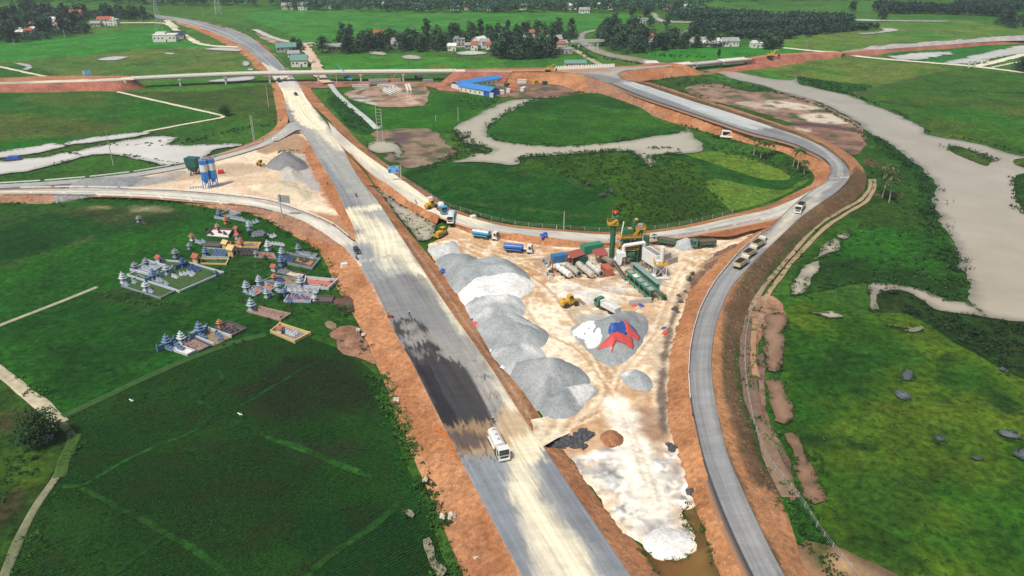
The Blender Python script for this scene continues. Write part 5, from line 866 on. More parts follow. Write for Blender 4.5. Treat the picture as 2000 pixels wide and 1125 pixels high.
# palms
M_palm = leaf_mat('palm_fronds', var=.2)
def palm_meshes(seed, h):
 g = random.Random(seed); mb = MB(); pts = [Vector((0, 0, -.2))]
 lean = Vector((g.uniform(-.5, .5), g.uniform(-.5, .5), 0))
 for i in range(1, 7): t = i / 6; pts.append(Vector((lean.x * t * t * 1.5, lean.y * t * t * 1.5, h * t)))
 for i in range(6): mb.cyl(pts[i], pts[i+1], .24 - .02 * i, .22 - .02 * i, 8, cap=(i == 5))
 tm = bpy.data.meshes.new('trunk'); tm.from_pydata([tuple(v) for v in mb.v], [], mb.f); tm.materials.append(M_palmbark)
 V = []; F = []; K = []; top = pts[-1]
 for i in range(18):
  th = i * 2.4 + g.uniform(-.2, .2); el = g.uniform(-.1, 1.1); L = g.uniform(2.4, 3.3); d = Vector((math.cos(th), math.sin(th), 0)); s = d.cross(Vector((0, 0, 1)))
  kc = Vector((0.05, 0.085, 0.018)) if el > .2 else Vector((0.13, 0.12, 0.03)); prev = None
  for j in range(8):
   t = j / 7; c = top + d * (L * t * math.cos(el * (1 - t * .6))) + Vector((0, 0, L * (math.sin(el) * t - .75 * t * t))); w = .55 * math.sin(math.pi * min(1, .12 + t * .9)) + .04
   if prev is not None:
    for sg in (-1, 1):
     o = len(V); V += [prev, c, c + s * (sg * w) + Vector((0, 0, -.28 * w)) + d * .2, prev + s * (sg * pw * .55) + Vector((0, 0, -.2 * pw)) + d * .05]; F.append((o, o+1, o+2, o+3)); K += [tuple(kc * g.uniform(.7, 1.3))] * 4
   prev = c; pw = w
 cm = bpy.data.meshes.new('fronds'); cm.from_pydata([tuple(v) for v in V], [], F); cm.materials.append(M_palm)
 c = np.ones((len(V), 4), np.float32); c[:, :3] = np.array(K); at = cm.color_attributes.new('Col', 'FLOAT_COLOR', 'POINT'); at.data.foreach_set('color', c.ravel())
 return cm, tm
M_palmbark = paint('palm_bark', (0.34,0.29,0.22), .9)
PALM = [palm_meshes(s, h) for s, h in ((1, 6.5), (2, 7.5), (3, 5.5))]
def palm(px, py, i, label, s=1.0):
 cm, tm = PALM[i]; r = empty('palm_tree', W(px, py, 0), rng.uniform(0, 6), label, 'palm tree'); s *= 1.25; r.scale = (s, s, s)
 for n_, me in (('crown', cm), ('trunk', tm)): o = bpy.data.objects.new(n_, me); COL.objects.link(o); o.parent = r
for px, py, i, l, s in [(1723,387,1,'tall palm beside the red soil strip near the wheel tracks',1.15), (1736,396,0,'shorter palm with yellow fronds leaning right of the tall palm',1.0), (1726,348,2,'green palm behind the pair by the wheel tracks',.9), (1735,362,1,'palm half hidden between the wheel tracks and the river',.9), (1549,325,0,'palm nearest the loop road inside the bend, left of two',.95), (1557,332,1,'palm nearest the loop road inside the bend, taller',.95), (1570,340,2,'small thin palm at the foot of the bend bank',.8), (1472,303,1,'leftmost palm of the row by the oxbow lake',.85), (1485,310,0,'palm second from the left by the oxbow lake',1.0), (1498,306,2,'palm third from the left by the oxbow lake',1.0), (1512,300,2,'short palm at the right end of the lake row',.8)]: palm(px, py, i, l, s)
# ------------------------------------------------------------------ vehicles
M_tyre = paint('tyre', (0.025,0.025,0.026), .9, dirt=.4, dirtc=(0.22,0.17,0.12)); M_rim = paint('wheel_rim', (0.40,0.38,0.35), .5, .3); M_dark = paint('dark_metal', (0.045,0.045,0.048), .6)
def glass_mat():
 m, nt, b = new_mat('dark_glass'); b.inputs['Base Color'].default_value = (0.02, 0.03, 0.035, 1); spec(b, .06, .6); return m
M_glass = glass_mat()
M_white = paint('white_paint', (0.72,0.71,0.68), .35, dirt=.2); M_cream = paint('cream_paint', (0.62,0.50,0.30), .45, dirt=.3); M_yellow = paint('yellow_paint', (0.62,0.36,0.03), .4, dirt=.25); M_blue = paint('blue_paint', (0.035,0.14,0.42), .35, dirt=.2); M_skyblue = paint('sky_blue_paint', (0.06,0.33,0.55), .35, dirt=.2)
M_gtruck = paint('army_green_paint', (0.05,0.12,0.07), .5, dirt=.35); M_gcab = paint('green_cab_paint', (0.06,0.20,0.15), .4, dirt=.2); M_navy = paint('navy_paint', (0.03,0.05,0.08), .25, dirt=.15); M_chrome = paint('light_metal', (0.55,0.55,0.55), .35, .5); M_lamp = paint('lamp_glass', (0.75,0.72,0.62), .15, dirt=0); M_orange = paint('orange_paint', (0.62,0.18,0.03), .45); M_silver = paint('silver_paint', (0.45,0.46,0.46), .3, .4); M_red = paint('red_paint', (0.50,0.03,0.02), .4)
M_load = paint('black_asphalt_load', (0.018,0.018,0.02), .9, dirt=0, dscale=3); M_earthload = paint('earth_load', (0.16,0.09,0.06), .95, dirt=.2); M_stone = paint('pale_load', (0.60,0.60,0.56), .9, dirt=.2)
def wheel(root, x, y, r=.52, w=.32, name='wheel'):
 t = MB().lathe((0, 0, 0), [(r*.62, -w/2), (r*.95, -w/2), (r, -w*.35), (r, w*.35), (r*.95, w/2), (r*.62, w/2)], 16); o = t.build(name, None, root); o.data.materials.append(M_tyre)
 o.rotation_euler = (math.pi/2, 0, 0); o.location = (x, y, r)
 MB().lathe((0, 0, 0), [(r*.58, -w*.42), (r*.6, -w*.3), (r*.6, w*.3), (r*.58, w*.42), (r*.22, w*.34), (r*.2, w*.5)][::1], 12).build('rim', M_rim, o); return o
def axle_wheels(root, xs, tw=2.05, r=.52, w=.34):
 for x in xs:
  for s in (-1, 1): wheel(root, x, s * tw / 2, r, w)
def cab(root, x, m, h=2.25, l=1.75, w=2.45, z=.75):
 """cab-over: x is its front"""
 prof = [(x, z), (x, z + .95), (x - .28, z + h - .1), (x - .45, z + h), (x - l, z + h), (x - l, z)]
 MB().prism(prof[::-1], -w/2, w/2).build('cab', m, root)
 MB().add([(x+.01, -w*.44, z+1.0), (x+.01, w*.44, z+1.0), (x-.23, w*.42, z+h-.14), (x-.23, -w*.42, z+h-.14)], [(0,1,2,3)]).add([(x+.02, -w*.44, z+.98), (x+.02, w*.44, z+.98), (x-.01, w*.44, z+.95), (x-.01, -w*.44, z+.95)], [(0,1,2,3)]).build('windscreen', M_glass, root)
 for s in (-1, 1):
  y = s * (w/2 + .012); MB().add([(x-.18, y, z+1.0), (x-1.15, y, z+1.0), (x-1.15, y, z+h-.2), (x-.42, y, z+h-.2)], [(0,1,2,3) if s < 0 else (3,2,1,0)]).build('side_window', M_glass, root)
  MB().box((x+.03, s*w*.36, z+.12), (.08, .42, .24), bev=.02).build('headlight', M_lamp, root); MB().box((x-.05, s*(w/2+.2), z+1.35), (.12, .22, .5), bev=.03).bar((x-.1, s*w/2, z+1.5), (x-.05, s*(w/2+.2), z+1.55), .05).build('mirror', M_dark, root)
 MB().box((x+.06, 0, z-.12), (.22, w, .36), bev=.05).build('bumper', m, root); MB().box((x+.02, 0, z+.52), (.05, w*.7, .5), bev=.02).build('grille', M_dark, root)
def chassis(root, x0, x1):
 mb = MB()
 for s in (-1, 1): mb.box(((x0+x1)/2, s*.42, .82), (x1-x0, .12, .28))
 for k in range(4): mb.box((x0 + (x1-x0)*(k+.5)/4, 0, .82), (.12, .8, .2))
 mb.box((.9, -.95, .75), (1.2, .5, .5), bev=.06).box((.9, .95, .75), (.9, .5, .5), bev=.06).build('chassis', M_dark, root)
def place(root, rear, front, z):
 a, b = W(*rear, z), W(*front, z); d = b - a; root.location = (a + b) / 2; root.rotation_euler = (0, 0, math.atan2(d.y, d.x)); return root
def tipper(rear, front, z, cabm, bodym, load, label, group=None, axles=(3.1, 1.75, -1.9, -3.2), heapn=1.0, name='tipper_truck'):
 r = empty(name, label=label, cat='tipper truck', group=group); place(r, rear, front, z); chassis(r, -4.2, 4.0); cab(r, 4.25, cabm); axle_wheels(r, axles)
 mb = MB(); L, w, h, zb = 5.9, 2.45, 1.25, 1.2; xc = -1.35; t = .08
 mb.box((xc, 0, zb+.05), (L, w, .1)).box((xc, w/2 - t/2, zb + h/2 + .1), (L, t, h)).box((xc, -w/2 + t/2, zb + h/2 + .1), (L, t, h)).box((xc + L/2 - t/2, 0, zb + h/2 + .18), (t, w - .17, h + .15)).box((xc + L/2 + .25, 0, zb + h + .25), (.6, w - .2, .07))
 for k in range(7):
  for s in (-1, 1): mb.box((xc - L/2 + .3 + k * .88, s * (w/2 + .035), zb + h/2 + .05), (.12, .07, h))
 for s in (-1, 1): mb.box((xc, s * (w/2 + .03), zb + h + .06), (L, .09, .12))
 mb.build('tipper_body', bodym, r); MB().box((xc - L/2 + t/2, 0, zb + h/2 + .1), (t, w - .17, h)).box((xc - L/2 - .04, 0, zb + h + .02), (.07, w, .1)).build('tailgate', bodym, r)
 if load:
  V = []; nx, ny = 14, 7
  for i in range(nx):
   for j in range(ny):
    u, v = i/(nx-1)*2 - 1, j/(ny-1)*2 - 1; V.append((xc + u*(L/2 - .1), v*(w/2 - .1), zb + .95*h + heapn*.55*(1 - u*u)*(1 - v*v) + random.uniform(-.05, .05)))
  F = [(i*ny + j, (i+1)*ny + j, (i+1)*ny + j + 1, i*ny + j + 1) for i in range(nx-1) for j in range(ny-1)]
  mesh_obj('load', V, F, load, r, True)
 for s in (-1, 1): MB().prism([(-1.2,1.14),(-3.9,1.14),(-3.9,1.19),(-1.2,1.19)], s*1.05 - .25, s*1.05 + .25).build('mudguard', M_dark, r)
 return r
def tanker(rear, front, z, cabm, tankm, label, band=None, L=6.6, xc=-1.6, axles=(3.6, 1.2, 0.1, -2.4, -3.5), flat=.9, name='tanker_truck', total=9.6):
 r = empty(name, label=label, cat='tanker truck'); place(r, rear, front, z); chassis(r, -total/2 + .1, total/2 - .3); cab(r, total/2, cabm); axle_wheels(r, axles)
 n = 20; V = []; prof = [(-L/2, .02), (-L/2, .8), (-L/2 + .12, .98), (-L/2 + .3, 1.0), (L/2 - .3, 1.0), (L/2 - .12, .98), (L/2, .8), (L/2, .02)]
 for x, k in prof:
  for i in range(n): th = 2*math.pi*i/n; V.append((xc + x, 1.18 * k * math.cos(th), 2.05 + flat * k * math.sin(th)))
 F = [(a*n + i, a*n + (i+1) % n, (a+1)*n + (i+1) % n, (a+1)*n + i) for a in range(len(prof)-1) for i in range(n)]; F = [f[::-1] for f in F]
 o = mesh_obj('tank', V, F, tankm, r, True); o.data.set_sharp_from_angle(angle=R(50))
 if band:
  V = []
  for x in (-L/2 + .35, L/2 - .35):
   for i in range(9): th = R(35 + 110*i/8); V.append((xc + x, 1.2*math.cos(th), 2.05 + (flat + .02)*math.sin(th)))
  mesh_obj('top_band', V, [(i+1, i, 9+i, 10+i) for i in range(8)], band, r, True)
 mb = MB()
 for k in range(3): mb.cyl((xc - L*.3 + k*L*.3, 0, 2.05+flat-.05), (xc - L*.3 + k*L*.3, 0, 2.2+flat), .3, n=12)
 mb.bar((xc - L/2 + .3, .55, 2.12+flat), (xc + L/2 - .3, .55, 2.12+flat), .04).bar((xc - L/2 + .3, -.55, 2.12+flat), (xc + L/2 - .3, -.55, 2.12+flat), .04)
 mb.build('hatches', M_chrome, r); lb = MB()
 for k in range(6): lb.bar((xc - L/2 - .12, -.25, 1.1 + k*.3), (xc - L/2 - .12, .25, 1.1 + k*.3), .04)
 lb.bar((xc - L/2 - .12, -.25, 1.0), (xc - L/2 - .12, -.25, 2.9), .05).bar((xc - L/2 - .12, .25, 1.0), (xc - L/2 - .12, .25, 2.9), .05).build('ladder', M_dark, r)
 MB().box((xc, 1.1, 1.12), (L*.8, .35, .3), bev=.04).box((xc, -1.1, 1.12), (L*.8, .35, .3), bev=.04).build('tool_box', tankm, r); return r
tanker((962,856), (984,900), HZ, M_white, M_white, 'white water tanker truck spraying the dark asphalt on the highway', axles=(3.1, 1.8, -2.0, -3.2), total=8.8, L=5.6, xc=-1.2)
tanker((917,461), (979,470), .65, M_white, M_skyblue, 'light blue tanker with white cab and white band along its tank top', band=M_white)
tanker((979,490), (1046,495), .65, M_white, M_blue, 'dark blue tanker with white cab parked below the ramp', flat=.95)
tipper((884,417), (878,444), 2.2, M_white, M_skyblue, M_stone, 'white cab tipper with a light blue body driving off the ramp')
tipper((1318,482), (1270,474), .7, M_gtruck, M_gtruck, M_earthload, 'dark green tipper truck parked right beside the mixing tower', 'dark green tipper trucks', heapn=.2)
tipper((1393,481), (1352,484), .7, M_gcab, M_gtruck, M_earthload, 'green tipper truck with bright green cab facing the gravel heap', heapn=.2)
PG = 'cream tippers queueing on the loop road'
tipper((1467,491), (1494,474), 3.5, M_white, M_cream, M_load, 'cream tipper with black load at the head of the queue of three', PG, heapn=.3).scale = (.84,.95,1); tipper((1450,510), (1476,492), 3.5, M_white, M_cream, M_load, 'cream tipper with black load in the middle of the queue', PG, heapn=.3).scale = (.84,.95,1); tipper((1434,530), (1460,511), 3.5, M_white, M_cream, M_load, 'cream tipper with black load at the tail of the queue', PG, heapn=.3).scale = (.84,.95,1)
tipper((1568,402), (1555,421), 3.5, M_white, M_cream, M_load, 'white cab tipper alone on the loop road bend', heapn=.1)
tipper((1208,618), (1164,595), .7, M_gcab, M_white, M_stone, 'tipper with green cab and full white stone load by the tarpaulin heap', heapn=1.0)
def mixer(rear, front, z, label):
 r = empty('concrete_mixer', label=label, cat='concrete mixer'); place(r, rear, front, z); chassis(r, -3.9, 3.6); cab(r, 4.0, M_skyblue); axle_wheels(r, (2.9, -1.6, -2.9))
 T = Matrix.Translation((-.7, 0, 2.5)) @ Matrix.Rotation(R(90 - 12), 4, 'Y')
 MB().lathe((0, 0, 0), [(.3, -2.9), (.55, -2.9), (1.05, -1.3), (1.2, .2), (1.15, 1.0), (.7, 1.9), (.3, 1.95)], 18, T).build('drum', M_white, r, True); MB().bar((-3.4, 0, 2.4), (-4.3, 0, 1.5), .5, .1).box((-3.3, 0, 1.9), (.3, 1.6, 1.6)).build('chute', M_skyblue, r)
mixer((856,405), (870,421), 3.0, 'white and blue concrete mixer on the ramp behind the wheel loader')
def loader(rear, front, z, label, m=M_yellow, s=1.0):
 r = empty('wheel_loader', label=label, cat='wheel loader'); place(r, rear, front, z); r.scale = (s, s, s)
 MB().prism([(-3.2,.8),(-3.2,1.9),(-2.9,2.15),(-.6,2.25),(-.6,.8)], -1.0, 1.0).box((.7, 0, 1.15), (2.4, 1.3, 1.0), bev=.1).build('body', m, r)
 c = MB().prism([(-.9,2.2),(-.9,3.3),(-.6,3.45),(.5,3.45),(.8,2.2)], -.75, .75).build('cab', m, r); g = MB()
 for s_ in (-1, 1): g.add([(-.75, s_*.762, 2.35), (.6, s_*.762, 2.35), (.42, s_*.762, 3.3), (-.75, s_*.762, 3.3)], [(0,1,2,3) if s_ < 0 else (3,2,1,0)])
 g.add([(.815, -.65, 2.3), (.815, .65, 2.3), (.53, .65, 3.38), (.53, -.65, 3.38)], [(0,1,2,3)]).build('cab_glass', M_glass, c)
 for x in (-1.9, 1.35):
  for s_ in (-1, 1): wheel(r, x, s_*1.1, .82, .6)
 a = MB()
 for s_ in (-1, 1): a.bar((1.0, s_*.55, 1.7), (2.4, s_*.55, 1.35), .18, .3).bar((2.4, s_*.55, 1.35), (3.4, s_*.55, .6), .18, .3)
 a.build('lift_arm', m, r); MB().prism([(3.3,.25),(3.3,1.2),(3.45,1.25),(3.55,.45),(4.5,.15),(4.5,.08)], -1.4, 1.4).build('bucket', M_silver, r)
 for k in range(2): MB().cyl((-2.2, .4 - .8*k, 2.1), (-2.2, .4 - .8*k, 2.75), .08).build('exhaust', M_dark, r)
 return r
loader((1096,600), (1132,592), .7, 'yellow wheel loader working in the middle of the plant yard'); loader((833,409), (853,403), 3.0, 'yellow wheel loader on the ramp beside the white block', s=.9); loader((505,322), (515,326), YZ, 'small yellow wheel loader below the dark gravel heap', s=.8)
def tracks(r, L=3.6, w=.5, gap=1.9, h=.9):
 for s in (-1, 1): MB().prism([(-L/2,.3),(-L/2+.3,.0),(L/2-.3,0),(L/2,.3),(L/2,.6),(L/2-.3,h),(-L/2+.3,h),(-L/2,.6)], s*gap/2 - w/2, s*gap/2 + w/2).build('track', M_dark, r)
def dozer(rear, front, z, label):
 r = empty('bulldozer', label=label, cat='bulldozer'); place(r, rear, front, z); tracks(r, 4.0)
 MB().prism([(-1.8,.7),(-1.8,1.7),(.2,1.9),(2.0,1.75),(2.1,.8)], -.7, .7).build('body', M_yellow, r); c = MB().box((-.7, 0, 2.3), (1.5, 1.4, 1.2), bev=.1, taper=.9).build('cab', M_yellow, r)
 MB().box((-.7, 0, 2.38), (1.2, 1.44, .7), taper=.93).box((-.7, 0, 2.38), (1.53, 1.1, .7), taper=.93).build('cab_glass', M_glass, c); MB().box((-.7, 0, 2.95), (1.7, 1.6, .12), bev=.04).build('cab_roof', M_yellow, r)
 MB().prism([(2.5,.1),(2.75,.2),(2.7,.7),(2.8,1.2),(2.6,1.2),(2.45,.6)], -1.6, 1.6).bar((0, 1.2, .5), (2.5, 1.2, .5), .15, .2).bar((0, -1.2, .5), (2.5, -1.2, .5), .15, .2).build('blade', M_yellow, r); MB().prism([(-2.0,.8),(-2.6,.9),(-2.7,.2),(-2.5,.2),(-2.4,.7),(-2.0,.6)], -.5, .5).build('ripper', M_dark, r); return r
dozer((874,456), (850,464), .8, 'yellow bulldozer at the foot of the ramp by the reed pond')
def excavator(p, rz, z, label, m=M_yellow, s=1.0):
 r = empty('excavator', W(*p, z), rz, label, 'excavator'); r.scale = (s, s, s); tracks(r, 3.8)
 MB().box((-.5, 0, 1.5), (3.2, 2.5, .9), bev=.12).box((-1.5, -.1, 2.0), (1.3, 2.2, .4), bev=.1).build('body', m, r); c = MB().box((.6, .8, 2.4), (1.3, .85, 1.4), bev=.1, taper=.9).build('cab', m, r); MB().box((.62, .8, 2.55), (1.36, .7, .9), taper=.93).build('cab_glass', M_glass, c)
 MB().prism([(.9,1.6),(3.4,4.4),(5.0,4.3),(5.0,3.9),(3.6,3.8),(1.5,1.4)], -.25, .25).build('boom', m, r); MB().bar((4.9, 0, 4.3), (6.2, 0, 1.4), .3, .4).build('stick', m, r); MB().prism([(6.0,1.6),(6.5,1.4),(6.6,.4),(5.9,.1),(5.5,.6)], -.5, .5).build('bucket', M_dark, r); return r
excavator((1505,112), 0.4, 4.3, 'yellow excavator on the red embankment right of the river bridge', s=1.3); excavator((1070,139), .3, 6.5, 'yellow excavator on the embankment beside the row of concrete blocks'); excavator((763,160), .6, 0.2, 'orange excavator with raised boom under the overpass', M_orange); excavator((557,158), .2, .6, 'small yellow excavator under the overpass on the highway', s=.7)
def car(p, rz, z, m, label, s=1.0):
 r = empty('car', W(*p, z), rz, label, 'car'); r.scale = (s, s, s)
 MB().prism([(-2.25,.35),(-2.3,.95),(-2.0,1.05),(1.1,1.08),(2.1,.92),(2.25,.6),(2.2,.32)][::-1], -.9, .9).build('body', m, r); MB().box((-.55, 0, 1.36), (2.9, 1.62, .62), taper=.80, bev=.08).build('roof', m, r)
 MB().box((-.55, 0, 1.34), (2.94, 1.3, .46), taper=.84).box((-.55, 0, 1.34), (2.3, 1.66, .44), taper=.84).build('windows', M_glass, r)
 for x in (-1.4, 1.4):
  for y in (-.8, .8): wheel(r, x, y, .36, .24)
 for y in (-.65, .65): MB().box((2.2, y, .75), (.12, .38, .16), bev=.02).build('headlight', M_lamp, r); MB().box((-2.27, y, .85), (.1, .3, .2), bev=.02).build('tail_light', M_red, r)
 return r
dv = math.atan2((W(700,500,3) - W(690,480,3)).y, (W(700,500,3) - W(690,480,3)).x)
car((697,493), dv, HZ, M_navy, 'dark blue car at the mouth of the left ramp'); car((578,186), dv + .1, hz(186), M_navy, 'dark car driving on the cream highway near the overpass')
def lorry(p, rz, z, cabm, bodym, label, s=1.0):
 r = empty('lorry', W(*p, z), rz, label, 'lorry'); r.scale = (s, s, s); chassis(r, -3.5, 3.3); cab(r, 3.6, cabm); axle_wheels(r, (2.4, -1.8, -2.9)); MB().box((-1.0, 0, 2.2), (5.0, 2.4, 2.0), bev=.05).build('cargo_box', bodym, r)
lorry((545,160), 1.9, .6, M_dark, M_navy, 'dark lorry standing under the overpass on the highway', .8); lorry((613,124), 1.8, .6, M_dark, M_silver, 'grey lorry on the service road beyond the overpass', .7)
def crane(p, rz, m, label):
 r = empty('crane_truck', W(*p, .2), rz, label, 'crane truck'); chassis(r, -3.5, 3.3); cab(r, 3.6, m); axle_wheels(r, (2.4, -1.8, -2.9)); MB().box((-1.0, 0, 1.5), (4.6, 2.3, .8), bev=.08).build('turntable', m, r); MB().bar((-1.5, 0, 2.2), (6.0, 0, 7.5), .5, .6).build('boom', m, r); MB().bar((5.6, 0, 7.2), (10.0, 0, 10.4), .3, .35).build('jib', m, r)
crane((682,158), 2.6, M_skyblue, 'light blue crane truck with raised boom under the overpass'); lorry((818,154), 3.0, .2, M_skyblue, M_silver, 'pale blue cab lorry under the right end of the overpass', .8)
# motorbikes and people on the highway
def skin_body(name, J, E, m, parent):
 """one continuous figure grown over joints: J = {name: (x, y, z, radius)}, E = bones"""
 ks = list(J); me = bpy.data.meshes.new(name); me.from_pydata([J[k][:3] for k in ks], [(ks.index(a), ks.index(b)) for a, b in E], []); me.materials.append(m)
 o = bpy.data.objects.new(name, me); COL.objects.link(o); o.parent = parent; md = o.modifiers.new('skin', 'SKIN')
 for v, k in zip(me.skin_vertices[0].data, ks): v.radius = (J[k][3], J[k][3] * (.8 if k in ('chest', 'pelvis', 'belly') else 1)); v.use_root = k == ks[0]
 s = o.modifiers.new('sub', 'SUBSURF'); s.levels = s.render_levels = 1; md.use_smooth_shade = True; return o
M_skin = paint('skin', (0.42,0.25,0.17), .6, dirt=0); M_cloth = [paint('cloth_dark', (0.05,0.06,0.09), .9), paint('cloth_red', (0.42,0.08,0.05), .9), paint('cloth_white', (0.6,0.6,0.58), .9)]; M_hat = paint('straw_hat', (0.5,0.4,0.2), .9)
def person(p, rz, z, label, top, stride=.18, arm=.25, sit=False):
 r = empty('person', W(*p, z), rz, label, 'person')
 if sit: J = dict(pelvis=(0,0,.82,.16), belly=(.04,0,1.0,.14), chest=(.1,0,1.25,.17), neck=(.13,0,1.42,.06), head=(.15,0,1.58,.1), crown=(.15,0,1.68,.07), sl=(.1,.2,1.33,.07), el=(.3,.26,1.1,.05), hl=(.52,.25,1.08,.045), sr=(.1,-.2,1.33,.07), er=(.3,-.26,1.1,.05), hr=(.52,-.25,1.08,.045), kl=(.38,.17,.75,.075), al=(.3,.18,.35,.05), tl=(.45,.18,.3,.045), kr=(.38,-.17,.75,.075), ar=(.3,-.18,.35,.05), tr=(.45,-.18,.3,.045))
 else: J = dict(pelvis=(0,0,.92,.15), belly=(0,0,1.08,.14), chest=(.02,0,1.3,.17), neck=(.02,0,1.46,.06), head=(.04,0,1.6,.1), crown=(.04,0,1.7,.07), sl=(.02,.2,1.38,.07), el=(-.03,.27,1.12,.05), hl=(arm,.28,.95,.04), sr=(.02,-.2,1.38,.07), er=(-.03,-.27,1.12,.05), hr=(arm*.4,-.28,.9,.04), kl=(stride*.6,.1,.5,.075), al=(stride,.1,.08,.05), tl=(stride+.16,.1,.04,.045), kr=(-stride*.3,-.1,.5,.075), ar=(-stride,-.1,.08,.05), tr=(-stride+.16,-.1,.04,.045))
 E = [('pelvis','belly'),('belly','chest'),('chest','neck'),('neck','head'),('head','crown'),('chest','sl'),('sl','el'),('el','hl'),('chest','sr'),('sr','er'),('er','hr'),('pelvis','kl'),('kl','al'),('al','tl'),('pelvis','kr'),('kr','ar'),('ar','tr')]
 skin_body('body', J, E, top, r); h = J['head']; MB().lathe((h[0], h[1], h[2]), [(.24,.02),(.23,.05),(.12,.13),(.02,.2)], 12).build('hat', M_hat, r)
 MB().lathe((h[0]+.03, h[1], h[2]-.1), [(.02,0),(.075,.03),(.092,.1),(.085,.15)], 10).build('face', M_skin, r); return r
def motorbike(p, rz, z, label, rider=None):
 r = empty('motorbike', W(*p, z), rz, label, 'motorbike')
 for x in (-.62, .62): wheel(r, x, 0, .3, .1)
 MB().prism([(-.9,.55),(-.7,.75),(.0,.72),(.3,.55),(.5,.85),(.6,.85),(.35,.35),(-.3,.3)], -.13, .13).build('body', M_red, r); MB().bar((.55, -.32, 1.0), (.55, .32, 1.0), .04).bar((.6, 0, .4), (.5, 0, 1.0), .06).build('handlebar', M_dark, r); MB().box((-.35, 0, .8), (.7, .24, .1), bev=.04).build('seat', M_dark, r)
 if rider: q = person(p, rz, z + .02, rider, M_cloth[0], sit=True); d = Vector((math.cos(rz), math.sin(rz), 0)) * -.3; q.location = q.location + d
motorbike((696,384), dv, HZ, 'motorbike ridden down the middle of the highway', 'person in dark clothes riding the motorbike down the highway'); motorbike((697,507), dv + .2, HZ, 'motorbike following behind the dark blue car', 'person in dark clothes on the motorbike beside the dark blue car'); motorbike((763,621), dv + 1.2, HZ, 'motorbike parked at the road edge above the wet patches')
person((759,619), 0.5, HZ, 'person in red standing by the parked motorbike', M_cloth[1]); person((800,618), 2.5, HZ, 'person in dark clothes walking behind the wet asphalt', M_cloth[0], .25); person((963,827), 2.0, HZ, 'person in dark clothes on foot behind the white water tanker', M_cloth[0], .2)
person((741,401), 1.5, HZ - .3, 'person in dark clothes at the right edge of the highway', M_cloth[0]); person((640,362), 1.5, HZ - .3, 'person in dark clothes standing on the red earth left of the highway', M_cloth[0]); person((811,397), 2.0, 3.0, 'person in white standing on the ramp left of the loader', M_cloth[2]); person((813,398.5), 0.4, 3.0, 'person in dark clothes standing on the ramp left of the loader', M_cloth[0])
# ------------------------------------------------------------------ works: plant, silos, bridges, buildings
def zat(b, py):
 """height above place b that shows at the picture height py"""
 v = -(py - 562.5) / FPX; return CAM_H + b[1] * (v*CP - SP) / (v*SP + CP)
M_green = paint('plant_green', (0.02,0.13,0.065), .45, dirt=.3); M_pyel = paint('plant_yellow', (0.62,0.33,0.02), .5, dirt=.25); M_pwhite = paint('plant_white', (0.78,0.78,0.75), .45, dirt=.2, dscale=.8); M_grey = paint('galvanised', (0.33,0.34,0.34), .5, .2, dirt=.3); M_gpale = paint('pale_green_roof', (0.26,0.36,0.32), .5, dirt=.25)
M_redroof = paint('red_sheet_roof', (0.33,0.075,0.06), .6, dirt=.35); M_rust = paint('rusty_steel', (0.30,0.25,0.19), .6, .2, dirt=.6, dirtc=(0.20,0.10,0.05)); M_ctblue = paint('container_blue', (0.03,0.16,0.36), .5, dirt=.2); M_ctgreen = paint('container_green', (0.03,0.22,0.13), .5, dirt=.2); M_ctdark = paint('container_dark_green', (0.02,0.08,0.06), .5); M_ctorange = paint('container_orange', (0.45,0.12,0.07), .5, dirt=.25)
M_conc = paint('concrete', (0.48,0.47,0.43), .9, dirt=.3, dscale=.4); M_concl = paint('pale_concrete', (0.66,0.64,0.57), .9, dirt=.25, dscale=.3); M_concd = paint('grey_concrete', (0.28,0.29,0.30), .9, dirt=.3, dscale=.5); M_wire = paint('steel_post', (0.50,0.51,0.50), .5, .2); M_dkgrey = paint('dark_opening', (0.03,0.03,0.032), .8, dirt=0)
YG = .62
def rails(mb, pts, z, h=1.1, closed=True):
 n = len(pts)
 for i in range(n if closed else n - 1):
  a, b = Vector((*pts[i], z)), Vector((*pts[(i+1) % n], z))
  for k in (h, h*.5): mb.bar(a + Vector((0,0,k)), b + Vector((0,0,k)), .07)
  m = max(2, int((b - a).length / 1.2))
  for j in range(m): p = a.lerp(b, j/m); mb.bar(p, p + Vector((0,0,h)), .07)
 return mb
def rect(x, y, w, d): return [(x-w/2, y-d/2), (x+w/2, y-d/2), (x+w/2, y+d/2), (x-w/2, y+d/2)]
# chimney
b = W(1194, 507, YG); zt = zat(b, 437) - YG
r = empty('chimney', b, 0, 'tall dark green chimney stack with yellow platform and a bent cap', 'chimney')
mb = MB().cyl((0,0,0), (0,0,zt), .86, n=18)
for k in range(5): mb.lathe((0, 0, zt*(k+.5)/5), [(.92,-.08),(.92,.08)], 18)
mb.box((0,0,.2), (2.4,2.4,.4)).build('stack', M_green, r, True); pts = rect(-.3, 0, 3.4, 3.0)
rails(MB().box((-.3,0,zt), (3.4,3.0,.12)), pts, zt).bar((-1.4,-1.3,zt+.2), (.9,-1.55,zt+2.0), .3, .7).build('platform', M_pyel, r)
MB().cyl((0,0,zt), (0,0,zt+1.7), .75, n=16).cyl((0,0,zt+1.7), (.55,0,zt+2.3), .75, .72, 16).cyl((.55,0,zt+2.3), (1.4,0,zt+2.35), .72, n=16).build('cap', M_green, r, True)
ld = MB()
for s in (-.25, .25): ld.bar((1.0, s, 0), (1.0, s, zt), .06)
for k in range(int(zt/.5)): ld.bar((1.0,-.25,.4+k*.5), (1.0,.25,.4+k*.5), .05)
ld.build('ladder', M_pyel, r)
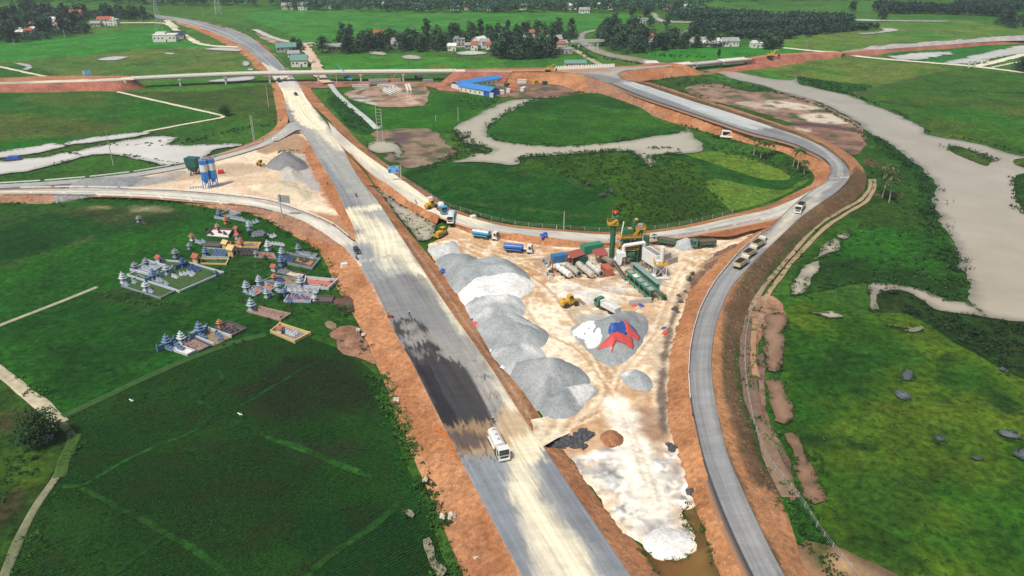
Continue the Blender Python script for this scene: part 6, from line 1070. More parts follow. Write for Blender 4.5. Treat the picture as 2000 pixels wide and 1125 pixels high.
# flag
def flag(b, zb, h, m, star, label, w=1.9, hh=1.25):
 r = empty('flag', (b[0], b[1], zb), 0, label, 'flag'); MB().cyl((0,0,0), (0,0,h), .05, n=8).build('pole', M_wire, r)
 V = []; F = []
 for i in range(9):
  for j in range(2): V.append((i/8*w, .22*math.sin(i*.9), h - .05 - j*hh))
 F = [(2*i, 2*i+1, 2*i+3, 2*i+2) for i in range(8)]; o = mesh_obj('cloth', V, F, m, r, True); o.modifiers.new('thick', 'SOLIDIFY').thickness = .03
 if star:
  for sy in (-1, 1):
   V = [(w/2, .22*math.sin(4*.9) + sy*.06, h-.05-hh/2)] + [(w/2 + (.42 if i % 2 == 0 else .17)*math.sin(i*math.pi/5), .22*math.sin(4*.9*(1)) + sy*.1, h-.05-hh/2 + (.42 if i % 2 == 0 else .17)*math.cos(i*math.pi/5)) for i in range(10)]
   mesh_obj('star', V, [(0, i+1, (i+1) % 10 + 1) if sy < 0 else (0, (i+1) % 10 + 1, i+1) for i in range(10)], M_star, o)
 return r
M_flagred = paint('flag_red', (0.62,0.02,0.02), .8, dirt=0); M_star = paint('flag_star', (0.75,0.52,0.03), .8, dirt=0)
flag(b + Vector((-.6,-.4,0)), YG + zt + 1.0, zat(b, 410) - YG - zt - 1.0, M_flagred, True, 'red flag with a yellow star flying over the green chimney'); 
# mixing tower
b = W(1228, 511, YG); r = empty('mixing_tower', b, .08, 'green mixing tower with yellow railings beside the green chimney', 'mixing tower')
Z = lambda py: zat(b, py) - YG
fr = MB()
for x in (-2.9, -.2, 2.3):
 for y in (-1.8, 1.8): fr.box((x, y, Z(456)/2), (.28, .28, Z(456)))
for z in (2.6, 5.0, 7.4, Z(457)):
 for y in (-1.8, 1.8): fr.bar((-2.9, y, z), (2.3, y, z), .2)
 for x in (-2.9, 2.3): fr.bar((x, -1.8, z), (x, 1.8, z), .2)
for a, c in (((-2.9,-1.8,0), (-.2,-1.8,2.6)), ((-.2,-1.8,2.6), (2.3,-1.8,5.0)), ((-2.9,-1.8,5.0), (-.2,-1.8,7.4))): fr.bar(a, c, .12)
fr.build('frame', M_green, r)
MB().box((-1.0, .2, Z(451)), (3.6, 2.6, 1.9), bev=.1).box((-1.9, .2, Z(447)+.2), (1.4, 1.6, .8), bev=.1).build('screen_box', M_green, r); MB().box((-.5,-.2, Z(446)), (1.3,1.0,.8), bev=.1).build('motor', M_pyel, r)
MB().prism([(-2.4,6.0),(-2.7,7.4),(1.6,7.4),(1.4,6.0),(.4,5.0),(-1.6,5.0)][::-1], -1.2, 1.2).box((1.0,-1.4,6.2), (1.4,.9,1.8), bev=.15).build('hot_bin', M_green, r); MB().box((-1.4,-1.5,6.2), (3.0,1.2,.12)).box((-1.4,-1.5,5.6), (3.0,1.2,.12)).build('louvre_deck', M_grey, r)
MB().box((.1,-1.2,3.4), (2.9,1.9,1.5), bev=.25).build('mixer', M_green, r); MB().prism([(-1.9,2.2),(.2,2.2),(-.2,.8),(-1.5,.8)], -1.9, -.4).build('discharge_hopper', M_rust, r)
pf = MB()
for z, x, w, d in ((Z(460), -.3, 6.4, 4.4), (5.0, -.3, 5.6, 4.2)): rails(pf.box((x, 0, z), (w, d, .1)), rect(x, 0, w, d), z)
pf.build('walkway', M_pyel, r)
for x, w, d in ((2.4, 1.1, 1.5), (3.55, .7, 1.2)): MB().box((x, .2, Z(449)/2), (w, d, Z(449))).build('bucket_elevator', M_green, r)
zt = Z(447); rails(MB().box((3.0,.2,zt), (3.1,2.6,.1)), rect(3.0,.2,3.1,2.6), zt).bar((.6,-1.5,Z(458)), (2.2,-1.2,zt), .2, .9).build('top_platform', M_pyel, r); MB().box((2.9,.2,zt+.9), (1.9,1.4,1.6), bev=.15).build('elevator_head', M_grey, r)
MB().cyl((.95,.6,Z(458)), (.95,.6,Z(434)), .55, n=14).cyl((.95,.6,Z(434)), (1.5,.6,Z(431)), .55, n=14).cyl((1.5,.6,Z(431)), (2.4,.6,Z(431)), .52, n=14).build('vent_pipe', M_green, r, True)
MB().cyl((5.4,.5,Z(481)), (5.4,.5,Z(462)), 1.0, n=18).cyl((5.4,.5,Z(490)), (5.4,.5,Z(481)), .3, 1.0, 18).build('filler_silo', M_green, r, True); q = MB()
for s in ((-.8,-.8),(.8,-.8),(-.8,.8),(.8,.8)): q.bar((5.4+s[0],.5+s[1],0), (5.4+s[0],.5+s[1],Z(478)), .18)
q.build('silo_leg_frame', M_green, r); rails(MB(), [(5.4 + 1.05*math.cos(t*math.pi/4), .5 + 1.05*math.sin(t*math.pi/4)) for t in range(8)], Z(462)).build('silo_railing', M_pyel, r)
ld = MB()
for s in (-.3, .3): ld.bar((-4.2, s-.5, 0), (-4.2, s-.5, Z(454)), .07)
for k in range(26): ld.bar((-4.2,-.8,.4+k*.42), (-4.2,-.2,.4+k*.42), .06)
for k in range(3): ld.box((-4.0,-.6,3.4+k*2.6), (1.2,1.2,.12)); rails(ld, rect(-4.0,-.6,1.2,1.2), 3.4+k*2.6, 1.0)
ld.build('stair_ladder', M_pyel, r)
flag(W(1234, 512, YG), YG + Z(436), 1.9, M_star, False, 'small yellow flag on top of the mixing tower', 1.0, .8)
# bare white pipes
b = W(1206, 512, YG); mb = MB().cyl((0,0,0), (0,0,2.5), .2, n=10); p0 = Vector((0,0,zat(b,488)-YG)); d = W(1213,433,0); p1 = Vector(((1213-1206)/5.9, 0, zat(b,433)-YG)); mb.cyl((0,0,2.4), p0, .16, n=10).cyl(p0, p1, .26, .22, 10)
o = mb.build('exhaust_pipe', M_pwhite, None, True, b); tag(o, 'thin tall white pipe leaning slightly in front of the mixing tower', 'pipe')
# dust hopper and duct
b = W(1208, 519, YG); Zd = lambda py: zat(b, py) - YG; r = empty('dust_collector', b, .05, 'white dust hopper and duct between the drying drum and the long white filter house', 'dust collector')
MB().prism([(-2.0,.9),(-1.6,1.3),(-1.5,2.3),(-1.0,3.2),(-.9,4.9),(1.9,4.9),(2.1,3.6),(.9,3.4),(.7,1.0),(.3,.6)][::-1], -1.1, 1.1).cyl((-.4,0,4.9), (-.4,0,5.5), .6, n=12).build('hopper', M_pwhite, r); MB().bar((-1,-.9,0), (-1,-.9,1.3), .15).bar((.4,-.9,0), (.4,-.9,1.3), .15).bar((-1,.9,0), (-1,.9,1.3), .15).bar((1.7,-.9,0), (1.7,-.9,3.6), .15).bar((1.7,.9,0), (1.7,.9,3.6), .15).build('support_frame', M_grey, r)
zl = Zd(480); MB().cyl((1.3,0,4.7), (1.3,0,zl), .58, n=14).cyl((1.3,0,zl), (8.2,1.6,zl+.3), .58, .62, 14).cyl((8.2,1.6,zl+.3), (8.2,1.6,zl-1.0), .62, n=14).build('duct', M_pwhite, r, True)
# filter house
a, c = W(1252, 519, YG), W(1279, 537, YG); d = c - a; rz = math.atan2(d.y, d.x); L = d.length; r = empty('filter_house', (a + c)/2, rz, 'long white filter house on legs ending at the white silo', 'filter house')
H = zat(c, 500) - YG; MB().box((0,1.4,(H+2.2)/2), (L,2.9,H-2.2), bev=.1).prism([(-L/2,2.2),(L/2,2.2),(L/2-.8,1.5),(-L/2+.8,1.5)][::-1], .9, 1.9).build('housing', M_pwhite, r); mb = MB()
for k in range(int(L/.9)): mb.box((-L/2+.5+k*.9, -.08, (H+2.2)/2), (.1,.1,H-2.4))
mb.build('stiffener', M_pwhite, r); mb = MB()
for k in range(5):
 for y in (.15, 2.7): mb.bar((-L/2+.3+k*(L-.6)/4, y, 0), (-L/2+.3+k*(L-.6)/4, y, 2.2), .22)
mb.bar((-L/2,.0,1.3), (L/2,.0,1.3), .12).build('leg_frame', M_grey, r); mb = MB()
for k in range(5): mb.box((-L/2+1.4+k*(L-2.4)/4, 1.4, H+.06), (1.2,1.6,.12))
rails(mb, rect(0,1.4,L-.3,2.7), H, .8).build('roof_hatches', M_grey, r); MB().box((-1.5,3.2,H*.55), (3.0,.9,1.5), bev=.2).build('blower', M_pyel, r)
# white silo on its frame
b = W(1286, 540, YG); Zs = lambda py: zat(b, py) - YG; r = empty('white_silo', b, .05, 'small white cylindrical silo on a legged frame with yellow rails', 'silo')
MB().cyl((.5,0,Zs(510)), (.5,0,Zs(482)), .68, n=18).cyl((.5,0,Zs(520)), (.5,0,Zs(510)), .25, .68, 18).build('silo_body', M_pwhite, r, True); mb = MB()
for x in (-1.3, 2.0):
 for y in (-1.2, 1.4): mb.bar((x,y,0), (x,y,Zs(514)), .18)
for y in (-1.2, 1.4): mb.bar((-1.3,y,.3), (2.0,y,Zs(516)), .1).bar((2.0,y,.3), (-1.3,y,Zs(516)), .1)
mb.box((.3,0,.1), (5.0,3.6,.25)).build('leg_frame', M_pwhite, r); z = Zs(515); rails(MB().box((.4,.1,z), (4.0,3.2,.1)), rect(.4,.1,4.0,3.2), z).build('platform', M_pyel, r); MB().cyl((-.9,-.4,.9), (.9,-.4,.9), .55, n=14).build('fan', M_dark, r); MB().cyl((-.6,0,z), (-.6,0,z+1.2), .6, n=12).build('fan_duct', M_pwhite, r, True)
# drying drum, small conveyor, cold feed bins
a, c = W(1175, 511, YG), W(1197, 524, YG); d = c - a; L = d.length; rz = math.atan2(d.y, d.x); r = empty('drying_drum', (a+c)/2, rz, 'steel drying drum lying between the orange container and the chimney', 'drying drum')
MB().cyl((-L/2,0,2.0), (L/2,0,1.8), .95, n=20).build('drum', M_rust, r, True); mb = MB()
for x in (-.3, .28): mb.cyl((x*L-.15,0,2.0-x*.3), (x*L+.15,0,2.0-x*.3), 1.12, n=20)
mb.cyl((-L/2-.3,0,2.0), (-L/2+.2,0,2.0), 1.05, n=20).build('riding_ring', M_grey, r); MB().box((-.3*L,0,.5), (.8,1.8,1.0)).box((.28*L,0,.45), (.8,1.8,.9)).build('cradle', M_dark, r)
a, c = W(1199, 523, YG), W(1222, 549, YG); d = c - a; L = d.length; r = empty('belt_conveyor', a, math.atan2(d.y, d.x), 'grey belt conveyor running from the cold feed bins up to the drum', 'conveyor')
mb = MB().bar((0,-.4,2.2), (L,-.4,.9), .12, .3).bar((0,.4,2.2), (L,.4,.9), .12, .3)
for k in range(6): mb.bar((L*k/5,-.4,2.2-1.3*k/5), (L*k/5,.4,2.2-1.3*k/5), .08); mb.bar((L*k/5,-.4,0), (L*k/5,-.4,2.2-1.3*k/5), .08)
mb.build('truss', M_grey, r); MB().bar((0,0,2.4), (L,0,1.1), .7, .06).build('belt', M_dark, r)
a, c = W(1227, 546, YG), W(1275, 588, YG); d = c - a; L = d.length; rz = math.atan2(d.y, d.x); r = empty('cold_feed_bins', (a+c)/2, rz, 'long row of green cold feed bins under a pale green roof strip', 'feed bins')
fr = MB()
for k in range(6):
 x = -L/2 + k*L/5
 fr.bar((x,-1.2,0), (x,-1.2,3.4), .22).bar((x,1.7,0), (x,1.7,5.2), .2)
for z in (1.3, 3.4): fr.bar((-L/2,-1.3,z), (L/2,-1.3,z), .2, .35)
fr.box((0,-1.28,3.2), (L,.08,.4)).build('frame', M_ctgreen, r)
for k in range(5):
 x = -L/2 + (k+.5)*L/5; w = L/5*.46
 V = [(x-w,-1.15,3.6),(x+w,-1.15,3.6),(x+w,1.2,3.6),(x-w,1.2,3.6),(x-.35,-.3,1.4),(x+.35,-.3,1.4),(x+.35,.3,1.4),(x-.35,.3,1.4)]
 h = MB().add(V, [(0,1,5,4),(1,2,6,5),(2,3,7,6),(3,0,4,7),(4,5,6,7)]).build('hopper', M_ctgreen, r); h.modifiers.new('thick', 'SOLIDIFY').thickness = .08
 G = [(x+(i/6-.5)*2*w*.92, .02+(j/6-.5)*2.15, 3.35 + .9*(1-abs(i/6-.5)*2)*(1-abs(j/6-.5)*2)) for i in range(7) for j in range(7)]; mesh_obj('stone', G, [(i*7+j,(i+1)*7+j,(i+1)*7+j+1,i*7+j+1) for i in range(6) for j in range(6)], [M_concd, M_stone, M_concd, M_grey, M_stone][k] if k % 2 else M_concd, h, True)
MB().box((0,1.55,4.4), (L+.6,.08,1.7)).build('back_wall', M_ctgreen, r); MB().add([(-L/2-.4,.6,5.6),(L/2+.4,.6,5.6),(L/2+.4,2.9,5.1),(-L/2-.4,2.9,5.1),(-L/2-.4,.6,5.7),(L/2+.4,.6,5.7),(L/2+.4,2.9,5.2),(-L/2-.4,2.9,5.2)], [(3,2,1,0),(4,5,6,7),(0,1,5,4),(1,2,6,5),(2,3,7,6),(3,0,4,7)]).build('roof', M_gpale, r); MB().bar((-L/2-1,0,.9), (L/2,0,.7), .8, .1).build('belt', M_dark, r)
MB().prism([(0,0),(9,0),(9,2.0),(7.5,2.0),(0,.1)], -.3, .3)
b = W(1250, 594, YG); tag(MB().box((0,0,.8), (7.0,.5,1.9), bev=.05).build('retaining_wall', M_conc, None, False, b, R(16)), 'short brown retaining wall below the cold feed bins', 'retaining wall')
# containers, sheds, horizontal tanks, blocks
def along(a, c, z): a, c = W(*a, z), W(*c, z); d = c - a; return (a + c)/2, math.atan2(d.y, d.x), d.length
def container(a, c, m, label, w=2.5, h=2.6, z=YG):
 p, rz, L = along(a, c, z); r = empty('shipping_container', p, rz, label, 'container'); mb = MB().box((0,w/2,h/2+.1), (L,w,h), bev=.04)
 for k in range(int(L/.45)): mb.box((-L/2+.25+k*.45,-.03,h/2+.1), (.16,.06,h-.3)).box((-L/2+.25+k*.45,w+.03,h/2+.1), (.16,.06,h-.3))
 for x in (-L/2+.08, L/2-.08):
  for y in (0, w): mb.box((x,y,h/2+.1), (.2,.2,h+.06))
 mb.build('shell', m, r); d = MB()
 for y in (.27*w, .73*w): d.box((L/2+.04,y,h/2+.1), (.06,w*.42,h-.3)); d.bar((L/2+.09,y-.2,.4), (L/2+.09,y-.2,h-.1), .05)
 d.build('door', m, r); return r
container((1081,516), (1108,512), M_ctblue, 'blue container at the left end of the plant sheds'); container((1119,519), (1148,516), M_ctdark, 'dark green container cabin under the larger red roof'); container((1141,499), (1178,492), M_ctgreen, 'bright green container behind the red roofed shed', 2.8, 3.0); container((1173,531), (1183,541), M_ctorange, 'orange container beside the horizontal tanks', 2.5, 2.6)
def shed(quad, z, h, m, label, tilt=.5):
 P = [W(x, y, YG + h) for x, y in quad]; c = sum(P, Vector()) / 4; c.z = YG; r = empty('open_shed', c, 0, label, 'shed'); V = []
 for i, p in enumerate(P): V.append((p.x - c.x, p.y - c.y, h + (tilt if i < 2 else 0)))
 V += [(x, y, zz + .1) for x, y, zz in V]; MB().add(V, [(3,2,1,0),(4,5,6,7),(0,1,5,4),(1,2,6,5),(2,3,7,6),(3,0,4,7)]).build('roof', m, r)
 for i in range(4): MB().bar((V[i][0]*.92, V[i][1]*.92, 0), (V[i][0]*.92, V[i][1]*.92, V[i][2]), .14).build('post', M_grey, r)
shed([(1104,496),(1131,489),(1143,497),(1117,506)], 0, 3.2, M_redroof, 'larger red sheet roof over the dark green container'); shed([(1156,491),(1180,486),(1188,497),(1163,502)], 0, 3.0, M_redroof, 'smaller red sheet roof beside the foot of the chimney')
tag(MB().box((0,0,1.1), (1.9,.08,2.2)).build('sheet_panel', M_redroof, None, False, W(1110,516,YG), .5), 'red sheet panel leaning between the blue and the dark green containers', 'panel')
tag(MB().cyl((0,0,0), (0,0,4.2), .16, n=10).box((0,0,.1), (.8,.8,.2)).build('red_post', paint('dark_red_paint', (0.18,0.03,0.03), .6), None, False, W(1079,532,YG)), 'dark red steel post beside the blue container', 'post')
def htank(a, c, m, label, rr=1.05, opened=False):
 p, rz, L = along(a, c, YG); r = empty('storage_tank', p, rz, label, 'storage tank', 'tanks lying beside the containers'); o = MB().cyl((-L/2,0,rr+.5), (L/2,0,rr+.5), rr, n=22)
 if not opened: o.cyl((L/2,0,rr+.5), (L/2+.25,0,rr+.5), rr, rr*.8, 22)
 o.cyl((-L/2-.25,0,rr+.5), (-L/2,0,rr+.5), rr*.8, rr, 22); o.build('shell', m, r, True); mb = MB()
 for k in range(3): mb.box((-L*.35+k*L*.35,0,.35), (.4,1.7,.9))
 mb.build('saddle', M_dark, r); mb = MB()
 for k in range(4): mb.lathe((0,0,0), [(rr+.04,-.06),(rr+.04,.06)], 22, Matrix.Translation((-L*.42+k*L*.28,0,rr+.5)) @ Matrix.Rotation(math.pi/2, 4, 'Y'))
 mb.cyl((-L*.2,0,2*rr+.4), (-L*.2,0,2*rr+.8), .35, n=12).build('bands', M_grey, r)
 if opened: MB().cyl((L/2+.02,0,rr+.5), (L/2+.06,0,rr+.5), rr*.62, n=20).build('open_end', M_dkgrey, r); MB().lathe((0,0,0), [(rr+.1,-.1),(rr+.1,.1)], 22, Matrix.Translation((L/2-.1,0,rr+.5)) @ Matrix.Rotation(math.pi/2, 4, 'Y')).build('end_ring', M_silver, r)
htank((1088,528), (1112,545), M_white, 'clean white horizontal tank, first from the left end'); htank((1107,525), (1131,543), paint('grimy_white', (0.5,0.47,0.40), .5, dirt=.5, dirtc=(0.2,0.15,0.1)), 'grimy cream horizontal tank with an open dark end', .95, True); htank((1129,524), (1156,545), paint('rust_streaked_white', (0.55,0.54,0.48), .5, dirt=.6, dscale=.8, dirtc=(0.36,0.17,0.08)), 'rust streaked horizontal tank in the middle of the row'); htank((1149,523), (1174,543), paint('weathered_white', (0.60,0.60,0.56), .5, dirt=.3), 'pale horizontal tank with an open end nearest the orange container', 1.0, True)
for i in range(12): tag(MB().lathe((0,0,0), [(.3,0),(.32,.05),(.3,.45),(.32,.5),(.3,.9)], 12).build('oil_drum', [M_white,M_skyblue,M_dark,M_rust][i % 4], None, True, W(1066+rng.uniform(-4,14), 519+rng.uniform(-8,18), YG)), ['pale','light blue','black','rusty'][i % 4] + ' oil drum among the scrap left of the horizontal tanks', 'oil drum', 'oil drums in the scrap (%s)' % ['pale','light blue','black','rusty'][i % 4])
for i in range(10): o = tag(MB().box((0,0,.25), (rng.uniform(.8,1.8), rng.uniform(.5,1.0), .5), bev=.05).build('scrap_block', [M_concl, M_rust, M_conc][i % 3], None, False, W(1075+rng.uniform(-10,24), 533+rng.uniform(-12,12), YG), rng.uniform(0,3)), ['white','rusty','grey'][i % 3] + ' scrap block lying in the litter left of the tanks', 'scrap', 'scrap blocks (%s)' % ['white','rusty','grey'][i % 3])
for (a, c), l in (((((1293,509),(1310,504))), 'grey panel bay wall farther from the white silo'), (((1302,519),(1323,512)), 'grey panel bay wall right of the white silo')):
 p, rz, L = along(a, c, YG); r = empty('bay_wall', p, rz, l, 'bay wall')
 for k in (-.25, .25): MB().box((k*L,0,1.0), (L/2-.06,.25,2.0), bev=.03).build('panel', M_concd, r)
# cement silos and batching bin
def silo(px, py, label, capm):
 b = W(px, py, YZ); H = zat(b, py - 54) - YZ; r = empty('cement_silo', b, 0, label, 'cement silo', 'cement silos'); rr = 1.6; zb = H*.36
 for (m, z0, z1) in ((M_bluelight, H*.87, H), (M_white, H*.62, H*.87), (M_bluelight, zb, H*.62)): MB().cyl((0,0,z0), (0,0,z1), rr, n=24).build('shell_band', m, r, True)
 MB().cyl((0,0,zb-2.2), (0,0,zb), .3, rr-.01, 24).build('cone', M_bluelight, r, True)
 for x in (-1, 1):
  for y in (-1, 1): MB().bar((x*1.15,y*1.15,0), (x*1.15,y*1.15,zb+.5), .22).build('leg', M_bluelight, r)
 mb = MB()
 for x in (-1, 1): mb.bar((x*1.15,-1.15,.4), (x*1.15,1.15,zb), .1).bar((-1.15,x*1.15,.4), (1.15,x*1.15,zb), .1).bar((1.15,x*1.15,.4), (-1.15,x*1.15,zb), .1)
 mb.build('brace', M_bluelight, r); MB().cyl((-.3,0,H), (-.3,0,H+1.0), .45, n=14).build('filter', capm, r); rails(MB(), [(rr*.95*math.cos(t*math.pi/5), rr*.95*math.sin(t*math.pi/5)) for t in range(10)], H, .8).build('railing', M_wire, r); ld = MB()
 for k in range(int(H/.5)): ld.bar((rr*.7,-rr*.75,.4+k*.5), (rr*.95,-rr*.5,.4+k*.5), .05)
 ld.bar((rr*.7,-rr*.75,0), (rr*.7,-rr*.75,H), .06).bar((rr*.95,-rr*.5,0), (rr*.95,-rr*.5,H), .06).build('ladder', M_wire, r)
M_bluelight = paint('silo_blue', (0.015,0.19,0.60), .4, dirt=.1)
silo(405, 367.5, 'blue and white cement silo with a grey top filter', M_conc); silo(419.5, 364.5, 'blue and white cement silo with an orange top filter', M_orange)
b = W(381, 341, YZ); r = empty('batching_bin', b, R(-12), 'dark green batching bin standing on thin legs behind the silos', 'batching bin'); H = zat(b, 308) - YZ
MB().add([(-2.6,-1.6,H*.5),(2.0,-1.6,H*.5),(2.0,1.8,H*.5),(-2.6,1.8,H*.5),(-3.0,-1.9,H),(2.3,-1.9,H),(2.3,2.2,H),(-3.0,2.2,H),(-1.0,-.6,H*.18),(.8,-.6,H*.18),(.8,.6,H*.18),(-1.0,.6,H*.18)], [(4,5,6,7),(0,1,5,4),(1,2,6,5),(2,3,7,6),(3,0,4,7),(8,9,1,0),(9,10,2,1),(10,11,3,2),(11,8,0,3),(11,10,9,8)]).build('bin', paint('bin_green', (0.012,0.10,0.095), .5, dirt=.15), r)
for x in (-2.3, 1.8):
 for y in (-1.4, 1.6): MB().bar((x*.6,y*.8,0), (x,y,H*.55), .2).build('leg', M_navy, r)
MB().bar((.5,0,1.0), (4.6,.5,3.6), .7, .25).build('chute', M_grey, r)
for i in range(5): tag(MB().cyl((0,0,0), (0,0,1.1), .5, n=14).build('water_drum', M_concl, None, True, W(371+i*5.2, 369-i*.5, YZ)), 'pale drum in the row at the foot of the blue silos', 'drum', 'drums at the foot of the silos')
tag(MB().box((0,0,.9), (2.4,1.4,1.6), bev=.2).box((0,0,.2), (2.8,1.6,.3)).build('generator', M_red, None, False, W(432,339,YZ), .4), 'red machine behind the blue silos', 'generator'); tag(MB().box((0,0,.7), (2.2,1.4,1.4), bev=.15).cyl((-1,0,1.6), (1,0,1.6), .4).build('pump_unit', M_conc, None, False, W(370,343,YZ), -.4), 'pale machine lying beside the batching bin', 'machine')
# overpass -------------------------------------------------------------------------------------------------
DZ = 6.3
bk = [(258,151.3),(350,146.8),(440,143),(500,141),(617,139),(702,138),(788,137.3),(890,136.6)]; ft = [(258,154.6),(350,150.2),(440,146.5),(500,144.6),(617,142.5),(702,141.5),(788,140.8),(890,140.2)]
r = empty('overpass', W(560,143,DZ), 0, 'long pale concrete overpass crossing above the highway', 'overpass bridge'); off = -Vector(r.location)
Bk, Ft = zline(bk, DZ), zline(ft, DZ); n = 60; Bk, Ft = resample(Bk, n), resample(Ft, n)
def strip(name, A, B, z0, z1, m, k=1):
 V = []; F = []
 for a, c in zip(A, B): V += [(a[0]+off.x, a[1]+off.y, z0-DZ), (c[0]+off.x, c[1]+off.y, z0-DZ), (c[0]+off.x, c[1]+off.y, z1-DZ), (a[0]+off.x, a[1]+off.y, z1-DZ)]
 for i in range(len(A)-1):
  for j in range(4): F.append((4*i+j, 4*i+(j+1) % 4, 4*i+4+(j+1) % 4, 4*i+4+j))
 F += [(3,2,1,0), tuple(4*(len(A)-1)+j for j in range(4))]; return mesh_obj(name, V, F, m, r)
u = (Bk - Ft); u[:, 2] = 0; u /= np.linalg.norm(u, axis=1)[:, None]; WID = np.linalg.norm(Bk[:, :2]-Ft[:, :2], axis=1).mean()
strip('deck', Ft, Bk, DZ-.3, DZ, M_concl); strip('parapet', Ft, Ft + u*.3, DZ+.005, DZ+.75, M_concl); strip('parapet', Bk - u*.3, Bk, DZ+.005, DZ+.75, M_concl)
for k in range(4): w0 = .6 + k*(WID-2.2)/3; strip('girder', Ft + u*w0, Ft + u*(w0+1.0), DZ-1.5, DZ-.305, M_conc)
for px, py in ((353,168.5),(440,165.8),(528,163),(617,163.5),(702,161.5),(788,160)):
 i = int(np.argmin(np.abs(Ft[:, 0] - W(px, py, .2).x))); c = (Bk[i]+Ft[i])/2; rz = math.atan2(u[i][1], u[i][0]); p = MB().box((0,0,-2.05), (WID*.92,2.0,1.1), rz, bev=.1).build('pier_cap', M_conc, r); p.location = (c[0]+off.x, c[1]+off.y, 0)
 for s in (-1, 1): q = MB().cyl((0,0,-DZ), (0,0,-2.6), .75, n=16).build('pier', M_conc, r, True); q.location = (c[0]+off.x + u[i][0]*s*WID*.3, c[1]+off.y + u[i][1]*s*WID*.3, 0)
for i, s in ((0, -1), (n-1, 1)):
 c = (Bk[i]+Ft[i])/2; rz = math.atan2(u[i][1], u[i][0]); p = MB().prism([(s*-1.0,-6.3),(s*-1.0,.3),(s*6.5,.3),(s*1.5,-6.3)][::-1 if s > 0 else 1], -WID/2, WID/2).build('abutment', M_concl, r); p.location = (c[0]+off.x, c[1]+off.y, -.02); p.rotation_euler = (0,0,rz-math.pi/2)
# approaches
def bank(back, front, toe, z, roadA, roadB, toez=0.0, name='approach_road', m=None, zs=None):
 ribbon(name, zline(back, z), zline(front, z), m or M_dirt, roadA, roadB, None, 3, 5, 0, 6); slope('embankment', zline(front, z if not hasattr(z,'__len__') else z) - np.array([0,0,.02]), zline(toe, toez), cA=(0.36,0.14,0.09), cB=(0.29,0.11,0.07), rows=.5)
bank([(-80,162),(0,160.5),(100,157),(190,154),(262,151.5)], [(-80,166),(0,164.5),(100,161.5),(190,158.8),(262,156)], [(-80,182),(0,180.5),(110,180.5),(160,178),(228,178),(290,172)], [3.7,3.8,4.3,5.0,6.3], (0.62,0.56,0.45), (0.40,0.37,0.32))
slope('embankment', zline([(-80,162),(0,160.5),(100,157),(190,154),(262,151.5)], [3.68,3.78,4.28,4.98,6.28]), zline([(-80,155),(0,152),(100,148),(190,148),(262,148)], 0))
bank([(885,136.8),(940,137),(1000,136.8)], [(885,140.3),(940,140.8),(1000,141)], [(858,164),(910,164.5),(985,163.5)], [6.3,6.4,6.5], (0.33,0.19,0.13), (0.40,0.28,0.20))
slope('embankment', zline([(885,136.8),(940,137),(1000,136.5),(1120,134.5),(1200,132),(1290,129)], [6.28,6.38,6.45,6.45,6.45,6.45]), zline([(885,134),(940,134),(1000,133),(1120,131),(1200,129),(1290,126.5)], 0))
# earth mound and fill round the second bridge
sheet('embankment', [(1205,146),(1225,139),(1250,136),(1290,134),(1330,136),(1372,143),(1360,147),(1300,150),(1260,157),(1240,160),(1218,154)], M_soil, (0.42,0.17,0.08), (0.33,0.12,0.06), z=.05, spacing=2.0, jit=.4, height=lambda P, d: np.minimum(d*.55, 6.2), vs=8)
sheet('embankment', [(1372,146),(1392,139),(1440,131),(1500,124),(1560,121),(1600,117),(1560,124),(1480,136),(1420,141)], M_soil, (0.36,0.14,0.08), (0.28,0.11,0.07), z=.05, spacing=2.0, jit=.4, height=lambda P, d: np.minimum(d*.4, 2.0), vs=8)
bank([(1462,112),(1500,106.5),(1550,103.5),(1610,101),(1645,101)], [(1455,117.5),(1500,110.5),(1550,107),(1610,104.5),(1645,104.5)], [(1452,128),(1500,125.5),(1554,121),(1600,117),(1642,113)], [4.4,4.4,4.2,3.2,2.7], (0.42,0.19,0.11), (0.36,0.15,0.09)); bank([(1645,100.5),(1690,94),(1760,88),(1850,82),(1930,76),(2060,70)], [(1645,104),(1690,99),(1760,94),(1850,88.5),(1930,82.5),(2060,77)], [(1642,110),(1700,109),(1760,101),(1850,95.5),(1930,88.5),(2060,83)], [2.7,2.8,2.6,2.4,2.3,2.2], (0.40,0.30,0.26), (0.34,0.24,0.20), m=M_dirt)
sheet('gravel_ridge', [(1688,95),(1720,91.5),(1780,87),(1850,82.5),(1930,76.5),(2060,70.5),(2060,76.5),(1930,81.5),(1850,87.5),(1780,92),(1720,96.5)], M_gravel, (0.36,0.32,0.31), (0.42,0.38,0.36), z=2.75, base=2.75, spacing=2.0, jit=.5, vs=6, kind=None, height=lambda P, d: np.minimum(d*.7, 2.2)*(.4+1.1*fbm(P[:,0],P[:,1],7,4)))
tag(bpy.data.objects['gravel_ridge'], 'long ridge of grey brown stone tipped along the far right embankment', 'gravel heap')
def span(a, c, z, w, label, parent, m=M_concl):
 p, rz, L = along(a, c, z); o = MB().box((0,0,-.15), (L,w,.3)).box((0,-w/2+.15,.25), (L,.3,.5)).box((0,w/2-.15,.25), (L,.3,.5)).build('deck', m, parent); o.location = p - parent.location; o.rotation_euler = (0,0,rz)
 for k in (-1, 0, 1): g = MB().box((0,k*w*.33,-1.1), (L-.3,.9,1.6)).build('girder', M_conc, parent); g.location = p - parent.location; g.rotation_euler = (0,0,rz)
r = empty('river_bridge', W(1370,128,0), 0, 'unfinished white girder bridge over the wide river', 'bridge'); span((1280,129.5), (1354,123), 4.6, 9, '', r); span((1356,124.5), (1407,119.5), 4.0, 8, '', r, M_conc); span((1408,118.5), (1461,114), 4.9, 9, '', r)
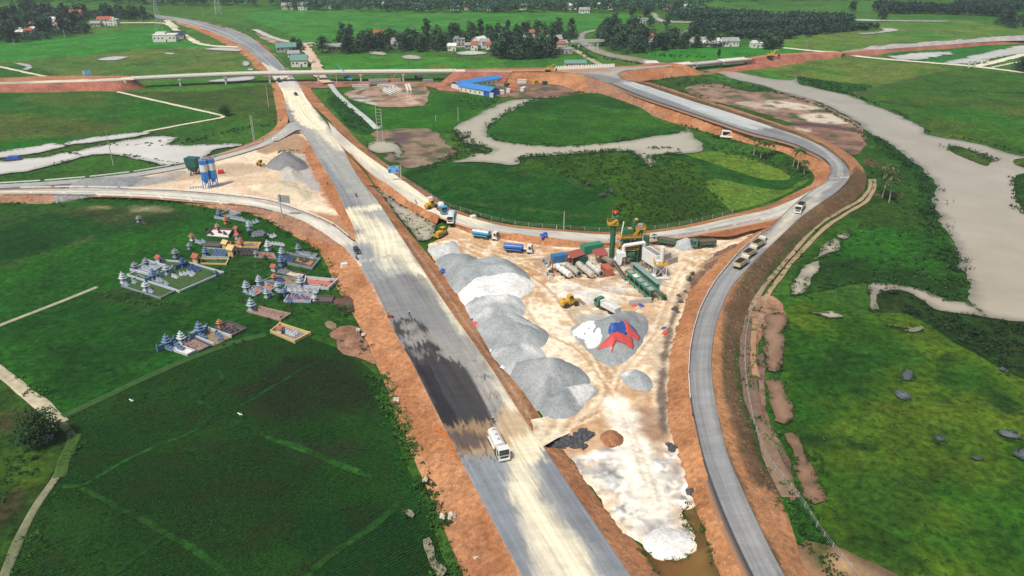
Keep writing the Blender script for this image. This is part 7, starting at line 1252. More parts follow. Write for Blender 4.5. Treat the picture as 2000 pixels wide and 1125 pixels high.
for px, py in ((1354,137),(1407,129),(1460,127)):
 c = W(px, py, 0); o = MB().box((0,1.5,2.2), (2.2,8,.7), bev=.1).build('pier_cap', M_conc, r); o.location = c - r.location; p = MB().cyl((0,-1,0), (0,-1,1.9), .9, n=14).cyl((0,4,0), (0,4,1.9), .9, n=14).build('pier', M_conc, r, True); p.location = c - r.location
o = MB().prism([(-9,0),(-9,4.6),(0,4.8),(3,3)][::-1], -5, 5).build('abutment', M_concl, r); o.location = W(1283,133,0) - r.location
r = empty('village_bridge', W(1160,84,0), 0, 'old grey beam bridge over the river by the hamlet', 'bridge'); p, rz, L = along((1116,81), (1180,78.5), 5.0); o = MB().box((0,0,-.5), (L,5,1.0)).box((0,-2.4,.5), (L,.2,.9)).box((0,2.4,.5), (L,.2,.9)).build('deck', M_conc, r); o.location = p - r.location; o.rotation_euler = (0,0,rz)
for k in (-.28, .05, .3): q = MB().box((0,0,2.2), (1.2,4.2,4.4)).build('pier', M_conc, r); q.location = Vector((p.x + k*L*math.cos(rz), p.y + k*L*math.sin(rz), 0)) - r.location
# concrete blocks in rows, girders in the casting yard
bm_ = MB().box((0,0,.9), (1.9,1.9,1.8), taper=.6, bev=.1); first = None
for j in range(2):
 for i in range(24):
  t = i/23; p = W(1086 + t*112, 136.3 - t*5.2 + .0 - j*1.6, 6.5)
  if first is None: first = bm_.build('concrete_block', M_concl)
  o = first if i == j == 0 else first.copy()
  if o is not first: COL.objects.link(o)
  o.location = p; tag(o, 'pale concrete block in the double row on the embankment top', 'concrete block', 'concrete blocks on the embankment')
first = None
for i, (a, c) in enumerate((((737,170),(770,168)),((742,172.5),(775,170.5)),((746,176),(776,174)),((748,178),(764,186)),((752,176.5),(769,185)),((757,175),(774,183.5)),((762,173.5),(780,182)),((767,172),(784,180)),((793,168),(797,181)),((798,167),(803,180)),((688,170),(720,168.5)),((692,173),(722,171.5)))):
 p, rz, L = along(a, c, .3); tag(MB().box((0,0,.15), (L,1.1,.3)).box((0,0,.75), (L,.4,.9)).box((0,0,1.3), (L,1.3,.25)).build('concrete_girder', M_concl, None, False, p, rz), 'white precast concrete girder lying in the casting yard', 'girder', 'girders in the casting yard')
for i, (a, c) in enumerate((((720,160.5),(757,159)),((723,163),(758,161)),((762,160),(783,159)),((826,161),(846,160)))):
 p, rz, L = along(a, c, .3); mb = MB().box((0,0,1.0), (L,1.6,2.0))
 for k in range(int(L/1.5)): mb.box((-L/2+.7+k*1.5,-.85,1.0), (.2,.15,2.0))
 tag(mb.build('girder_mould', M_concd, None, False, p, rz), 'grey ribbed steel girder mould standing under the overpass', 'girder mould', 'girder moulds under the overpass')
slope('embankment', zline([(1238,160.5),(1219,154),(1209,147),(1214.5,141.2),(1230,137.8),(1260,134.3),(1290,131.2),(1310,129.2)], 6.46), zline([(1262,160),(1280,157),(1300,153),(1325,150),(1345,148),(1362,146),(1372,144),(1376,140)], 0), rows=.4)
# houses -----------------------------------------------------------------------------------------------------
M_wallw = paint('white_plaster', (0.70,0.69,0.65), .9, dirt=.2, dscale=.5); M_wallg = paint('grey_plaster', (0.42,0.41,0.38), .9, dirt=.25); M_wallb = paint('pale_blue_plaster', (0.42,0.52,0.58), .9, dirt=.2); M_wallp = paint('pink_plaster', (0.58,0.40,0.33), .9, dirt=.2); M_tile = paint('red_tiles', (0.36,0.09,0.055), .8, dirt=.3); M_slate = paint('grey_roof', (0.30,0.31,0.31), .7, dirt=.3); M_roofb = paint('blue_sheet_roof', (0.05,0.22,0.55), .45, dirt=.1); M_roofg = paint('green_sheet_roof', (0.13,0.26,0.22), .5, dirt=.2)
def house(px, py, w, d, h, rz, wm, rm, label, flat=False, storeys=1, z=0.0, name='house'):
 r = empty(name, W(px, py, z), rz, label, 'house'); MB().box((0,d/2,h/2), (w,d,h)).build('wall', wm, r)
 if flat: MB().box((0,d/2,h+.15), (w+.5,d+.5,.3)).box((-w*.2,d*.6,h+1.1), (w*.4,d*.5,1.6)).build('roof', rm, r)
 else:
  k = d*.32; o = .5; MB().prism([(-d/2-o,h-.15),(0,h+k),(d/2+o,h-.15),(d/2+o,h+.05),(0,h+k+.25),(-d/2-o,h+.05)], -w/2-o, w/2+o, Matrix.Translation((0,d/2,0)) @ Matrix.Rotation(math.pi/2, 4, 'Z')).build('roof', rm, r); MB().prism([(-d/2,h),(d/2,h),(0,h+k)], -w/2+.02, w/2-.02, Matrix.Translation((0,d/2,0)) @ Matrix.Rotation(math.pi/2, 4, 'Z')).build('gable', wm, r)
 n = max(2, int(w/3)); fl = h/storeys
 for s in range(storeys):
  for i in range(n):
   x = -w/2 + (i+.5)*w/n; isd = s == 0 and i == n//2
   MB().box((x,-.03,s*fl + (1.05 if isd else fl*.55)), (1.0 if isd else 1.2,.1,2.1 if isd else 1.2)).build('door' if isd else 'window', M_glass if not isd else M_dark, r)
 return r
for a in ((205,50,14,8,6,.1,M_wallw,M_tile,'white house with a wide red roof at the right end of the far left village',False,2),(222,50,7,7,6,.0,M_wallw,M_wallw,'white flat roofed house right of the red roofed one',True,2),(121,53,9,7,4,.2,M_wallw,M_tile,'white gabled house in the middle of the far left village',False,1),(149,40,12,8,8,.1,M_wallp,M_tile,'pinkish two storey house with a red roof above the village',False,2),(158,50,7,5,4,.1,M_wallb,M_wallb,'pale blue house below the pinkish house',True,1),(186,52,10,6,3.2,.1,M_wallg,M_slate,'low grey house left of the white red roofed house',False,1),(6,58,12,8,4,.3,M_wallb,M_roofb,'house with a blue roof at the far left frame edge',False,1),(76,42,8,6,5,.2,M_wallp,M_tile,'small red roofed house hidden among the village trees',False,1),(58,26,10,7,5,.0,M_wallw,M_slate,'pale house near the top of the village wood',False,1),
  (322,82,20,11,6,.12,M_wallw,M_wallw,'large white flat roofed building alone in the paddies',True,1),(347,76,11,8,4,.12,M_wallg,M_navy,'low shed with a dark blue roof beside the lone white building',False,1),(741,78,9,7,6,.2,M_wallw,M_tile,'house with an orange red roof behind the hamlet trees',False,1),(779,94,9,7,6,.5,M_wallw,M_slate,'white gabled house near the hamlet pond',False,1),(944,92,11,8,6,.9,M_wallw,M_wallw,'white house with a tall gable in the middle of the hamlet',False,1),(897,88,10,7,5,.1,M_wallg,M_slate,'grey two storey house left of the white gable house',True,2),(922,95,12,5,3,.1,M_wallg,M_slate,'low grey sheds in front of the white gable house',False,1),(655,100,12,7,3.5,.4,M_wallg,M_slate,'grey sheds at the left end of the hamlet',False,1),(1045,77,10,7,6,.1,M_wallw,M_tile,'white house with a bright red roof behind the hamlet trees',False,2),(1084,88,13,9,5,.2,M_wallw,M_slate,'white house with a broad grey roof by the hamlet road',False,1),(1090,95,12,6,4,.1,M_wallw,M_tile,'long house with a red awning by the hamlet road',False,1),(1103,105,13,8,3.5,.1,M_wallg,M_slate,'low grey house at the hamlet road corner',True,1),(1024,85,7,6,4,.1,M_wallw,M_slate,'small white house at the edge of the hamlet trees',False,1),(965,80,9,6,4,.2,M_wallg,M_slate,'grey house behind the white gable house',False,1),
  (1268,84,7,6,6,.1,M_wallw,M_tile,'narrow house with a red roof on the far river bank',False,2),(1282,91,11,6,3.5,.1,M_wallw,M_wallg,'low pale house below the narrow red roofed house',True,1),(1427,91,15,8,4.5,.1,M_wallw,M_slate,'white house right of the far bank trees',False,1),(1480,94,10,7,4,.1,M_wallw,M_wallw,'small white house beside the bright green field',True,1),(1393,92,8,6,3,.1,M_wallw,M_slate,'little white hut at the edge of the bright field',False,1),(1351,83,13,10,7,1.2,M_wallg,M_slate,'grey house with a steep gable among the far bank trees',False,1),(1258,46,16,8,4,.1,M_wallg,M_slate,'long grey building by the far stream',True,1),(1142,26,12,7,4,.1,M_wallw,M_slate,'pale house below the far belt of trees',False,1),(1098,6,16,9,5,.0,M_wallw,M_wallw,'white building among the far belt of trees',True,2),(592,20,12,8,6,.1,M_wallw,M_slate,'pale house at the left end of the far tree belt',False,2),(562,19,14,8,5,.1,M_wallg,M_slate,'grey house left of the pale house at the far tree belt',False,1),(560,102,16,9,4,.3,M_wallg,M_roofg,'house with a long green roof beside the far highway',False,1),(585,131,12,10,5,.15,M_wallw,M_roofg,'house with a green gabled roof just behind the overpass',False,1),(574,112,9,6,3,.2,M_wallw,M_slate,'small pale house between the two green roofed ones',False,1),(1124,133,16,6,3.5,.05,M_wallg,M_roofg,'long low shed with a green roof behind the concrete blocks',False,1),(1566,34,10,6,3,.0,M_wallw,M_slate,'small pale house beyond the right plantations',False,1),(1905,8,10,6,3,.0,M_wallw,M_slate,'pale house at the top right woods',False,1)): house(*a)
for q, n, wh in (([(5,70),(60,40),(140,36),(160,60),(90,78)], 16, 'far left village'), ([(650,100),(760,92),(880,92),(960,84),(1100,82),(1110,96),(960,98),(880,100)], 16, 'hamlet behind the overpass'), ([(560,16),(900,14),(1240,16),(1370,20),(900,22)], 18, 'far belt of trees'), ([(1200,96),(1300,94),(1400,88),(1420,92)], 8, 'far river bank')):
 Q = np.array(to_ground(q)); lo, hi = Q.min(0), Q.max(0); k = 0
 while k < n:
  p = np.array([(rng.uniform(lo[0], hi[0]), rng.uniform(lo[1], hi[1]))])
  if not inside(p, Q)[0]: continue
  c = rng.choice(('red', 'grey', 'white')); o = house(0, 200, rng.uniform(5, 10), rng.uniform(5, 7), rng.uniform(3, 5.5), rng.uniform(-.3, .5), M_wallw, {'red': M_tile, 'grey': M_slate, 'white': M_wallw}[c], 'small %s roofed house half hidden in the %s' % (c, wh)); o.location = (*p[0], 0); o['group'] = '%s roofed houses of the %s' % (c, wh); k += 1
# blue roofed camp
r = empty('site_camp', W(930,178,0), 0, 'white site camp with two wings under bright blue roofs', 'site camp'); base = Vector(r.location)
def wing(a, c, w, h, k, gm):
 p, rz, L = along(a, c, 0); M = Matrix.Translation(p - base) @ Matrix.Rotation(rz, 4, 'Z')
 MB().box((0,w/2,h/2), (L,w,h), M=M).build('wall', M_wallw, r); MB().prism([(-w/2-.5,h-.1),(0,h+k),(w/2+.5,h-.1),(w/2+.5,h+.1),(0,h+k+.2),(-w/2-.5,h+.1)], -L/2-.4, L/2+.4, M @ Matrix.Translation((0,w/2,0)) @ Matrix.Rotation(math.pi/2, 4, 'Z')).build('roof', M_roofb, r)
 G = M @ Matrix.Translation((0,w/2,0)) @ Matrix.Rotation(math.pi/2, 4, 'Z'); MB().prism([(-w/2-.01,0),(w/2+.01,0),(w/2+.01,h),(0,h+k),(-w/2-.01,h)][::-1], -L/2-.05, -L/2+5.5 if gm else -L/2, G).build('gable_cladding', M_ctroof if gm else M_wallw, r)
 for i in range(int(L/4)): MB().box((-L/2+2+i*4,-.03,1.5), (1.0,.1,1.0), M=M).build('window', M_glass, r)
M_ctroof = paint('camp_blue_wall', (0.03,0.13,0.50), .5, dirt=.1)
wing((897,178.5), (957,189.5), 9, 3.4, 1.8, True); wing((896,176), (990,160), 8, 3.2, 1.6, False)
for i, (px, py, m, l, w) in enumerate(((1000,175.5,M_orange,'orange site box beside the camp',5),(1019,163,M_white,'white site cabin with dark windows by the camp',6),(1053,157,M_white,'white cabin farthest right in the camp yard',6),(1064,166,M_ctdark,'dark green box at the right of the camp yard',3),(1045,164,M_pyel,'yellow machine box in the camp yard',4),(990,170,M_dark,'black site box near the blue roofs',3.5),(1022,178,M_white,'pale slab box in the camp yard front',5),(993,181,M_white,'small white box before the orange site box',2.5),(960,190,M_white,'round white water tank at the blue gable',2.2),(980,184,M_concl,'pale lean-to beside the blue gable',4))):
 r = empty('site_box', W(px, py, .05), .2*i, l, 'site box'); MB().box((0,0,1.2), (w,2.3,2.4), bev=.06).build('body', m, r); MB().box((0,0,2.46), (w+.2,2.5,.12)).build('lid', m, r)
# signs, poles, pylons --------------------------------------------------------------------------------------------
M_signblue = paint('sign_blue', (0.01,0.20,0.62), .4, dirt=.05); M_signwhite = paint('sign_white', (0.75,0.80,0.80), .4, dirt=0)
b = W(784, 357, 2.2); r = empty('road_sign', b, 0, 'large blue direction sign on a single pale post beside the ramp', 'road sign'); Zq = lambda py: zat(b, py) - 2.2
H = Zq(321); MB().cyl((0,0,0), (0,0,H), .22, .16, 12).build('post', M_wire, r, True); MB().bar((.3,0,Zq(325.5)), (-1.6,.1,Zq(325.5)), .14).bar((.3,0,Zq(331)), (-1.6,.1,Zq(331)), .14).build('bracket', M_wire, r)
pn = MB().box((0,0,0), (4.6,.14,3.0)).build('panel', M_signblue, r); pn.location = (-3.0,.05,Zq(331)); pn.rotation_euler = (0,R(-3),R(8)); w = MB()
for z in (1.45,-1.45): w.box((0,-.08,z), (4.5,.03,.09))
for x in (2.22,-2.22): w.box((x,-.08,0), (.09,.03,2.9))
w.box((-.1,-.08,.25), (4.4,.03,.05)); w.build('border', M_signwhite, pn); t = MB()
for z, a in ((.95,.75),(.55,.9),(.0,.85),(-.35,.7),(-.75,.9),(-1.1,.8)):
 for j in range(5): t.box((-.75+j*.38,-.09,z), (.26*a,.03,.22))
t.box((1.5,-.09,.8), (.55,.03,.85)).build('lettering', paint('sign_text', (0.45,0.80,0.85), .5, dirt=0), pn); MB().box((-1.5,-.09,.75), (.9,.03,.5)).build('route_shield', M_signwhite, pn); MB().box((-1.35,-.12,.75), (.45,.03,.36)).build('route_mark', M_star, pn)
b = W(551, 423, 2.7); r = empty('road_sign', b, 0, 'grey back of a road sign on a tall post above the graves', 'road sign'); Zq = lambda py: zat(b, py) - 2.7; H = Zq(379)
MB().cyl((0,0,0), (0,0,H), .22, .17, 12).build('post', M_wire, r, True); pn = MB().box((0,0,0), (4.6,.1,2.9)).build('panel', paint('sign_back', (0.42,0.45,0.45), .45, .3, dirt=.1), r); pn.location = (1.5,.1,Zq(388.5)); pn.rotation_euler = (0,R(3),R(-10)); rb = MB()
for z in (-1.0,-.35,.35,1.0): rb.box((0,-.1,z), (4.5,.1,.1))
for x in (-1.5,0,1.5): rb.box((x,-.17,0), (.1,.08,2.6))
rb.build('bracing', M_wire, pn)
b = W(172, 157, 4.6); r = empty('road_sign', b, 0, 'far road sign with a blue panel and a grey panel on two posts', 'road sign'); H = zat(b, 138) - 4.6
for x in (-2.4, 2.4): MB().cyl((x,0,0), (x,0,H+.4), .16, n=8).build('post', M_wire, r)
MB().box((-1.6,0,H-1.3), (2.3,.12,2.7)).build('panel', M_slate, r); pn = MB().box((1.2,0,H-1.3), (2.5,.12,3.6)).build('panel', M_signblue, r); MB().box((1.2,-.08,H-1.0), (.25,.03,1.8)).box((1.5,-.08,H-.6), (.9,.03,.22)).box((.9,-.08,H-1.8), (.7,.03,.22)).build('arrows', M_signwhite, pn)
def pole(px, py, top, label, z=0.0, arm=True, rr=.16):
 b = W(px, py, z); H = zat(b, top) - z; r = empty('utility_pole', b, 0, label, 'utility pole'); MB().cyl((0,0,0), (0,0,H), rr*1.3, rr*.8, 8).build('pole', M_conc, r, True)
 if arm: MB().bar((-.9,0,H-.4), (.9,0,H-.4), .12).bar((-.6,0,H-.4), (0,0,H-1.1), .07).bar((.6,0,H-.4), (0,0,H-1.1), .07).build('cross_arm', M_dark, r)
for a in ((29,91,75,'pole at the far left edge of the village wood'),(127,74,58,'pole below the village trees'),(208,62,50,'pole in front of the white red roofed house'),(278,49,36,'pole near the foot of the left pylon'),(397,33,13,'pole left of the far right pylon'),(222,324,258,'tall thin pole beside the flooded pond'),(525,210,164,'thin pole left of the highway by the overpass'),(1101,453,413,'thin pole behind the dark blue tanker'),(1087,452,440,'short post beside the thin meadow pole'),(1574,103,85,'pole by the far right embankment'),(658,164,145,'pole in front of the overpass'),(895,237,210,'thin pole in the green meadow near the oxbow'),(851,237,225,'short thin pole left of the meadow pole'),(454,91,80,'first thin post by the farm track bend'),(470,90,76,'second thin post by the farm track bend'),(479,62,52,'post on the far highway edge'),(1536,76,70,'post in the far paddies')): pole(a[0], a[1], a[2], a[3], arm=a[2] < 75 or a[0] < 530)
b = W(497, 279, 0); r = empty('twin_pole', b, 0, 'ladder like twin pole beside the upper left ramp', 'utility pole'); H = zat(b, 225)
for x in (-.35, .35): MB().cyl((x,0,0), (x,0,H), .15, n=8).build('pole', M_conc, r)
mb = MB()
for k in range(8): mb.bar((-.35,0,1+k*H/8.5), (.35,0,1+k*H/8.5), .1)
mb.build('rung', M_conc, r)
b = W(742, 277, 0); r = empty('transformer_frame', b, 0, 'tall twin pole transformer frame beside the concrete canal', 'transformer frame'); H = zat(b, 206)
for x, h in ((-1.0,H),(1.6,H*.9)): MB().cyl((x,0,0), (x,0,h), .2, .14, 8).build('pole', M_conc, r)
mb = MB()
for k in range(6): mb.bar((-1.0,0,H*.45+k*H*.09), (1.6,0,H*.45+k*H*.09), .12)
mb.build('cross_bar', M_conc, r); MB().box((.9,-.3,H*.42), (1.2,.9,1.2), bev=.1).build('transformer', M_concd, r)
def pylon(px, py, label, H=38, w=7):
 r = empty('pylon', W(px, py, 0), .4, label, 'pylon'); mb = MB(); lv = [0,.18,.36,.52,.66,.78,.9,1.0]; wd = [w*(1-.86*min(1,t/.8)) for t in lv]
 for i in range(len(lv)-1):
  z0, z1, a, c = lv[i]*H, lv[i+1]*H, wd[i]/2, wd[i+1]/2; q = [(-1,-1),(1,-1),(1,1),(-1,1)]
  for k in range(4):
   s, t = q[k], q[(k+1) % 4]; mb.bar((s[0]*a,s[1]*a,z0), (s[0]*c,s[1]*c,z1), .26); mb.bar((s[0]*a,s[1]*a,z0), (t[0]*c,t[1]*c,z1), .16); mb.bar((t[0]*a,t[1]*a,z0), (s[0]*c,s[1]*c,z1), .16); mb.bar((s[0]*c,s[1]*c,z1), (t[0]*c,t[1]*c,z1), .16)
 mb.build('lattice', M_wire, r); mb = MB()
 for z in (.70,.82,.94): mb.bar((-6,0,z*H), (6,0,z*H), .25).bar((-6,0,z*H), (0,0,z*H+2), .16).bar((6,0,z*H), (0,0,z*H+2), .16)
 mb.build('cross_arm', M_wire, r)
pylon(312, 58, 'lattice pylon standing behind the lone white building'); pylon(427, 28, 'lattice pylon beyond the far curve of the highway')
for px, py, l in ((1897,132,'nearer concrete gate frame over the far right road'),(1922,126,'farther concrete gate frame over the far right road')):
 r = empty('gate_frame', W(px, py, .2), .3, l, 'gate frame')
 for x in (-2.6, 2.6): MB().box((x,0,2.2), (.7,1.2,4.4)).build('column', M_concl, r)
 MB().box((0,0,4.7), (6.4,1.3,.7)).build('beam', M_concl, r)
# barriers and guard rails ---------------------------------------------------------------------------------------
for i, (a, c, l) in enumerate((((702,515),(717,510),'left'),((722,510.5),(739,505.5),'middle'),((746,506),(762,501.5),'right'))):
 p, rz, L = along(a, c, HZ); tag(MB().prism([(-.35,0),(-.3,.25),(-.15,.6),(-.13,.85),(.13,.85),(.15,.6),(.3,.25),(.35,0)][::-1], -L/2, L/2, Matrix.Rotation(math.pi/2, 4, 'Z')).build('concrete_barrier', M_concl, None, False, p, rz), 'white concrete barrier across the highway, %s one of three' % l, 'concrete barrier')
def guard(a, c, z, label, group, h=.75, n=4):
 za, zc = z if hasattr(z, '__len__') else (z, z); A, B = W(*a, za), W(*c, zc); d = B - A; L = math.hypot(d.x, d.y); r = empty('guard_rail', A, math.atan2(d.y, d.x), label, 'guard rail', group); dz = d.z
 MB().bar((0,0,h), (L,0,h+dz), .12, .42).build('beam', M_rail, r)
 for k in range(n): t = (k+.5)/n; MB().box((L*t,0,h/2+dz*t), (.14,.14,h)).build('post', M_rail, r)
M_rail = paint('rail_white', (0.78,0.78,0.75), .4, .1, dirt=.1)
def run(px, z, seg, label, group, gap=.06):
 P = zline(px, z); n = max(1, int(length(P)/seg)); P = resample(P, n*10+1)
 for i in range(n):
  a, c = P[i*10], P[i*10+10-(1 if gap else 0)]; A, B = Vector(a), Vector(c); d = B - A; r = empty('guard_rail', A, math.atan2(d.y, d.x), label, 'guard rail', group); L = math.hypot(d.x, d.y)
  MB().bar((0,0,.7), (L,0,.7+d.z), .14, .45).build('beam', M_rail, r)
  for k in range(4): t = (k+.5)/4; MB().box((L*t,0,.35+d.z*t), (.14,.14,.7)).build('post', M_rail, r)
run([(1485,458),(1450,488),(1412,531),(1390,561),(1366,608),(1354,648),(1347,686),(1344.5,736),(1348,786)], 3.5, 11, 'white guard rail segment along the inner edge of the loop road', 'guard rails along the loop road')
run([(0,378.5),(125,379),(250,381),(375,390),(500,404),(537,414),(587,431),(625,451),(650,468)], 2.5, 13, 'white guard rail segment along the lower edge of the lower left ramp', 'guard rails on the lower edge of the left ramp'); run([(40,369),(137,367),(250,369),(375,374),(500,387),(537,394),(600,416),(650,439),(684,466)], 2.5, 13, 'white guard rail segment along the upper edge of the lower left ramp', 'guard rails on the upper edge of the left ramp')
run([(0,360),(125,352),(250,339),(350,322),(425,305),(500,283),(545,258)], 2.3, 16, 'white guard rail segment along the upper left ramp', 'guard rails on the upper left ramp'); run([(1187,469.5),(1265,467),(1350,456),(1425,442),(1490,429)], 3.0, 12, 'white guard rail segment on the yard side of the right ramp', 'guard rails on the right ramp')
run([(340,37),(400,52),(440,66),(470,82),(500,102),(525,125),(540,140)], .62, 26, 'white median barrier piece down the middle of the far highway', 'median barriers on the far highway', 0); run([(440,56),(480,70),(512,92),(540,118),(556,136)], .62, 26, 'white barrier piece along the right side of the far highway', 'side barriers on the far highway', 0); run([(345,43),(390,54),(430,69),(462,85)], .62, 26, 'white barrier piece along the left side of the far highway', 'left side barriers on the far highway', 0)
run([(505,86),(518,97),(533,110)], .7, 9, 'red and white plastic barrier on the far highway', 'red barriers on the far highway', 0)
for o in COL.objects:
 if o.get('group') == 'red barriers on the far highway':
  for c in o.children: c.data.materials.clear(); c.data.materials.append(M_red); c.scale = (1,2.5,2.0) if c.name.startswith('beam') else (1,1,1)
# fences: posts and wires
def fence(px, z, label, post=2.6, h=1.5, m=None):
 P = zline(px, z); n = min(98, int(length(P)/post)); P = resample(P, n); r = empty('wire_fence', P[0], 0, label, 'fence'); pm = MB().box((0,0,h/2), (.13,.13,h)); o0 = None; wm = MB()
 for i, p in enumerate(P):
  q = Vector(p) - Vector(P[0])
  if o0 is None: o0 = pm.build('post', M_wire, r)
  else: c = o0.copy(); COL.objects.link(c); c.parent = r; c.location = q
  if i:
   for k in (.35,.7,1.0): wm.bar(pq + Vector((0,0,h*k-.05)), q + Vector((0,0,h*k-.05)), .03)
  pq = q
 wm.build('wire', M_wire, r)
fence([(1470,600),(1458,650),(1454,700),(1460,770),(1478,850),(1505,910),(1560,975),(1600,1040),(1640,1090),(1680,1140)], .05, 'thin wire fence at the foot of the loop road bank'); fence([(790,352),(830,376),(870,402),(905,413),(1000,438),(1100,447),(1187,452),(1265,449),(1350,436),(1430,417)], .3, 'wire fence along the ramp beside the meadow', 5)
tag(mesh_obj('pipe', *(lambda P: ([tuple(v) for v in P.v], P.f))((lambda P: [m for m in [MB()] if [m.cyl(P[i], P[i+1], .16, n=6) for i in range(len(P)-1)]][0])([Vector(p) for p in resample(zline([(1497,585),(1478,640),(1468,700),(1470,760),(1488,850),(1512,900)], .3), 24)])), M_grey), 'thin grey pipe lying along the muddy track', 'pipe')
# ------------------------------------------------------------------ tarpaulins, loose things
def crumple(P, s, seed): return (fbm(P[:, 0], P[:, 1], s, seed, 3) - .5)
M_tblue = paint('blue_tarpaulin', (0.03,0.09,0.36), .5, dirt=.1); M_tred = paint('red_tarpaulin', (0.62,0.085,0.075), .55, dirt=.1); M_twhite = paint('white_tarpaulin', (0.78,0.78,0.76), .6, dirt=.1)
def tarp(key, px, m, label, lift=.12, seed=0):
 hf, base = HEAPS[key]; Q = []
 for x, y in px:
  z = base
  for _ in range(25): w = W(x, y, z); z = .5*z + .5*(base + float(hf(np.array([[w.x, w.y]]))[0]))
  Q.append((w.x, w.y))
 o = sheet('tarpaulin', None, m, (1,1,1), z=base + lift, base=base, spacing=.6, jit=.25, world_poly=Q, kind=None, height=lambda P, d: hf(P) + np.abs(crumple(P, 1.4, seed))*.8*sstep(0,.6,d) - .1*(1-sstep(0,.3,d)), sm=True)
 o.modifiers.new('thick', 'SOLIDIFY').thickness = .04; return tag(o, label, 'tarpaulin')
z3 = lambda L: [(1000 + x/4, 560 + y/4) for x, y in L]
tarp('k', z3([(465,345),(520,305),(600,285),(655,300),(690,330),(700,395),(690,440),(650,478),(595,482),(560,430),(500,395)]), M_twhite, 'crumpled white tarpaulin on the left side of the tarped gravel heap', .10, 1)
tarp('k', z3([(755,322),(800,285),(860,268),(890,290),(900,372),(880,372),(820,352),(770,372)]), M_tblue, 'blue tarpaulin over the top of the tarped gravel heap', .14, 2); tarp('k', z3([(900,290),(940,310),(985,372),(1000,405),(960,395),(920,340)]), M_tblue, 'narrow blue tarpaulin down the right side of the tarped heap', .14, 3)
tarp('k', z3([(670,490),(715,430),(760,390),(820,350),(880,375),(940,400),(942,488),(885,450),(830,430),(795,470),(780,515),(765,482),(720,482)]), M_tred, 'large red tarpaulin across the front of the tarped gravel heap', .22, 4); tarp('k', z3([(870,268),(905,285),(950,340),(1000,402),(985,420),(935,395),(900,365),(885,300)]), M_tred, 'narrow red tarpaulin strip between the two blue tarpaulins', .24, 5)
def bundle(px, py, z, m, label, s=1.2, name='tarpaulin_bundle'):
 bm = bmesh.new(); bmesh.ops.create_icosphere(bm, subdivisions=3, radius=1); g = random.Random(px*7+py)
 ph = [g.uniform(0,6) for _ in range(4)]
 for v in bm.verts:
  n = v.co; k = 1 + .3*math.sin(5*n.x+ph[0])*math.sin(4*n.y+ph[1]) + .18*math.sin(9*n.x+ph[2]) ; v.co = Vector((n.x*k*s*1.3, n.y*k*s*.8, max(-.1, n.z*k*s*.55)))
 me = bpy.data.meshes.new(name); bm.to_mesh(me); bm.free(); me.materials.append(m); me.polygons.foreach_set('use_smooth', [True]*len(me.polygons)); o = bpy.data.objects.new(name, me); COL.objects.link(o); o.location = W(px, py, z); o.rotation_euler = (0,0,g.uniform(0,3)); return tag(o, label, 'tarpaulin')
for a in ((866,531,.9,M_tblue,'crumpled blue tarpaulin at the left end of the long gravel ridge',1.3),(873,525,1.2,M_tred,'small red tarpaulin beside the crumpled blue one',.8),(893,553,1.2,M_tred,'red tarpaulin strip left of the white stone heap',1.0),(905,549,1.4,M_tred,'red tarpaulin scrap on the edge of the white stone heap',.8),(905,568,.8,M_tblue,'blue tarpaulin scrap below the red strip',.9),(922,625,.8,M_tblue,'small blue scrap at the foot of the grey heap bank',.6),(929,633,.8,M_tred,'red and blue scrap at the foot of the grey heap bank',1.0),(960,688,.8,M_twhite,'pale plastic sheet at the foot of the highway bank',1.0),(982,719,.8,M_twhite,'white plastic scrap beside the biggest gravel heap',1.0),(1239,597,.7,M_tred,'red plastic scrap below the cold feed bins',.8),(1252,597,.7,M_tblue,'blue plastic scrap below the cold feed bins',.8),(1299,650,.7,M_tred,'red plastic scrap on the rubble by the loop bank',.9),(1296,641,.7,M_tblue,'blue plastic scrap on the rubble by the loop bank',.6),(1063,460,2.9,M_tblue,'blue covered bundle on the edge of the right ramp',1.5),(1392,515,1.0,M_tred,'red plastic scrap on the brown rubble heap',.7)): bundle(*a)
for a in ((840,391,'white block beside the wheel loader on the ramp'),(924,427,'white water tank on the meadow edge of the ramp'),(673,521,'small white box on the red bank below the car'),(537,274,'small white box beside the upper left ramp')): tag(MB().box((0,0,.7), (2.2,1.3,1.4), bev=.2).box((0,0,.08), (2.4,1.5,.16)).build('white_box', M_concl, None, False, W(a[0], a[1], 1.4 if a[0] == 673 else 2.6), .4), a[2], 'box')
P = resample(zline([(853,838),(872,845),(880,860),(888,880),(895,892)], 2.9), 26); mb = MB()
for i in range(25): mb.bar(P[i] + np.array([-.5,0,-.1]), P[i+1] + np.array([-.5,0,-.1]), .22, .3); 
for i in range(0, 26, 5): mb.bar(P[i] + np.array([-.5,0,-.4]), P[i] + np.array([-.5,0,.8]), .08)
tag(mb.build('safety_net', M_orange), 'orange safety netting along the highway edge left of the tanker', 'safety net')
tag(MB().lathe((0,0,0), [(2.0,0),(2.0,.35),(1.8,.35),(1.8,.1)], 28).build('well', M_concd, None, False, W(85,858,.05)), 'round stone well rim under the near left tree', 'well')
r = empty('culvert', W(1419,264,1.0), -.3, 'pale concrete culvert mouth in the loop road bank', 'culvert'); MB().box((0,0,2.2), (5,2,.5)).box((-2.2,0,1.0), (.6,2,2.2)).box((2.2,0,1.0), (.6,2,2.2)).build('frame', M_concl, r); MB().box((0,.4,1.0), (3.8,.9,1.9)).build('opening', M_dkgrey, r); MB().box((0,-2.4,-.1), (6,3,.3)).build('apron', M_concl, r)
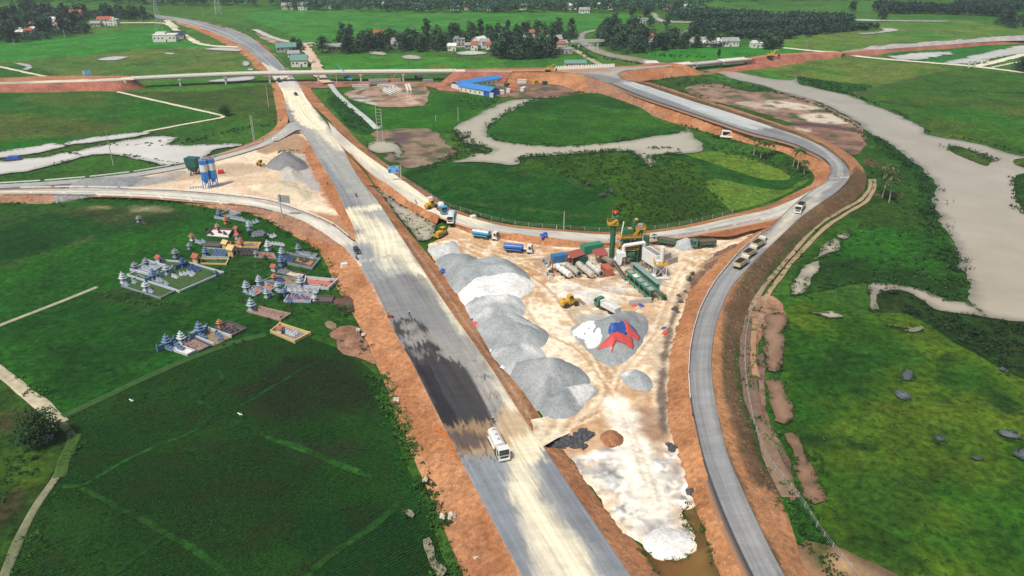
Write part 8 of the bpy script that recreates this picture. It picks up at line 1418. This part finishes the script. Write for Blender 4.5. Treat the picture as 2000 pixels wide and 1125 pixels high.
r = empty('boat_hut', W(27,313,.4), .2, 'small blue covered raft on the flooded left pond', 'raft'); MB().prism([(-3.4,.6),(-2.2,1.9),(2.4,1.9),(3.2,.6)][::-1], -1.6, 1.6).build('cover', M_tblue, r); MB().box((0,0,.3), (7.4,2.6,.6), bev=.1).build('hull', M_bark, r)
# water buffalo
M_hide = paint('buffalo_hide', (0.06,0.058,0.06), .8, dirt=.2)
def buffalo(px, py, rz, label, s=1.0):
 r = empty('water_buffalo', W(px, py, .1), rz, label, 'buffalo'); r.scale = (s, s, s)
 J = dict(rump=(-.9,0,1.1,.36), belly=(0,0,1.0,.48), chest=(.75,0,1.08,.40), neck=(1.2,0,1.0,.24), head=(1.55,0,.75,.17), muzzle=(1.75,0,.45,.12), tail=(-1.2,0,1.0,.07), tip=(-1.3,0,.45,.04), fl=(.72,.22,.6,.13), fl2=(.76,.22,.3,.08), fl3=(.74,.22,.03,.08), fr=(.72,-.22,.6,.13), fr2=(.76,-.22,.3,.08), fr3=(.74,-.22,.03,.08), hl=(-.78,.24,.75,.17), hl2=(-1.0,.24,.42,.09), hl3=(-.92,.24,.03,.08), hr=(-.78,-.24,.75,.17), hr2=(-1.0,-.24,.42,.09), hr3=(-.92,-.24,.03,.08), el=(1.4,.3,.98,.06), er=(1.4,-.3,.98,.06))
 skin_body('body', J, [('belly','rump'),('belly','chest'),('chest','neck'),('neck','head'),('head','muzzle'),('rump','tail'),('tail','tip'),('chest','fl'),('fl','fl2'),('fl2','fl3'),('chest','fr'),('fr','fr2'),('fr2','fr3'),('rump','hl'),('hl','hl2'),('hl2','hl3'),('rump','hr'),('hr','hr2'),('hr2','hr3'),('neck','el'),('neck','er')], M_hide, r)
 for sg in (-1, 1):
  h = MB(); p = Vector((1.45,sg*.12,.95))
  for k in range(5): q = Vector((1.45-.1*k-.05*k*k*.3, sg*(.12+.16*(k+1)-.012*(k+1)**2), .95+.05*k)); h.cyl(p, q, .06-.01*k, .05-.01*k, 6); p = q
  h.build('horn', M_rust, r)
for a in ((1176,386,.3,'water buffalo standing apart in the meadow behind the chimney',1.25),(1193,379,2.0,'water buffalo at the grass edge, front one of the pair',1.25),(1194.5,376,1.6,'water buffalo at the grass edge, rear one of the pair',1.25),(1148,364,.9,'small buffalo by the muddy ditch in the meadow',1.1)): buffalo(*a)
for px, py, l in ((470,813,'white egret flying over the dark crop'),(258,786,'white egret standing in the crop near the grass bund')):
 r = empty('egret', W(px, py, 1.2 if px > 400 else .1), 1.0, l, 'bird'); o = mesh_obj('body', [(-.45,0,.5),(-.1,.12,.55),(-.1,-.12,.55),(-.1,0,.65),(.25,0,.62),(.4,0,.85),(.6,0,.82)], [(0,1,3),(0,3,2),(0,2,1),(1,4,3),(3,4,2),(1,2,4),(3,4,5),(4,6,5),(3,5,6)], M_white, r); MB().add([(-.2,.05,.62),(.15,.05,.62),(.05,.75,.75),(-.2,.8,.72)], [(0,1,2,3)]).add([(-.2,-.05,.62),(.15,-.05,.62),(.05,-.75,.75),(-.2,-.8,.72)], [(3,2,1,0)]).build('wing', M_white, r)
# ------------------------------------------------------------------ graves
ST = {k: paint(k + '_stone', c, .7, dirt=.3, dscale=1.5, dirtc=tuple(x*.6 for x in c)) for k, c in dict(grey=(0.24,0.27,0.31), blue=(0.13,0.21,0.34), navy=(0.07,0.11,0.25), white=(0.52,0.56,0.60), orange=(0.46,0.19,0.10), yellow=(0.62,0.46,0.20), pink=(0.42,0.27,0.22), pale=(0.36,0.43,0.50), dark=(0.10,0.085,0.09)).items()}
FL = {k: paint(k + '_floor', c, .85, dirt=.3, dscale=.7) for k, c in dict(white=(0.74,0.68,0.62), red=(0.48,0.16,0.11), grey=(0.24,0.20,0.18), cream=(0.62,0.50,0.36), earth=(0.26,0.18,0.10), dark=(0.10,0.075,0.07), grass=(0.03,0.085,0.014), blue=(0.2,0.26,0.33)).items()}
def plot(px, wall, floor, label, h=.6, z=.12, skip=()):
 P = [W(x, y, 0) for x, y in px]; c = sum(P, Vector())/len(P); r = empty('grave_plot', c + Vector((0,0,.26)), 0, label, 'grave plot'); L = [p - c for p in P]; n = len(L)
 V = [(p.x, p.y, z) for p in L] + [(p.x, p.y, -.3) for p in L]; up = (L[1]-L[0]).cross(L[2]-L[1]).z > 0
 top = tuple(range(n)) if up else tuple(range(n-1,-1,-1)); MB().add(V, [top] + [((i, n+i, n+(i+1) % n, (i+1) % n) if up else ((i+1) % n, n+(i+1) % n, n+i, i)) for i in range(n)]).build('floor', FL[floor], r)
 for i in range(n):
  if i in skip or not wall: continue
  a, b = L[i], L[(i+1) % n]; d = (b-a); mb = MB(); rz = math.atan2(d.y, d.x); m = (a+b)/2
  mb.box((m.x, m.y, h/2+.02), (d.length-.3, .24, h), rz).box((m.x, m.y, h+.05), (d.length-.3, .34, .08), rz).box((a.x, a.y, h*.65), (.4,.4,h*1.3)).build('wall', ST[wall] if wall in ST else wall, r)
 return r
FRONT = math.atan2(-.55, 1.0)
def pagoda_meshes():
 out = []
 for tiers in (2, 3):
  B = MB().box((0,0,.25), (2.0,2.0,.5), bev=.04).box((0,0,.6), (1.7,1.7,.2)).box((-.62,0,1.5), (.25,1.5,1.7))
  for x in (-.55,.62):
   for y in (-.62,.62): B.box((x,y,1.5), (.26,.26,1.7))
  B.box((0,-.62,1.3), (1.2,.12,1.3)).box((0,.62,1.3), (1.2,.12,1.3)).box((.2,0,.95), (.9,.9,.5)); Rf = []
  for k in range(tiers):
   z = 2.35 + k*.85; w = 1.22 - k*.27; q = MB(); V = []
   for i in range(16):
    t = i*math.pi/8; cx, cy = max(-1,min(1,1.35*math.cos(t))), max(-1,min(1,1.35*math.sin(t))); up = .26*(abs(cx*cy))**2
    V.append((cx*w, cy*w, z+up))
   for i in range(16): V.append((V[i][0]*.92, V[i][1]*.92, V[i][2]-.13))
   for i in range(16): V.append((V[i][0]*.48, V[i][1]*.48, z+.42))
   F = [(i,(i+1) % 16,32+(i+1) % 16,32+i) for i in range(16)] + [(16+(i+1) % 16, (i+1) % 16, i, 16+i) for i in range(16)] + [tuple(range(32,48)), tuple(range(31,15,-1))]
   q.add(V, F); q.box((0,0,z+.6), (w*.9,w*.9,.45))
   if k == tiers-1: q.lathe((0,0,z+.8), [(.16,0),(.22,.15),(.1,.35),(.02,.6)], 8)
   Rf.append((q.v, q.f))
  out.append(((B.v, B.f), Rf))
 return out
PGM = pagoda_meshes()
def shrine(px, py, h, mat_, label, tiers=3, roofm=None, rz=FRONT, wings=False):
 r = empty('shrine', W(px, py, .36), rz, label, 'shrine'); (bv, bf), RF = PGM[tiers-2]; s = .88 * h / (2.35 + tiers*.85 + .7); r.scale = (s*1.1, s*1.1, s)
 mesh_obj('shrine_body', bv, bf, ST[mat_], r); MB().box((.32,0,1.5), (.06,.7,1.1)).build('niche', M_dkgrey, r)
 for v, f in RF: mesh_obj('roof_tier', v, f, ST[roofm or mat_], r)
 if wings:
  for sg in (-1, 1): MB().box((-.5,sg*2.0,.9), (.3,1.9,1.8)).box((-.5,sg*2.0,1.85), (.5,2.0,.14)).box((-.5,sg*3.0,1.3), (.4,.4,2.6)).build('screen_wall', ST[mat_], r)
def hut(px, py, h, mat_, roofm, label, rz=FRONT):
 r = empty('shrine_hut', W(px, py, .36), rz, label, 'shrine'); s = h/2.7; r.scale = (s,s,s); MB().box((0,0,.85), (1.5,1.3,1.7)).prism([(-.65,1.7),(.65,1.7),(0,2.3)], -.74, .74, Matrix.Rotation(0, 4, 'Z') @ Matrix.Rotation(math.pi/2, 4, 'Z')).build('wall', ST[mat_], r)
 MB().prism([(-.95,1.55),(0,2.35),(.95,1.55),(.95,1.7),(0,2.52),(-.95,1.7)], -.95, .95, Matrix.Rotation(math.pi/2, 4, 'Z')).build('roof', ST.get(roofm) or roofm, r); MB().box((.76,0,.75), (.05,.55,1.1)).build('doorway', M_dkgrey, r)
_tm = {}
def tombs(spots, mat_, label, group, s=1.0, rz=FRONT):
 for px, py in spots:
  r = empty('tomb', W(px, py, .38), rz + rng.uniform(-.05,.05), label, 'tomb', group); r.scale = (s,s,s)
  for nm, mk in (('tomb_base', lambda: MB().box((0,0,.18), (2.0,1.1,.36), bev=.04).box((0,0,.5), (1.7,.8,.32), bev=.05)), ('headstone', lambda: MB().prism([(-.42,.6),(.42,.6),(.42,1.25),(.28,1.5),(0,1.62),(-.28,1.5),(-.42,1.25)], -.12, .12, Matrix.Translation((-.6,0,0)) @ Matrix.Rotation(math.pi/2, 4, 'Z')).box((-.1,0,.8), (.9,.95,.14)).box((-.1,0,.98), (.6,.7,.2)))):
   k = (nm, mat_)
   if k not in _tm: o = mk().build(nm, ST[mat_], r); _tm[k] = o.data
   else: o = bpy.data.objects.new(nm, _tm[k]); COL.objects.link(o); o.parent = r
def grid(x0, y0, dx, dy, ex, ey, n, m): return [(x0 + i*dx + j*ex, y0 + i*dy + j*ey) for i in range(n) for j in range(m)]
REDR = M_tile
# lower row by the bund
plot([(530,652),(548,637),(606,656),(576,672)], 'yellow', 'grey', 'small grave plot with a pale yellow wall standing alone by the dark crop', .8); hut(549,651,2.6,'white',REDR,'small white shrine hut with an orange roof in the yellow walled plot'); tombs([(559,648),(563,651),(568,653),(573,655),(578,652)], 'white', 'light blue white tomb in the pale yellow walled plot', 'tombs in the yellow walled plot', .85)
plot([(316,680),(366,697),(381,689),(335,672)], 'white', 'white', 'grave plot with a bright white floor at the left end of the lower row', .5); shrine(328,679,5.2,'blue','blue three tier shrine on the bright white plot',3,wings=True); tombs([(335,684),(347,677),(354,682)], 'blue', 'blue tomb on the bright white floored plot', 'tombs on the white floored plot', 1.0)
plot([(352,672),(388,691),(413,679),(372,660)], 'dark', 'grey', 'weathered dark grave plot with scattered low tombs', .5); shrine(356,671,4.8,'white','pale cream three tier shrine in the weathered dark plot',3); tombs([(372,674),(381,676),(389,675),(396,680),(376,680),(366,676)], 'pink', 'weathered low tomb in the dark plot of the lower row', 'tombs in the weathered plot', .7)
plot([(371,657),(420,677),(452,661),(402,643)], 'white', 'earth', 'grave plot with a white wall and bare brown ground', .7, skip=(1,)); shrine(392,656,5.6,'blue','tall blue three tier shrine in the white walled brown plot',3,wings=True); tombs([(398,661),(427,657)], 'blue', 'blue tomb on the bare brown plot', 'tombs in the brown plot', 1.1); tag(MB().box((0,0,.8), (1.6,.3,1.6), bev=.05).build('gate_pillar', ST['grey'], None, False, W(433,669,0), .5), 'grey gate pillar at the corner of the brown plot', 'gate pillar')
plot([(420,643),(452,660),(482,645),(446,631)], 'dark', 'dark', 'dark overgrown grave plot at the right end of the lower row', .4); shrine(430,639,3.2,'orange','small orange brick shrine at the back of the dark overgrown plot',2); tombs([(438,643),(437,651),(450,648),(460,645)], 'dark', 'dark tomb in the overgrown plot', 'tombs in the dark overgrown plot', .9)
for px, py in ((437,677),(457,674),(475,669)): tree(px, py, 'bush', 'small dark red leaved bush beside the lower row of graves', 'red bushes by the graves', .3)
# large enclosure
plot([(250,541),(351,573),(437,536),(369,516),(320,512)], 'white', 'grass', 'large grass enclosure of many graves with a long pale wall', .6); plot([(239,562),(314,586),(345,570),(272,541)], 'grey', 'grass', 'lower grass enclosure with a grey wall left of the long pale one', .5, .10)
plot([(256,531),(291,540),(322,522),(293,514)], 'white', 'blue', 'tight white walled plot crowded with white tombs', .7, .2)
tombs(grid(268,530,7,1.8,7,-3.2,4,4)[:15], 'white', 'white tomb in the crowded white walled plot', 'tombs in the crowded white plot', .75)
shrine(265,529,4.0,'grey','grey shrine at the left corner of the crowded white plot',2); shrine(287,521,4.0,'grey','grey shrine at the back of the crowded white plot',2); shrine(242,553,4.8,'white','white blue shrine alone at the left end of the lower enclosure',3); shrine(286,568,4.0,'white','white shrine with a blue door in the middle of the lower enclosure',2); shrine(327,536,4.4,'pale','broad pale grey shrine in the middle of the large enclosure',2,wings=True); shrine(301,547,5.0,'blue','bright blue shrine with side screens in the large enclosure',3,wings=True); shrine(358,522,4.6,'navy','navy blue shrine at the back of the large enclosure',3,wings=True); shrine(423,539,2.6,'navy','small navy shrine at the right corner of the large enclosure',2)
shrine(344,503,4.2,'grey','grey shrine standing alone in the rice behind the enclosure',2); hut(312,513,3.0,'white',REDR,'white box shrine with a red roof behind the white plot'); hut(386,514,3.8,'yellow',REDR,'cream shrine hut with a red roof at the blue tombs plot')
tombs([(248,558),(263,553),(296,571),(310,549),(316,550),(326,556)], 'pale', 'pale grey tomb in the grass of the lower enclosure', 'tombs in the lower enclosure', .9); tombs([(340,541),(345,543),(355,538),(362,537),(369,535),(375,539),(378,536)], 'white', 'small white tomb in the grass of the large enclosure', 'white tombs in the large enclosure', .8); tombs([(372,527),(377,530),(383,527),(380,524),(388,529),(376,524)], 'navy', 'navy tomb in the cluster below the navy shrine', 'navy tombs in the large enclosure', .9)
# blue tombs plot and neighbours
plot([(397,505),(447,507),(453,492),(400,488)], 'pale', 'grass', 'rectangular plot of blue tombs with a pale blue wall', .6); shrine(403,501,5.0,'blue','big blue shrine at the left end of the blue tombs plot',3); tombs(grid(417,502,6,0,3,-4,4,3), 'blue', 'blue tomb in the pale blue walled plot', 'tombs in the pale blue walled plot', .85)
plot([(383,517),(442,519),(447,509),(395,508)], 'yellow', 'grass', 'empty grass plot with a low cream wall below the blue tombs', .4)
hut(443,486,3.6,'yellow','yellow','yellow shrine hut left of the orange gold shrine'); hut(455,499,4.2,'yellow','yellow','yellow shrine hut below the cream and red plot'); plot([(441,486),(505,486),(510,478),(444,476)], 'yellow', 'red', 'long cream walled plot with a red floor', .6); shrine(472,483,4.8,'yellow','orange gold shrine in the long cream and red plot',3,'orange'); tombs([(490,482),(495,482),(484,483)], 'grey', 'grey tomb on the red floor of the cream plot', 'tombs in the cream plot', .8)
plot([(458,500),(500,500),(506,490),(462,488)], 'dark', 'dark', 'dark grave plot between the yellow hut and the small grey shrine', .5); tombs(grid(466,497,7,0,2,-4,4,2), 'dark', 'dark tomb in the plot below the cream and red one', 'tombs in the dark middle plot', .9)
shrine(524,489,4.8,'white','slim white shrine beside the row of white tombs',3); tombs([(529,478),(535,478),(541,478.5),(547,479),(553,480)], 'white', 'white tomb in the straight row behind the slim white shrine', 'row of white tombs', .8); shrine(501,502,3.0,'grey','small grey shrine beside the reddish plot',2); plot([(503,505),(540,508),(534,498),(505,496)], 'grey', 'red', 'narrow plot of reddish tombs', .4); tombs([(508,502),(513,502),(521,503),(529,504)], 'orange', 'reddish tomb in the narrow plot', 'tombs in the narrow reddish plot', .8)
# upper cluster
plot([(420,428),(440,431),(470,421),(448,414)], 'pale', 'grey', 'pale walled plot at the top of the graveyard', .8); shrine(429,425,4.6,'blue','blue grey shrine at the top of the graveyard',3); shrine(442,437,4.0,'orange','salmon pink shrine below the topmost plot',3); shrine(425,449,3.2,'pink','weathered pink shrine beside the dark hedged plot',2); hut(463,454,2.6,'pink',REDR,'pinkish shrine hut right of the dark hedged plot'); hut(465,468,2.8,'pale',REDR,'pale blue shrine hut with a red roof behind the orange gold shrine'); shrine(488,450,5.0,'pale','thin pale blue shrine among the upper white tombs',3)
tombs(grid(450,425,6,1.2,3,2.4,5,2) + [(484,436),(490,437),(497,436),(503,434)], 'pale', 'pale blue tomb near the top of the graveyard', 'tombs at the top of the graveyard', .8); plot([(404,461),(448,465),(456,452),(414,450)], 'dark', 'white', 'pale floored plot with a dark hedge wall', .8, skip=(0,)); tombs([(414,458),(430,455),(440,458)], 'dark', 'dark tomb in the dark hedged plot', 'tombs in the dark hedged plot', .8)
tombs(grid(496,462,5,-.6,3,-4,4,2), 'grey', 'grey tomb in the rough cluster of the upper graves', 'tombs in the rough upper cluster', .9); tombs([(526,463),(532,464),(537,462)], 'white', 'whitish tomb near the red earth bank', 'tombs near the bank', .8)
plot([(392,482),(430,484),(434,476),(396,474)], 'dark', 'dark', 'dark plot left of the long cream plot', .3); shrine(376,470,3.6,'white','white shrine with an orange roof left of the dark plots',2,'orange'); shrine(371,487,3.2,'grey','grey shrine left of the blue tombs plot',2); tombs([(386,474),(392,476),(398,474)], 'pale', 'pale tomb beside the white shrine with an orange roof', 'tombs by the orange roofed shrine', .9); shrine(272,434,3.4,'grey','lone grey shrine in the weedy field far left',2); tombs([(280,436),(285,438)], 'dark', 'dark tomb beside the lone grey shrine', 'tombs by the lone shrine', .8)
# right cluster
shrine(551,502,4.6,'pale','pale shrine behind the bright blue one, twin of the pair',3); shrine(550,519,5.0,'blue','bright blue shrine at the head of the red paved plot',3); plot([(555,517),(610,528),(625,510),(562,498)], 'grey', 'grass', 'walled plot with dark tombs and a grass floor', .7); plot([(578,511),(606,521),(613,513),(583,506)], None, 'red', 'red paved terrace with black tombs', .1, .25); tombs([(588,509),(594,513),(600,511)], 'dark', 'black tomb on the red paved terrace', 'tombs on the red terrace', .8); tombs(grid(560,508,5,1,2,-4,3,2), 'navy', 'dark blue tomb behind the bright blue shrine', 'dark blue tombs behind the bright blue shrine', .8)
shrine(583,493,4.2,'grey','pale grey shrine near the red earth bank',3); tombs([(588,498),(593,500),(598,501),(604,503),(611,505)], 'pale', 'pale tomb in the row near the red earth bank', 'row of tombs near the bank', .85); plot([(585,501),(615,507),(620,500),(592,495)], 'grey', 'grey', 'narrow plot under the pale grey shrine', .5); hut(537,531,3.0,'white',REDR,'white shrine hut with an orange roof left of the pink terrace')
plot([(531,534),(586,547),(598,539),(548,527)], 'dark', 'cream', 'pink and cream paved terrace plot', .4); tombs([(545,532),(551,533),(556,534),(561,531)], 'grey', 'grey tomb on the pink and cream terrace', 'tombs on the pink terrace', .8); shrine(536,549,3.4,'orange','small brick red shrine below the pink terrace',2); tombs(grid(539,551,5,0,3,-3,3,2), 'navy', 'dark blue tomb beside the brick red shrine', 'tombs by the brick red shrine', .8); plot([(516,552),(578,560),(590,548),(536,542)], 'grey', 'earth', 'brown earth plot behind the pale blue shrines', .5)
shrine(588,561,5.2,'pale','tall pale blue shrine at the head of the red terrace',3); plot([(594,564),(642,568),(659,552),(598,546)], 'white', 'red', 'white walled terrace with a clean red floor', .9); shrine(482,570,4.8,'pale','pale blue shrine at the left end of the lower terraces',3); shrine(507,558,4.6,'pale','pale blue shrine above the small red terrace',3); shrine(522,581,4.2,'pale','pale blue shrine in front of the small red terraces',3); shrine(543,567,3.8,'pale','squat pale blue shrine in the middle of the terraces',2); shrine(556,578,3.6,'blue','grey blue shrine beside the dark conical bush',2); shrine(615,588,2.6,'white','little white shrine at the corner of the dark plot',2)
plot([(482,577),(500,580),(516,572),(496,562)], 'grey', 'red', 'red floored terrace beside the leftmost pale shrine', .4); plot([(508,564),(530,571),(541,564),(520,556)], 'grey', 'red', 'small red floored terrace between pale shrines', .5); plot([(556,592),(606,593),(612,579),(566,576)], 'pale', 'red', 'red floored terrace with pale blue tombs in front', .5); plot([(552,578),(622,572),(626,562),(560,561)], 'pale', 'grey', 'long grey terrace with white urns and a balustrade', .6); plot([(614,592),(648,592),(652,581),(620,581)], 'dark', 'dark', 'dark empty plot at the right end of the terraces', .3)
tombs([(492,574),(497,570),(495,577),(530,577),(520,556),(548,572)], 'pale', 'pale blue tomb on the small red terraces', 'tombs on the small red terraces', .9); tombs([(570,588),(576,580),(581,583),(593,583),(603,587),(566,590)], 'blue', 'pale blue tomb on the front red terrace', 'tombs on the front red terrace', .85); tombs([(566,568),(577,568),(588,569),(600,571),(616,572)], 'white', 'white tomb on the long grey terrace', 'tombs on the long terrace', .85); tombs([(602,559)], 'navy', 'dark blue tomb on the clean red floored terrace', 'single tomb on the clean terrace', .8)
plot([(484,611),(548,629),(567,617),(508,603)], 'pink', 'grey', 'weathered plot of low tombs at the front of the terraces', .5); shrine(492,607,5.2,'pale','tall pale blue shrine at the head of the weathered front plot',3); tombs(grid(509,609,9,2.4,4,3,5,1), 'pink', 'weathered low tomb in the front plot', 'tombs in the front plot', .8)
for px, py, l in ((563,577,'dark conical bush beside the grey blue shrine'),(545,586,'dark bush before the front red terrace'),(494,556,'dark bush behind the leftmost pale shrine'),(517,478,'dark bush left of the slim white shrine'),(455,478,'dark bush in front of the orange gold shrine'),(518,508,'round green bush below the reddish plot'),(405,452,'dark bush left of the dark hedged plot'),(488,460,'green bush among the upper graves'),(612,497,'bush by the narrow plot at the red bank'),(522,466,'dark bush right of the rough upper cluster'),(550,583,'green bush between the front shrines'),(1297,585,'green bush on the dark rubble by the loop bank'),(1345,548,'round green bush on the rubble below the tippers'),(1352,537,'second green bush on the rubble below the tippers')): tree(px, py, 'bush', l, None, .62, z=0 if px < 1000 else .8, name='bush', cat='bush')
# ------------------------------------------------------------------ the air over the plain
m = bpy.data.materials.new('air'); m.use_nodes = True; nt = m.node_tree; nt.nodes.remove(nt.nodes['Principled BSDF'])
v = nt.nodes.new('ShaderNodeVolumePrincipled'); v.inputs['Color'].default_value = (0.72, 0.82, 0.92, 1); v.inputs['Density'].default_value = 0.00016; v.inputs['Anisotropy'].default_value = 0.2
nt.links.new(v.outputs[0], nt.nodes['Material Output'].inputs['Volume'])
hz_o = MB().box((0, 6000, 54.5), (19500, 16000, 111)).build('haze', m); tag(hz_o, 'thin pale haze over the whole plain', 'haze', kind='stuff')
